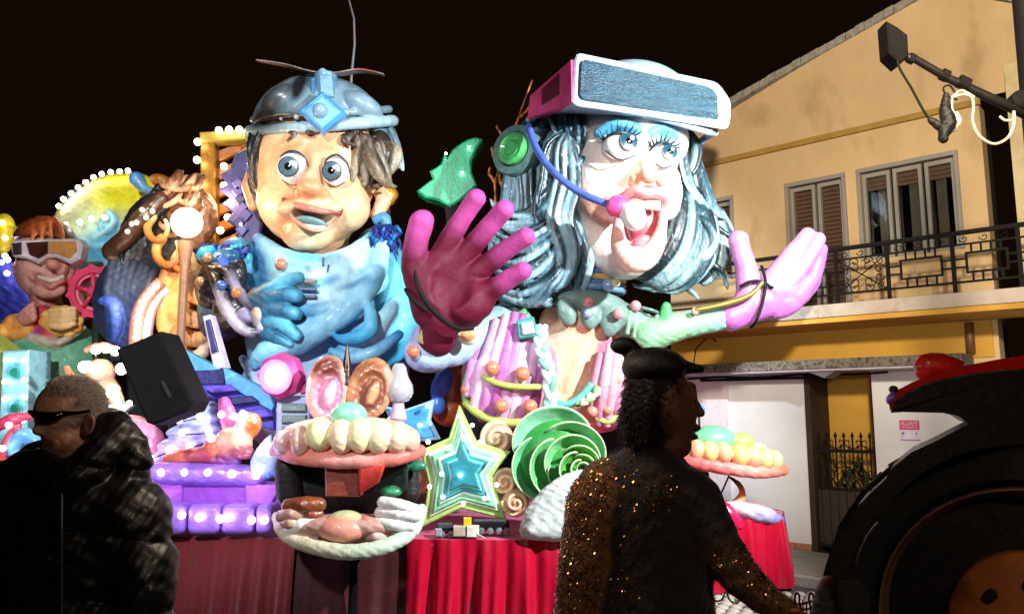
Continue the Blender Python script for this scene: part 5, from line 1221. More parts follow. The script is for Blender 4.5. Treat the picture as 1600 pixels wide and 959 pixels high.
S = SculptD(7.9, k=5, vox=1.7, noise=.4); S.T([(1134, 788, 0, 6), (1160, 796, -10, 11), (1190, 804, -12, 12), (1218, 812, 0, 8)], ['#d8c0a0', '#b8b4c8', '#a8a4cc', '#6c62b0'], n=3); S.T([(1158, 786, -6, 3), (1180, 790, -12, 5), (1205, 800, -8, 5)], ['#8c2c20', '#d05c58', '#dca0a0'], n=3); S.E(1184, 796, -20, 8, 6, 5, '#ece6e0', rot=20); S.build('lips', M_VCG, lp)
S = SculptD(7.9, k=4, vox=1.7, noise=.3); S.T([(1140, 745, -4, 2), (1154, 756, -6, 4), (1160, 770, -4, 5), (1154, 786, 0, 9), (1142, 792, 0, 8)], ['#1c0c08', '#3a1408', '#b8582c', '#e0a884', '#d8b8a0'], n=4); S.build('hook', M_VCG, lp)
pl = thing('thin_pole', 'thin dark pole leaning beside the right-hand lobed shell', 'pole', on_deck(1125, 7.8)); b = MB(); b.tube([P(1151, 700, 7.75), P(1138, 745, 7.75), P(1122, 782, 7.75), P(1118, 812, 7.75)], .009, 6); b.build('rod', M_IRON, pl)
fl = thing('cloth_fold', 'loose peak of glossy red cloth at the right end of the platform', 'cloth', on_deck(1120, 7.8))
S = SculptD(7.8, k=5, vox=1.8, noise=.5); S.T([(1106, 776, 0, 8), (1116, 796, -6, 12), (1128, 816, -8, 8)], '#d01040', n=3); S.T([(1126, 784, 0, 7), (1138, 802, -6, 12), (1154, 818, -4, 7)], '#e01850', n=3); S.T([(1100, 812, 0, 10), (1150, 820, 0, 8)], '#c01038'); S.build('fold', M_VCG, fl)

# ================================================================ toy train on the cloth
ty = thing('toy_train', 'small dark toy train with a white box and yellow cap below the green star', 'toy', on_deck(740, 6.65))
TYY = 6.68; DZ = P(0, 834, TYY).z
def tb(name, x0, x1, y0, y1, d0, d1, m): return slab(name, [(x0, y0), (x1, y0), (x1, y1), (x0, y1)], TYY, d0, d1-d0, m, ty, 1)
tb('locomotive', 680, 732, 824, 834, -6, 14, M_IRON); tb('boiler', 684, 706, 818, 825, -4, 10, paint('#3a3f48')); tb('wagon', 744, 796, 816, 828, 8, 26, M_IRON); tb('wagon_rail', 740, 790, 812, 816, 10, 24, paint('#40424c'))
tb('white_box', 708, 728, 822, 838, -18, -2, paint('#b8a898')); tb('white_box', 729, 748, 822, 839, -20, -4, paint('#dcd6c4')); tb('yellow_cap', 724, 736, 809, 822, -12, 0, paint('#e0b81c')); tb('buffer', 680, 690, 826, 838, -14, -6, paint('#9a9aa0'))
b = MB(); b.tube([P(742, 832, TYY-.1), P(758, 840, TYY-.14)], .006, 5); b.build('coupling', paint('#c8c0b0'), ty)
for x in (690, 704, 718, 752, 766, 780, 792): disc('wheel', P(x, 834 if x < 730 else 829, TYY-(.05 if x < 730 else -.03)), [(5, -2), (5, 2), (2, 3), (0, 3)], (0, -1, 0), paint('#6a6a70'), ty, 12, U(TYY))

# ================================================================ black loudspeaker
spk = thing('loudspeaker', 'black stage loudspeaker tilted on the left part of the float', 'speaker', on_deck(245, 6.0))
slab('cabinet', [(180, 546), (250, 517), (300, 626), (292, 642), (240, 664), (228, 660)], 5.9, 0, 70, mat('black_speaker', (.006, .005, .005), rough=.9, bump=.1, bscale=90, spec=.08), spk, 4); slab('handle', [(250, 596), (255, 594), (268, 620), (263, 622)], 5.9, -2, 4, mat('speaker_trim', (.02, .018, .017), rough=.8, spec=.1), spk, 1)
b = MB(); b.tube([P(250, 600, 6.3), P(262, 620, 6.9), P(268, 650, 7.2), P(268, 740, 7.2)], .03, 8); b.build('bracket', M_DARK, spk, True)

# ================================================================ far left: laughing man puppet
OY = 9.8
old = thing('giant_puppet', 'laughing puppet in a brown cap and white goggles at the far left of the float', 'puppet', on_deck(70, OY), 0, 'giant papier-mache figures on the float')
S = SculptD(OY, k=6, vox=1.6, noise=.4)
FS = '#cf9080'
S.E(72, 420, 0, 44, 40, 50, FS); S.E(72, 388, 4, 42, 40, 32, FS); S.E(48, 424, -26, 15, 14, 18, '#c88a7c'); S.E(104, 424, -22, 12, 14, 18, '#c88a7c'); S.E(76, 452, -24, 26, 16, 15, FS); S.E(84, 414, -40, 10, 12, 9, '#c88070'); S.E(80, 404, -34, 7, 8, 14, FS); S.E(72, 480, 10, 24, 24, 30, '#a86050')
S.T([(58, 430, -38, 3), (78, 440, -44, 5), (100, 430, -36, 3)], '#7c2c28', mode='sub', k=3, f=3); S.T([(60, 440, -36, 4), (80, 448, -40, 5), (98, 438, -34, 4)], '#b86a60', k=4)
for x, q in ((42, 1), (50, 1), (108, -1)): S.T([(x, 410, -30, 2), (x+q*4, 424, -36, 2), (x+q*10, 438, -34, 2)], '#8c4c40', k=4)
S.E(28, 420, 0, 7, 10, 14, FS)
oh = S.build('head', M_VC, old)
S = SculptD(OY, k=2, vox=1.5); S.T([(62, 433, -38, 3.4), (80, 438, -42, 4), (98, 432, -36, 3)], '#d8bcae', n=3); S.build('teeth', M_VCG, oh)
S = SculptD(OY, k=4, vox=1.6, noise=.4); S.E(70, 376, 0, 44, 42, 38, '#7a3418'); S.B(70, 420, 0, 80, 60, 44, '#3a1c10', mode='sub', k=2)
for x in (54, 66, 78, 94): S.T([(70+(x-70)*.6, 340, -8, 3), (x, 352, -32, 3), (70+(x-70)*1.2, 374, -44, 3)], '#b8602c', n=2, k=3)
S.build('cap', M_VCG, old)
gog = slab('goggles', [(22, 374), (122, 372), (128, 384), (124, 404), (108, 412), (86, 402), (72, 402), (58, 412), (40, 404), (18, 400), (14, 382)], OY, -52, 22, paint('#c0b0b0'), old, 3)
slab('lens', [(40, 379), (74, 377), (74, 396), (60, 404), (46, 398)], OY, -54, 4, paint('#3a1c14', coat=.8, rough=.15), gog, 1); slab('lens', [(75, 377), (118, 377), (120, 392), (108, 404), (88, 396), (75, 396)], OY, -54, 4, paint('#b87c44', coat=.8, rough=.15), gog, 1); slab('strap', [(18, 380), (34, 378), (34, 398), (20, 398)], OY, -53, 6, paint('#2a1c1a'), gog, 1)
S = SculptD(OY, k=8, vox=2, noise=.6); S.E(90, 570, 20, 76, 60, 70, '#5fa07c'); S.E(60, 540, 10, 60, 40, 40, '#78b49a'); S.T([(66, 480, 0, 12), (80, 520, -20, 16)], '#b83a4a'); S.E(66, 505, -8, 16, 20, 26, '#c83c50'); S.T([(50, 526, -30, 5), (90, 536, -36, 6), (130, 512, -20, 5)], '#b8a890', n=3); S.E(62, 520, -26, 12, 8, 8, '#a02c90', mode='paint', f=4)
S.E(20, 560, 10, 40, 36, 40, '#6a98a8'); S.build('torso', M_VC, old)
S = SculptD(OY, k=2.5, vox=1.6, noise=.3)
for i in range(7): a = R(200+i*26); S.E(26+20*math.cos(a)-2, 506-14*math.sin(a)+4, -26, 11, 10, 10, ['#d89038', '#e0a850'][i % 2])
S.E(26, 508, -24, 22, 12, 18, '#d89038')
for i in range(4): S.T([(30+i*3, 496+i*3, -38, 4), (40+i*4, 484+i*5, -42, 4), (52+i*1, 474+i*6, -40, 3)], '#c08070', n=2)
S.build('hand', M_VC, old)
S = SculptD(OY, k=2.5, vox=1.6, noise=.3); S.E(94, 502, -28, 28, 12, 24, '#d8a050')
for i in range(8): a = R(-60+i*34); S.E(96+26*math.cos(a), 504-20*math.sin(a), -30, 9, 8, 8, ['#e0b060', '#d09040'][i % 2])
for i in range(4): S.T([(80, 486+i*8, -44, 4.5), (98, 484+i*9, -50, 5), (116, 482+i*8, -46, 4)], '#e0b078', n=2)
S.build('hand', M_VC, old)
# pink ship's-wheel
whl = thing('gear_wheel', 'bright pink toothed wheel beside the laughing puppet', 'wheel', on_deck(145, 9.7)); c0 = (146, 456)
M_PK = paint('#d8365c')
def ring(name, cx, cy, r0, r1, Y, m, par, teeth=0, dep=14, bev=2):
    u = U(Y); n = 48; V = []; F = []
    for i in range(n):
        a = 2*math.pi*i/n; ro = r1+(5 if teeth and (i*teeth//n*1) % 1 == 0 and math.sin(a*teeth) > .2 else 0)
        for r, d in ((r0, 0), (ro, 0), (ro, dep), (r0, dep)): V.append(P(cx+r*math.cos(a), cy-r*math.sin(a), Y)+Vector((0, d*u, 0)))
    for i in range(n):
        j = (i+1) % n
        for k in range(4): F.append((i*4+k, i*4+(k+1) % 4, j*4+(k+1) % 4, j*4+k))
    b = MB(); b.add(V, F); return b.build(name, m, par, 'auto')
ring('rim', *c0, 30, 40, 9.6, M_PK, whl, 12); ring('inner_rim', *c0, 24, 29, 9.64, paint('#e0708c'), whl)
for a in (20, 92, 164, 236, 308):
    b = MB(); b.tube([P(c0[0], c0[1], 9.62), P(c0[0]+28*math.cos(R(a)), c0[1]-28*math.sin(R(a)), 9.62)], 3.5*U(9.6), 7); b.build('spoke', M_PK, whl, True)
disc('hub', P(*c0, 9.62), [(9, -6), (9, 4), (5, 8), (0, 8)], (0, -1, 0), M_PK, whl, 16, U(9.6)); b = MB(); b.tube([P(150, 496, 9.65), P(152, 640, 9.7)], .05, 8); b.build('column', paint('#1c2c20'), whl, True)
# moon
mn = thing('moon_head', 'big yellow and sky-blue crescent disc edged with bulbs in the left background', 'moon', on_deck(190, 10.6))
S = SculptD(10.5, k=4, vox=2.2, noise=.4); S.E(188, 372, 10, 112, 44, 110, '#ece020'); S.E(178, 390, -20, 110, 60, 48, '#4aa0c0', mode='paint', f=34); S.E(110, 330, -20, 36, 50, 50, '#e0e0a0', mode='paint', f=34); S.E(225, 310, -10, 60, 50, 22, '#fff000', mode='paint', f=20)
S.T([(150, 372, -30, 5), (168, 360, -34, 5), (180, 344, -36, 5), (170, 330, -36, 4)], '#9cd0d8', n=3); S.T([(120, 372, -26, 4), (150, 386, -30, 5), (190, 380, -34, 5)], '#7cc0cc', n=3); S.T([(100, 334, -24, 2), (128, 328, -34, 2), (130, 322, -36, 2), (170, 318, -38, 2), (178, 326, -38, 2), (206, 324, -38, 2)], '#7c7420', mode='paint', f=1.5)
for r in (8, 15): S.T([(168+r*math.cos(i*.7), 352-r*math.sin(i*.7), -34, 2) for i in range(10)], '#2c88a8', mode='paint', f=2)
S.build('disc', M_VC, mn)
S = SculptD(10.5, k=4, vox=2); S.E(256, 286, -10, 22, 20, 12, '#d07828', rot=24); S.build('corner', M_VC, mn)
b = MB(); b.tube([P(a[0], a[1]+2, 10.34) for a in ((92, 322), (99, 311), (111, 302), (122, 293), (134, 285), (146, 277), (159, 272), (173, 269), (187, 268), (200, 267))], .012, 5); b.build('wire', M_IRON, mn)
bulbs(mn, [(99, 311), (111, 302), (122, 293), (134, 285), (146, 277), (159, 272), (173, 269), (187, 268), (200, 267), (92, 322)], 10.3, 'violet', .035); bulbs(mn, [(103, 351), (125, 347), (143, 342), (164, 340)], 10.05, 'cool', .034)
bn_ = thing('blue_bone', 'blue bone-shaped club in front of the yellow moon disc', 'ornament', P(240, 300, 10.0))
S = SculptD(9.9, k=5, vox=1.7); S.T([(214, 280, 0, 12), (228, 296, 0, 7), (250, 300, 0, 6), (276, 296, 0, 5)], ['#5a8cc0', '#7cb0dc', '#4a80b8', '#5a8cc0'], n=3); S.build('club', M_VCG, bn_)
# yellow lamp shape and blue dotted panel at the edge
yl = thing('yellow_bell', 'yellow bulb-studded bell shape cut by the left edge of the view', 'ornament', on_deck(5, 10.2)); S = SculptD(10.2, k=5, vox=2); S.E(4, 366, 0, 20, 14, 34, '#d8c820'); S.build('bell', M_VCG, yl); bulbs(yl, [(4, 348), (8, 372)], 10.0, 'warm', .035)
bp_ = thing('blue_drape', 'deep blue drape with scattered bulbs at the far left', 'drape', on_deck(20, 10.3)); S = SculptD(10.2, k=6, vox=2.4, noise=1.2)
for i in range(7): S.T([(-14+i*10, 400+i*6, 0, 9), (-12+i*10, 450, -6, 9), (-14+i*11, 520, 0, 12), (-20+i*12, 600, 0, 12)], ['#3a48b0', '#2a3498', '#1c2460'], n=2)
S.build('cloth', M_VC, bp_); bulbs(bp_, [(8, 400), (12, 406), (11, 427), (40, 451), (2, 410)], 9.95, 'violet', .035)
# teal tower with peacock eyes
tw_ = thing('peacock_panel', 'pale teal column with green peacock eyes and bulbs at the left edge', 'panel', on_deck(24, 8.8)); slab('board', [(2, 548), (44, 546), (40, 740), (-6, 740)], 8.8, 0, 60, paint('#8fc4d0'), tw_, 3); slab('side_board', [(-30, 520), (2, 548), (-6, 740), (-40, 740)], 8.85, 0, 60, paint('#8a9a3c'), tw_, 3)
for y in (584, 640): slab('peacock_eye', [(22+12*math.sin(i*math.pi/8), y-14*math.cos(i*math.pi/8)*(1.3 if math.cos(i*math.pi/8) > 0 else .7)) for i in range(16)], 8.8, -4, 5, paint('#5aa8b8'), tw_, 1); slab('peacock_pupil', [(22+7*math.sin(i*math.pi/8), y-8*math.cos(i*math.pi/8)*(1.3 if math.cos(i*math.pi/8) > 0 else .7)) for i in range(16)], 8.8, -8, 5, paint('#1c8a6c'), tw_, 1)
bulbs(tw_, [(10, 562), (38, 562), (8, 596), (38, 593), (8, 623), (38, 620), (4, 660), (36, 656)], 8.72, 'cool', .03)
pk = thing('pink_petals', 'red and pink petal shapes at the left edge behind the man’s shoulder', 'flower', on_deck(20, 7.6)); S = SculptD(7.6, k=3, vox=2); S.T([(-10, 670, 0, 8), (20, 654, -8, 9), (50, 650, 0, 5)], '#d84060', n=3); S.T([(0, 720, 0, 7), (14, 690, -8, 9), (28, 664, 0, 6)], '#c84850', n=3); S.T([(60, 700, 0, 10), (40, 680, -6, 12), (20, 700, -6, 10), (34, 716, 0, 8)], ['#4a90c8', '#7cb0d8'], n=4); S.E(20, 760, 6, 60, 20, 50, '#8c3c6c'); S.build('petal', M_VCG, pk); bulbs(pk, [(4, 700), (14, 664), (2, 730)], 7.4, 'violet', .03)
# bright little figures near (150,600)
cr = thing('white_cherub', 'overlit white cherub figure with lamps behind the bald man’s head', 'figure', on_deck(160, 8.3))
S = SculptD(8.2, k=5, vox=1.9, noise=.5); S.E(156, 584, 0, 22, 20, 24, '#a88c7c'); S.E(160, 630, 4, 30, 24, 44, '#9c8474'); S.T([(136, 600, -8, 10), (112, 590, -12, 8), (104, 576, -12, 6)], '#b07c58', n=3); S.T([(178, 610, -6, 10), (190, 640, -10, 8)], '#e4cdb8', n=3); S.E(164, 572, -16, 8, 6, 12, '#d89080', mode='paint', f=6); S.T([(136, 546, 0, 5), (160, 540, -6, 6), (186, 548, 0, 5)], '#d88c70', n=3); S.build('body', M_VC, cr)
slab('star', [(184+(24 if i % 2 == 0 else 10)*math.sin(i*math.pi/5), 640-(24 if i % 2 == 0 else 10)*math.cos(i*math.pi/5)) for i in range(10)], 7.95, 0, 12, paint('#d0e8e4'), cr, 2)
bulbs(cr, [(137, 571), (150, 546), (166, 544), (180, 548), (190, 578)], 8.0, 'warm', .05); bulbs(cr, [(132, 573), (190, 576)], 7.96, 'white', .06); bulbs(cr, [(160, 648), (202, 630), (170, 616), (178, 666)], 7.85, 'cool', .03)
lamp('POINT', 'cherub_lamp_glow', P(160, 560, 7.75), None, 7, (1, .86, .66), .1)
# pink dome with bulbs
pdm = thing('pink_dome', 'pink dome dotted with bulbs between the bald man and the violet plinth', 'dome', on_deck(215, 7.2)); S = SculptD(7.2, k=8, vox=2, noise=.4); S.E(205, 715, 0, 52, 40, 66, '#d07c98', rot=-10); S.E(240, 700, 0, 16, 20, 30, '#c06c90'); S.build('dome', M_VCG, pdm); bulbs(pdm, [(202, 670), (226, 700), (236, 716), (190, 690)], 6.92, 'pink', .03)
# ================================================================ curly-haired giant with orange fist (seen from behind/side)
KY = 8.9
gi = thing('giant_puppet', 'shaggy brown-haired puppet lit warm beside the round globe lamp', 'puppet', on_deck(250, KY), 0, 'giant papier-mache figures on the float')
S = SculptD(KY, k=6, vox=2, noise=.8); S.E(250, 390, 20, 66, 50, 96, '#120d0c'); S.E(300, 340, 10, 40, 36, 52, '#9c6a48'); S.E(200, 470, 20, 52, 44, 76, '#1b2440'); S.E(288, 470, 0, 46, 34, 66, '#c88448'); S.build('head', M_VCM, gi)
L_ = []; r_ = random.Random(4)
for i in range(20):
    t = i/19; L_.append([(268-t*10+r_.uniform(-8, 8), 300+r_.uniform(-6, 6), -10, 8), (232-t*26+r_.uniform(-8, 8), 330+t*50, -24, 11), (216-t*24+r_.uniform(-8, 8), 370+t*60, -26, 10), (204-t*20+r_.uniform(-12, 12), 410+t*70, -16, 3)])
hairmass('hair', [], L_, Y=KY, parent=gi, cols=('#060505', '#0f0c0d', '#2c2a33'), split=2, vox=2)
L_ = []
for i in range(22):
    x = 276+r_.uniform(-6, 40); y = 268+r_.uniform(0, 80); L_.append([(x, y, -30, 5), (x-8, y+12, -38, 7), (x-20+r_.uniform(-6, 6), y+18, -38, 6), (x-32, y+14+r_.uniform(-6, 10), -34, 2)])
hairmass('hair', [], L_, Y=KY, parent=gi, cols=('#4a2814', '#8a5a38', '#c89c78'), split=2, vox=2)
S = SculptD(KY, k=2, vox=1.7); 
for (cx, cy, r, rr) in ((246, 356, 16, 7), (262, 392, 18, 8), (284, 408, 12, 6)): S.T([(cx+r*math.cos(a), cy-r*math.sin(a)*1.2, -46-4*i, rr*(1-.09*i)) for i, a in enumerate([R(120+40*i) for i in range(8)])], ['#d89c58', '#b86c30', '#e0b078'], n=2)
S.build('curl', M_VCG, gi)
S = SculptD(KY, k=4, vox=1.8, noise=.5); OC = ['#b87034', '#d89450', '#e8b880']
S.E(276, 476, -34, 30, 22, 54, OC[1], rot=-6); S.T([(262, 424, -40, 10), (252, 470, -46, 12), (262, 520, -44, 12), (290, 548, -40, 10)], [OC[0], OC[1], OC[0]], n=3); S.T([(292, 402, -40, 13), (296, 430, -50, 15), (290, 456, -48, 12)], OC[2], n=3)
S.T([(282, 446, -50, 12), (306, 462, -54, 13), (324, 474, -46, 9)], [OC[1], OC[2]], n=3); S.T([(272, 486, -52, 11), (300, 498, -56, 13), (322, 504, -46, 9)], [OC[1], OC[2]], n=3); S.T([(280, 520, -48, 12), (304, 530, -50, 12), (322, 524, -44, 8)], [OC[0], OC[2]], n=3)
S.T([(276, 560, -40, 8), (310, 556, -44, 10), (322, 540, -40, 8)], '#e0c0a8', n=3); S.build('fist', M_VC, gi)
S = SculptD(KY, k=3, vox=1.8, noise=.4); S.T([(250, 310, -44, 12), (222, 340, -52, 13), (196, 372, -50, 13), (172, 392, -40, 12), (178, 402, -36, 8)], '#3a2216', n=3); S.T([(254, 302, -44, 3), (218, 330, -60, 3), (188, 364, -56, 3), (164, 384, -44, 3)], '#7c4e30', n=3, k=2); st_ = S.build('strap', M_VCG, gi)
for a in ((238, 330), (228, 340), (222, 328), (213, 348), (199, 362), (206, 350)): stud(a[0], a[1], -64, 4.5, st_, '#d8c0a8', KY)
S = SculptD(KY, k=3, vox=1.9, noise=.6)
for i in range(7): S.T([(180+i*10, 400+i*4, -30, 8), (172+i*10, 450, -38, 10), (176+i*9, 500, -36, 10), (186+i*7, 560, -30, 12)], ['#1a2034', '#3c4458', '#1c3a7a', '#101830'], n=3)
S.T([(160, 470, -40, 6), (176, 474, -48, 8), (184, 500, -48, 9), (180, 530, -44, 5)], ['#3c60c8', '#5c7cd8', '#2a48a8'], n=3); S.build('cloak', M_VC, gi)
tubep('light_strip', [(252, 440, -56, 9), (232, 462, -62, 10), (219, 486, -62, 11), (214, 520, -60, 11), (212, 560, -56, 10)], 10, paint('#c87468'), gi, KY, sp=5)
tubep('light_strip', [(262, 452, -54, 5), (246, 470, -58, 6), (234, 500, -60, 7), (228, 550, -56, 7)], 6, paint('#b8b4c8'), gi, KY, sp=5)
bulbs(gi, [(244, 447), (236, 455), (229, 463), (222, 473), (218, 484), (215, 495), (215, 506), (214, 517), (213, 527)], KY-.58, 'warm', .034)
gl = thing('globe_lamp', 'brightly lit round globe lamp on a post in the middle of the left side', 'lamp', on_deck(290, 8.2)); c = P(292, 348, 8.2)
b = MB(); b.ball(c, 24*U(8.2), 24); b.build('globe', mat('lit_globe', (.9, .9, .9), rough=.3, var=0, bump=0, emit=(1, .84, .6), estr=12), gl, True)
b = MB(); b.lathe(P(288, 420, 8.22), [(.05, -1.6), (.045, 0), (.06, .1), (.09, .3)], 14); b.build('post', paint('#8c6448'), gl, 'auto')
lamp('POINT', 'globe_lamp_glow', c+Vector((-.02, -.30, 0.05)), None, 60, (1, .72, .42), .16)
# gold frame with bulbs and spiky wing
fr = thing('gold_portal', 'upright gold portal lined with glowing bulbs behind the brown-haired puppet', 'frame', on_deck(345, 9.5))
GLD = mat('gold_board', H('#8c6420'), rough=.3, metal=.4, var=.3, bump=.3)
slab('post', [(312, 208), (336, 206), (336, 420), (313, 420)], 9.4, 0, 20, GLD, fr, 2); slab('crossbar', [(311, 206), (384, 202), (386, 218), (312, 222)], 9.35, 0, 24, paint('#a08c34'), fr, 2); slab('post', [(376, 220), (388, 220), (388, 420), (378, 420)], 9.5, 0, 20, GLD, fr, 2)
for i in range(7):
    y = 226+i*28; slab('slat', [(338, y+10), (378, y-6), (378, y+10), (340, y+26)], 9.55, 0, 10, paint('#b07038'), fr, 2)
bulbs(fr, [(309, 222), (308, 250), (309, 282), (310, 310), (309, 330), (342, 204), (358, 203), (374, 203), (350, 260), (362, 320), (356, 340), (344, 360), (362, 300), (350, 290)], 9.3, 'warm', .045)
lamp('POINT', 'gold_frame_glow', P(350, 310, 9.1), None, 32, (1, .7, .4), .15)
wg = thing('spiky_wing', 'dark purple spiky wing between the gold frame and the smiling puppet', 'wing', on_deck(380, 9.2))
WO = [(366, 240), (392, 226), (404, 250), (412, 330), (404, 380), (378, 380), (366, 366), (372, 356), (352, 344), (362, 332), (346, 318), (358, 308), (340, 296), (354, 288), (342, 272), (358, 264)]
slab('wing', WO, 9.15, 0, 26, paint('#38346c'), wg, 3); bulbs(wg, [(352, 318), (376, 350), (388, 256)], 9.08, 'violet', .016)
for i in range(9): S_ = rnd.uniform; x, y = 366+rnd.uniform(0, 34), 262+i*12; slab('scale', [(x-10, y), (x, y-8), (x+10, y), (x, y+12)], 9.12, -2, 5, paint(['#4a4684', '#2c2858', '#5a5694'][i % 3]), wg, 1)
# bulb-rimmed scrolls and jewels filling the deck behind the figures
def scrollpiece(name, label, cat, pts, r, cols, Y, grp=None, jewel=None):
    t = thing(name, label, cat, on_deck(pts[0][0], Y), 0, grp); S = SculptD(Y, k=4, vox=2, noise=.5); S.T([(a[0], a[1], a[2] if len(a) > 2 else 0, (a[3] if len(a) > 3 else r)) for a in pts], cols, n=3); S.build('scroll', M_VCG, t); return t
scrollpiece('scroll_ornament', 'orange-brown scroll in the dark gap between the two big puppets', 'ornament', [(700, 640, 0, 26), (706, 600, 0, 24), (690, 566, 0, 16), (668, 560, 0, 8)], 20, ['#8c4420', '#a8602c', '#6a3018'], 8.4)
jw = thing('blue_jewel', 'glossy blue jewel set in the dark gap between the two big puppets', 'jewel', on_deck(690, 8.2)); S = SculptD(8.1, k=3, vox=1.8); S.E(690, 600, 0, 15, 12, 26, '#2450b8', rot=24); S.E(684, 632, 4, 12, 12, 16, '#3a7ad0'); S.build('stone', M_VCG, jw)
scrollpiece('scroll_ornament', 'deep violet scroll under the blue girder', 'ornament', [(360, 690, 0, 30), (340, 640, 0, 26), (352, 600, 0, 20)], 20, ['#6a2c88', '#4a2470', '#30205c'], 8.0)
scrollpiece('scroll_ornament', 'pink scroll with bulbs beside the violet girder foot', 'ornament', [(362, 676, 0, 12), (356, 648, 0, 13), (350, 628, 0, 9)], 12, ['#c86a90', '#b85a98'], 7.0); bulbs(bpy.data.objects['scroll_ornament.002'], [(346, 647), (365, 650), (369, 672)], 6.8, 'pink', .03)
bk = thing('backdrop_panel', 'plain dark board closing the float behind the figures', 'panel', (-1.5, 10.9, DECK_Z)); b = MB(); b.bb(px_x(20, 10.9), px_x(1000, 10.9), 10.88, 10.95, DECK_Z, 2.3); b.build('board', mat('black_board', (.012, .01, .014), rough=.9), bk, fix=False)

# ================================================================ street lamp arm with cables, top right
SL = 3.3
slm = thing('street_lamp_arm', 'black street lamp arm with tangled cables crossing the yellow gable at top right', 'street lamp', P(1600, 172, SL))
u = U(SL)
b = MB(); b.prism([P(x, y, SL) for x, y in ((1386, 32), (1404, 42), (1419, 54), (1421, 88), (1408, 99), (1390, 82))], Vector((0, 34*u, 0)), 3*u); b.build('lamp_head', mat('black_plastic', (.006, .005, .005), rough=.7, spec=.12), slm, 'auto')
b = MB(); b.tube([P(1412, 88, SL+.05), P(1432, 94, SL+.05), P(1480, 122, SL+.05), P(1540, 150, SL+.05), P(1640, 196, SL+.05)], [7*u, 6.5*u, 7*u, 8*u, 9*u], 10); b.build('arm', mat('dark_arm_steel', (.012, .010, .009), rough=.4, spec=.4), slm, True)
for (x, y, r, l) in ((1424, 92, 9, 10), (1476, 118, 10, 12), (1505, 130, 11, 18), (1588, 164, 14, 16)):
    disc('clamp', P(x, y, SL+.05), [(r, -l/2), (r, l/2)], (.86, 0, -.45), M_IRON, slm, 10, u)
disc('joint_box', P(1592, 160, SL+.05), [(12, -16), (17, -10), (17, 10), (12, 16)], (0, -1, .2), M_IRON, slm, 12, u)
def cable(name, pts, r, m, par=slm, Y=SL, n=6):
    q = spline(pts, n); b = MB(); b.tube([P(a[0], a[1], Y+(a[2] if len(a) > 2 else 0)) for a in q], r*U(Y), 7); return b.build(name, m, par, True)
cable('cable', [(1402, 92), (1406, 108), (1424, 138), (1440, 168), (1452, 187)], 2, M_IRON)
cable('cable', [(1494, 148), (1484, 134), (1474, 138), (1480, 150), (1496, 156)], 1.6, M_IRON)
M_CW = mat('cream_cable', H('#d8c0a0'), rough=.5)
cable('cable', [(1490, 152), (1504, 148), (1518, 152), (1521, 168), (1520, 190), (1530, 212), (1552, 225), (1574, 216), (1584, 194), (1584, 174)], 2.3, M_CW); cable('cable', [(1486, 154), (1500, 142), (1512, 146), (1522, 152)], 2, M_CW); cable('cable', [(1562, 182), (1570, 188), (1582, 188)], 2, M_CW); cable('cable', [(1488, 154), (1488, 170), (1494, 184), (1492, 200), (1480, 212)], 1.4, M_CW)
S = Sculpt(SL, k=4, vox=1.5, noise=.6); S.T([(1478, 150, 0, 5), (1477, 172, 0, 9), (1482, 192, 0, 12), (1476, 206, 0, 9)], '#0c0a08', n=3); S.T([(1454, 188, 0, 5), (1466, 196, 0, 7), (1478, 204, 0, 7)], '#0a0807', n=2); S.T([(1474, 208, 0, 7), (1474, 216, 0, 8)], '#16120e'); S.T([(1494, 178, 0, 4), (1498, 190, 0, 5), (1488, 204, 0, 4)], '#b8ac9c', n=2, k=2); S.build('socket', M_VCM, slm)
tr = thing('street_pole', 'dark street pole at the right border carrying the lamp arm', 'pole', (P(1640, 190, SL).x, SL+.06, 0)); b = MB(); b.lathe((P(1640, 190, SL).x, SL+.06, 0), [(.09, 0), (.08, 1.5), (.06, 4.4)], 12); b.build('shaft', M_IRON, tr, 'auto')

# ================================================================ tractor (nearest, right)
TY = 2.75; TU = U(TY)
trac = thing('tractor', 'dark tractor with red canopy roof, beacon and orange wheel hub cut by the right border', 'tractor', (P(1605, 900, TY+.3).x, TY+.3, 0))
M_TYR = mat('tyre_rubber', (.010, .009, .008), rough=.8, bump=.4); M_TB = mat('dark_tractor_paint', (.009, .007, .006), rough=.45, coat=.2, bump=.15)
cx, cz = P(1616, 985, TY).x, P(1616, 985, TY).z; RT = 292*TU; TD = Vector((.47, .88, 0)); RZ = Matrix.Rotation(math.atan2(-TD.x, TD.y), 3, 'Z'); cz = max(cz, RT+.0)
cc = Vector((cx, TY, cz)); AX = TD.normalized()
def wring(name, prof, m, par, n=48, smooth='auto'):
    b = MB(); b.lathe(cc, prof, n, AX, ring=prof[-1][0] > RT*.3); return b.build(name, m, par, smooth)
wh = wring('wheel', [(RT*.72, 0.01), (RT*.76, -.03), (RT*.90, -.04), (RT*.96, 0.0), (RT*.965, .36), (RT*.9, .40), (RT*.72, .38)], M_TYR, trac)
lug = MB(); 
lm = None
for i in range(22):
    for sd in (0, 1):
        a = 2*math.pi*(i+.5*sd)/22; M_ = Matrix.Rotation(-a, 3, 'Y') @ Matrix.Rotation(R(28 if sd else -28), 3, 'X')
        if lm is None:
            b = MB(); b.box((0, 0, 0), (.05, .22, .045)); lm = mesh('tread_lug', b.V, b.F, M_TYR, False)
        o = inst('tread_lug', lm, wh, cc+RZ @ Vector((math.cos(a)*RT*.975, .10+.17*sd, math.sin(a)*RT*.975)))
        o.rotation_euler = (RZ @ Matrix.Rotation(-a, 3, 'Y') @ Matrix.Rotation(R(90), 3, 'Y') @ Matrix.Rotation(R(35 if sd else -35), 3, 'Z')).to_euler()
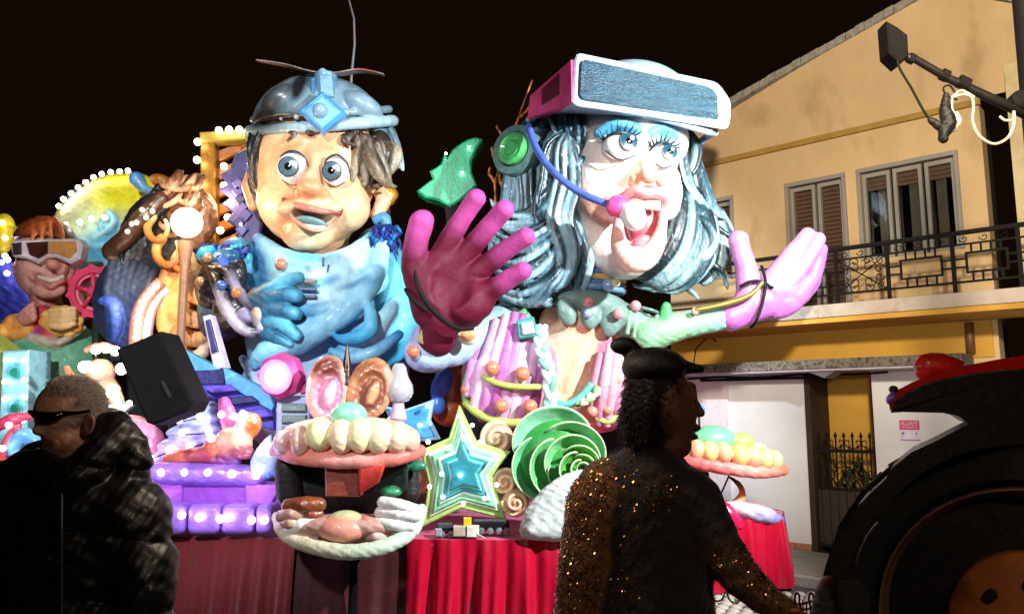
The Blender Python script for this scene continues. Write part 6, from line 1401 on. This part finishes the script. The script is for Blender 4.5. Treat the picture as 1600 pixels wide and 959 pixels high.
wring('rim', [(RT*.67, .03), (RT*.705, -.035), (RT*.715, -.035), (RT*.72, -.005)], mat('worn_rim_steel', H('#8c6450'), rough=.5, metal=.4, var=.4), wh)
wring('disc', [(RT*.69, .06), (RT*.45, .10), (RT*.38, .10), (.01, .10)], M_TB, wh)
hub = wring('hub', [(RT*.39, .099), (RT*.38, .02), (RT*.32, -.02), (RT*.18, -.05), (RT*.06, -.06), (.005, -.06)], mat('orange_hub_paint', H('#c06a30'), rough=.6, var=.3, scale=9, dirt=(H('#3a1c0e'), 5, .55, .6)), trac)
for i in range(8): a = i*math.pi/4; b = MB(); b.lathe(cc+RZ @ Vector((math.cos(a)*RT*.25, -.04, math.sin(a)*RT*.25)), [(.018, 0), (.018, .03)], 6, -AX); b.build('bolt', M_TYR, hub)
# mudguard over the wheel
b = MB(); V = []; F = []; FO = [(1300, 905), (1299, 872), (1303, 850), (1322, 820), (1340, 790), (1362, 768), (1384, 748), (1391, 733), (1424, 706), (1460, 690), (1490, 674), (1516, 661), (1560, 652), (1660, 640)]
FI = [(1325, 905), (1330, 880), (1336, 862), (1346, 838), (1360, 815), (1378, 796), (1396, 778), (1412, 762), (1436, 742), (1466, 724), (1494, 712), (1520, 704), (1566, 696), (1660, 690)]
for (x, y), (x2, y2) in zip(FO, FI): V += [P(x, y, TY-.04), P(x, y, TY-.04)+TD*.5, P(x2, y2, TY-.04)+TD*.5, P(x2, y2, TY-.04)]
for i in range(len(FO)-1):
    for k in range(4): F.append((i*4+k, i*4+(k+1) % 4, i*4+4+(k+1) % 4, i*4+4+k))
F += [(0, 1, 2, 3), tuple(4*(len(FO)-1)+k for k in (3, 2, 1, 0))]
b.add(V, F); b.build('mudguard', M_TB, trac, 'auto')
slab('side_plate', FI+[(1700, 1100), (1400, 1100), (1340, 905)], TY+.42, 0, 12, M_TB, trac, 1)
q = spline([(1330, 900), (1338, 876), (1352, 850), (1366, 834)], 4); b = MB(); b.tube([P(x+6, y-20, TY-.05) for x, y in q], .006, 6); b.build('trim', mat('dull_chrome', (.35, .36, .34), rough=.25, metal=.9), trac, True)
b = MB(); b.prism([P(x, y, TY+.3) for x, y in [(1522, 600), (1760, 570), (1760, 1100), (1600, 1100), (1560, 720)]], TD*.9); b.build('cab_body', M_TB, trac)
# roof canopy
RO = [(1389, 632), (1391, 619), (1404, 608), (1425, 597), (1460, 583), (1508, 571), (1555, 562), (1600, 555), (1680, 545)]
RI = [(1391, 642), (1400, 626), (1416, 612), (1446, 599), (1480, 590), (1520, 583), (1560, 578), (1600, 575), (1680, 568)]
V = []; F = []; D0, D1 = -.1, .95
for (x, y), (x2, y2) in zip(RO, RI): V += [P(x, y, TY), P(x, y, TY)+TD*1.1, P(x2, y2, TY)+TD*1.1, P(x2, y2, TY)]
for i in range(len(RO)-1):
    for k in range(4): F.append((i*4+k, i*4+(k+1) % 4, i*4+4+(k+1) % 4, i*4+4+k))
F += [(0, 1, 2, 3), tuple(4*(len(RO)-1)+k for k in (3, 2, 1, 0))]
b = MB(); b.add(V, F); rf = b.build('roof', mat('red_tractor_paint', H('#d81c0c'), rough=.25, coat=.7, var=.2, bump=.05), trac, 'auto')
b = MB(); b.prism([P(x, y, TY+.01) for x, y in [(1391, 643)]+[(x+2, y+3) for x, y in RI]+[(1680, 700), (1516, 662), (1498, 650), (1478, 645)]], TD*1.05); b.build('roof_lining', M_TB, rf)
S = Sculpt(TY+.3, k=5, vox=1.5); S.T([(1444, 580, 0, 14), (1446, 568, 0, 15), (1470, 564, 0, 13), (1500, 568, 0, 6)], '#d42010', n=2); S.E(1466, 572, 0, 34, 14, 18, '#dc2412'); S.build('beacon', M_VCG, rf)
S = Sculpt(TY+.0, k=3, vox=1.5); S.E(1392, 622, 0, 6, 10, 8, '#8a4ac0', rot=30); S.E(1396, 608, 2, 7, 6, 7, '#14100e'); S.build('marker_lamp', M_VCG, rf)
S = Sculpt(TY+.3, k=4, vox=1.8, noise=.5); S.T([(1294, 912, 0, 12), (1290, 932, 0, 16), (1292, 960, 0, 22), (1300, 1000, 0, 26)], '#0b0908', n=2); S.T([(1286, 918, -4, 5), (1288, 908, -6, 5), (1298, 904, -6, 5), (1304, 914, -4, 4)], '#7c4438', n=2, k=2); S.build('hitch', M_VCM, trac)

# ================================================================ orange safety mesh with hooks
ob = thing('orange_mesh_barrier', 'strip of orange plastic barrier mesh with black wire hooks low beside the tractor', 'barrier', (P(1265, 950, 3.2).x, 3.2, 0)); OB = 3.2
M_ORN = mat('orange_plastic', H('#d84c18'), rough=.45, var=.3)
b = MB()
for i in range(14):
    x = 1232+i*5.6; 
    b.tube([P(x, 938+2*math.sin(i*1.7), OB), P(x+1, 1000, OB+.02), P(x, 1120, OB+.03)], 1.3*U(OB), 5)
for j in range(8): y = 941+j*12; b.tube([P(1230+k*12, y+3*math.sin(k*1.3+j), OB+.01*math.sin(k)) for k in range(8)], 1.9*U(OB), 5)
o = b.build('mesh_strip', M_ORN, ob, True); o['kind'] = 'stuff'
for x in (1246, 1268, 1288): cable('hook', [(x, 952), (x-4, 936), (x-2, 926), (x+3, 930), (x+3, 942), (x+8, 958)], 1.6, M_IRON, ob, OB-.02)
cb = thing('looped_cable', 'black cable hanging in two loops behind the sequinned person’s elbow', 'cable', P(1135, 935, 6.4)); cable('loop', [(1108, 930), (1118, 938), (1128, 936), (1134, 924), (1140, 936), (1150, 942), (1160, 932)], 1.5, M_IRON, cb, 6.5)

# ================================================================ people
def person(label, base): return thing('person', label, 'person', base)
MY = 2.1
man = person('bald-cropped older man in wraparound sunglasses and a black puffer jacket, head turned left', (P(120, 700, MY).x, MY, 0))
S = Sculpt(MY, k=12, vox=2.0, noise=.3)
MS = '#dca48c'
S.E(112, 634, 0, 44, 44, 50, MS, rot=-10); S.E(92, 646, -16, 32, 40, 34, MS, rot=-8); S.E(100, 690, -8, 30, 28, 30, MS, rot=-14); S.E(84, 706, -18, 17, 15, 18, MS)
S.T([(70, 652, -34, 6), (62, 670, -38, 8)], MS, k=7); S.E(60, 673, -38, 8, 6, 7, MS, k=5); S.E(74, 636, -30, 14, 6, 14, MS, k=8); S.T([(70, 690, -34, 5), (84, 692, -38, 5)], '#7a3c34', k=4); S.T([(70, 698, -32, 5), (84, 700, -36, 4)], '#84443a', k=4)
S.T([(130, 690, 8, 32), (140, 750, 14, 36)], MS)
S.E(72, 652, -46, 10, 6, 8, '#5c3428', mode='sub', k=4)
S.E(122, 606, 4, 44, 26, 52, '#8c7f78', mode='paint', f=10); S.E(146, 640, 10, 22, 40, 50, '#8c7f78', mode='paint', f=10); S.E(80, 704, -30, 30, 16, 20, '#7a5448', mode='paint', f=12)
mh = S.build('head', mat('skin_airbrush', (1, 1, 1), rough=.5, var=.12, scale=25, bump=.15, bscale=60, attr=True), man)
S = Sculpt(MY, k=3, vox=1.6); S.E(139, 664, -32, 8, 16, 6, '#a86a56', rot=12); S.E(138, 664, -38, 4, 10, 4, '#7c4436', rot=12, mode='sub', k=2); S.build('ear', MATS['skin_airbrush'], mh)
S = Sculpt(MY, k=3, vox=1.5); S.T([(46, 643, -40, 3), (64, 650, -50, 8), (84, 651, -52, 8), (98, 646, -48, 5), (118, 645, -44, 3), (140, 642, -36, 2.6)], '#080606', n=3); S.build('sunglasses', mat('black_gloss_attr', (1, 1, 1), rough=.12, coat=1, var=0, bump=0, attr=True), mh)
S = Sculpt(MY, k=14, vox=2.4, noise=1.6, nscale=.02)
JK = '#09090c'
S.E(115, 850, 20, 130, 140, 76, JK); S.E(120, 1000, 20, 132, 160, 84, JK); S.E(20, 830, 20, 90, 110, 70, JK); S.E(198, 820, 16, 50, 66, 60, JK); S.T([(208, 800, 10, 42), (226, 870, 0, 40), (220, 980, -20, 40)], JK); S.T([(0, 800, 10, 50), (-30, 900, 0, 46), (-20, 1000, -20, 44)], JK)
S.T([(56, 730, -34, 20), (96, 744, -44, 22), (136, 730, -34, 22), (166, 696, -6, 22), (178, 668, 20, 20), (160, 664, 50, 22), (110, 690, 66, 24)], JK, n=3, k=8); S.T([(176, 672, 10, 22), (196, 696, 24, 24), (206, 730, 20, 26)], JK, k=10); S.T([(60, 736, -20, 22), (40, 740, 10, 24), (60, 720, 60, 26)], JK)
u_ = U(MY)
S.fx = lambda X: -9*np.abs(np.sin((X[:, 2]+.10*X[:, 0]+.010*np.sin(X[:, 0]*13))*19))**.55
jk = S.build('puffer_jacket', mat('black_nylon', (1, 1, 1), rough=.42, coat=.05, var=.2, bump=.12, bscale=40, attr=True), man)
b = MB(); b.tube([P(96, y, MY-.15-.0*y) for y in (770, 850, 960, 1060)], 2*u_, 6); b.build('zip', mat('dull_zip', (.02, .02, .02), rough=.5), jk, True)
S = Sculpt(MY, k=10, vox=4); S.T([(70, 1080, 20, 60), (66, 1400, 20, 50), (66, 1580, 20, 40)], '#07070a'); S.T([(170, 1080, 20, 60), (176, 1400, 20, 50), (176, 1580, 20, 40)], '#07070a'); S.build('trousers', M_VCM, man)
for x in (62, 172): b = MB(); q = P(x, 600, MY); b.ball((q.x, MY-.05, .05), (.055, .14, .05), 12); b.build('shoe', M_TYR, man, True)
def hairs(name, src, parent, cond, n, L, rad, cols, comb=(0, 0, -1), cw=.8, seed=1, jit=.35):
    """real single hairs rooted on a surface"""
    r = random.Random(seed); Mw = wm(src); me = src.data; ps = [p for p in me.polygons if cond(Mw @ p.center, p.normal)]; b = MB()
    V = []; F = []; C = []
    for i in range(n):
        p = ps[r.randrange(len(ps))]; c = Mw @ p.center; d = (p.normal+Vector(comb)*cw+Vector((r.uniform(-jit, jit), r.uniform(-jit, jit), r.uniform(-jit, jit)))).normalized(); c = c+Vector((r.uniform(-1, 1), r.uniform(-1, 1), r.uniform(-1, 1)))*.003-p.normal*.002
        l = L*r.uniform(.6, 1.3); s_ = d.orthogonal().normalized(); s2 = d.cross(s_); o = len(V); e = c+d*l*.55+p.normal*l*.12; t = e+(d+Vector(comb)*.5).normalized()*l*.5; k = H(r.choice(cols))
        for q in (0, 2.09, 4.19): V.append(c+(s_*math.cos(q)+s2*math.sin(q))*rad)
        for q in (0, 2.09, 4.19): V.append(e+(s_*math.cos(q)+s2*math.sin(q))*rad*.8)
        V.append(t); C += [k]*7
        F += [(o, o+1, o+4, o+3), (o+1, o+2, o+5, o+4), (o+2, o, o+3, o+5), (o+3, o+4, o+6), (o+4, o+5, o+6), (o+5, o+3, o+6)]
    b.V = [tuple(v) for v in V]; b.F = F; b.C = C; b.hasc = True
    o = b.build(name, mat('hair_strands', (1, 1, 1), rough=.5, var=0, bump=0, attr=True), parent, True, fix=False); o['kind'] = 'stuff'; return o
def pxof(c):
    d_ = c-Vector((0, 0, CAMZ)); fz = d_.y*math.cos(PITCH)+d_.z*math.sin(PITCH); return 800+d_.x/fz*FPX, 479.5-(-d_.y*math.sin(PITCH)+d_.z*math.cos(PITCH))/fz*FPX
def scalp(c, n_):
    x, y = pxof(c); return (y < 622-(x-80)*.10 and y < 618 and x > 74) or (x > 132 and y < 668 and c.y > MY-.04) or (x > 118 and y < 632)
hairs('cropped_hair', mh, mh, scalp, 9000, .011, .0006, ['#d0c6be', '#a89c94', '#e4dcd4', '#7c726a'], (.5, .3, -.3), .5)
# woman / person passing with a sequinned jacket
WY = 2.5
wo = person('person in a peaked cap and brown jacket with gold sequins walking right, arm reaching down', (P(1010, 700, WY).x, WY, 0))
S = Sculpt(WY, k=9, vox=2.0, noise=.4)
WS = '#6a4030'
S.E(1030, 632, 0, 48, 62, 46, WS); S.E(1058, 640, 0, 30, 56, 32, WS, rot=0); S.E(1048, 690, 0, 30, 28, 28, WS); S.E(1066, 700, 0, 12, 11, 13, WS)
S.T([(1078, 606, 0, 10), (1084, 626, 0, 6), (1095, 645, 0, 6.5)], WS, k=6); S.E(1086, 668, 0, 9, 6, 10, '#4a2018', k=4); S.E(1083, 682, 0, 8, 5, 9, '#4a2018', k=4); S.T([(1030, 690, 6, 30), (1024, 740, 8, 34)], WS)
S.E(1082, 628, -14, 6, 5, 6, '#150a08', mode='sub', k=3)
whd = S.build('head', MATS['skin_airbrush'], wo)
S = Sculpt(WY, k=7, vox=2.0, noise=1.6, nscale=.06); HK = '#080505'
S.E(1022, 612, 6, 44, 56, 50, HK); S.E(1000, 660, 8, 30, 40, 44, HK); S.E(1020, 700, 14, 34, 26, 40, HK)
for i in range(9): S.T([(985+i*9, 600, -40+abs(i-4)*3, 6), (978+i*8, 640, -46+abs(i-4)*4, 8), (980+i*8, 690-(i % 3)*8, -38+abs(i-4)*4, 5)], HK, n=3, k=3)
S.build('hair', M_VCM, whd)
wh_ = bpy.data.objects[[o.name for o in whd.children if o.name.startswith('hair')][0]]
hairs('hair_strands', wh_, whd, lambda c, n_: n_.y < .5, 6000, .026, .0006, ['#0c0806', '#1a100c', '#2a1a12'], (.1, 0, -1), 1.0, 2, .3)
S = Sculpt(WY, k=6, vox=2.0); S.E(1022, 574, 0, 50, 32, 52, HK); S.T([(1052, 572, 0, 16), (1074, 574, 0, 10), (1094, 576, 0, 6)], HK, k=8); S.E(975, 540, 4, 22, 14, 18, HK); S.E(990, 552, 4, 16, 14, 16, HK); S.build('cap', M_VCM, whd)
S = Sculpt(WY, k=16, vox=2.6, noise=1.2, nscale=.02)
WJ = '#1a0d07'; WJ_LIT = '#6a4420'  # warm light on left side and sleeve put into a lighter brown
S.E(1010, 830, 10, 112, 124, 74, WJ); S.E(1000, 960, 10, 112, 170, 80, WJ); S.E(945, 800, 10, 52, 80, 60, WJ_LIT); S.T([(1020, 722, 8, 44), (1010, 770, 8, 66)], WJ); S.T([(930, 790, -10, 44), (915, 880, -24, 40), (905, 1000, -20, 40)], WJ_LIT)
S.T([(1084, 780, 0, 42), (1110, 830, -20, 38), (1140, 880, -40, 32), (1190, 930, -60, 24), (1226, 952, -70, 19)], ['#120a06', WJ, WJ_LIT, '#6a4420'], n=2)
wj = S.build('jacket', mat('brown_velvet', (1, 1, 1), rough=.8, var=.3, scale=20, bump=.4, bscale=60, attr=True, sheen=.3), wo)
S = Sculpt(WY, k=4, vox=1.6); hb_ = '#7a4a34'
S.E(1236, 962, -74, 16, 12, 10, hb_, rot=30)
for i, (dx, dy) in enumerate(((16, 8), (18, 14), (15, 19), (10, 22))): S.T([(1242, 964+i*2, -76-i*3, 5), (1246+dx*.6, 968+dy*.6, -80-i*3, 4.5), (1244+dx, 972+dy, -78-i*3, 4)], hb_, k=2)
S.T([(1232, 956, -82, 5), (1246, 954, -90, 4.5), (1256, 960, -90, 4)], hb_, k=2); S.build('hand', MATS['skin_airbrush'], wo)
S = Sculpt(WY, k=10, vox=4); S.T([(960, 1080, 10, 62), (950, 1300, 10, 50), (940, 1480, 10, 36)], '#0a0708'); S.T([(1060, 1080, 10, 62), (1090, 1280, -10, 48), (1110, 1460, 0, 34)], '#0a0708'); S.build('trousers', M_VCM, wo)
for x in (940, 1110): b = MB(); q = P(x, 600, WY); b.ball((q.x+.05, WY, .05), (.14, .055, .05), 12); b.build('shoe', M_TYR, wo, True)
# sequins: tiny discs laid on the jacket surface, denser at the left side and along the reaching sleeve
me = wj.data; r = random.Random(5); V = []; F = []; Mw = wm(wj)
def dens(px, py):
    a = 0
    if py > 740 and px < 955-(py-740)*.10: a = 1.0
    elif px < 1000: a = .30
    if px > 1110 and py > 850: a = .8
    if 960 < px < 1060 and 740 < py < 800: a = .35
    return a
for p in me.polygons:
    c = Mw @ p.center; n_ = p.normal
    if n_.y > .2: continue
    d_ = c-Vector((0, 0, CAMZ)); fz = d_.y*math.cos(PITCH)+d_.z*math.sin(PITCH); px = 800+d_.x/fz*FPX; py = 479.5-(-d_.y*math.sin(PITCH)+d_.z*math.cos(PITCH))/fz*FPX
    if py > 1000 or r.random() > dens(px, py)*.4: continue
    t = (n_+Vector((r.uniform(-.6, .6), r.uniform(-.6, .6), r.uniform(-.6, .6)))).normalized(); a_ = t.orthogonal().normalized(); b_ = t.cross(a_); o = len(V); rr = r.uniform(.0012, .0026); c2 = c+n_*.003
    for k in range(6): q = k*math.pi/3; V.append(c2+(a_*math.cos(q)*1.7+b_*math.sin(q))*rr)
    F.append(tuple(o+k for k in range(6)))
b = MB(); b.add(V, F); sq = b.build('sequins', mat('gold_sequin', H('#c08a40'), rough=.25, metal=1, var=.3, bump=0), wj, fix=False); sq['kind'] = 'stuff'
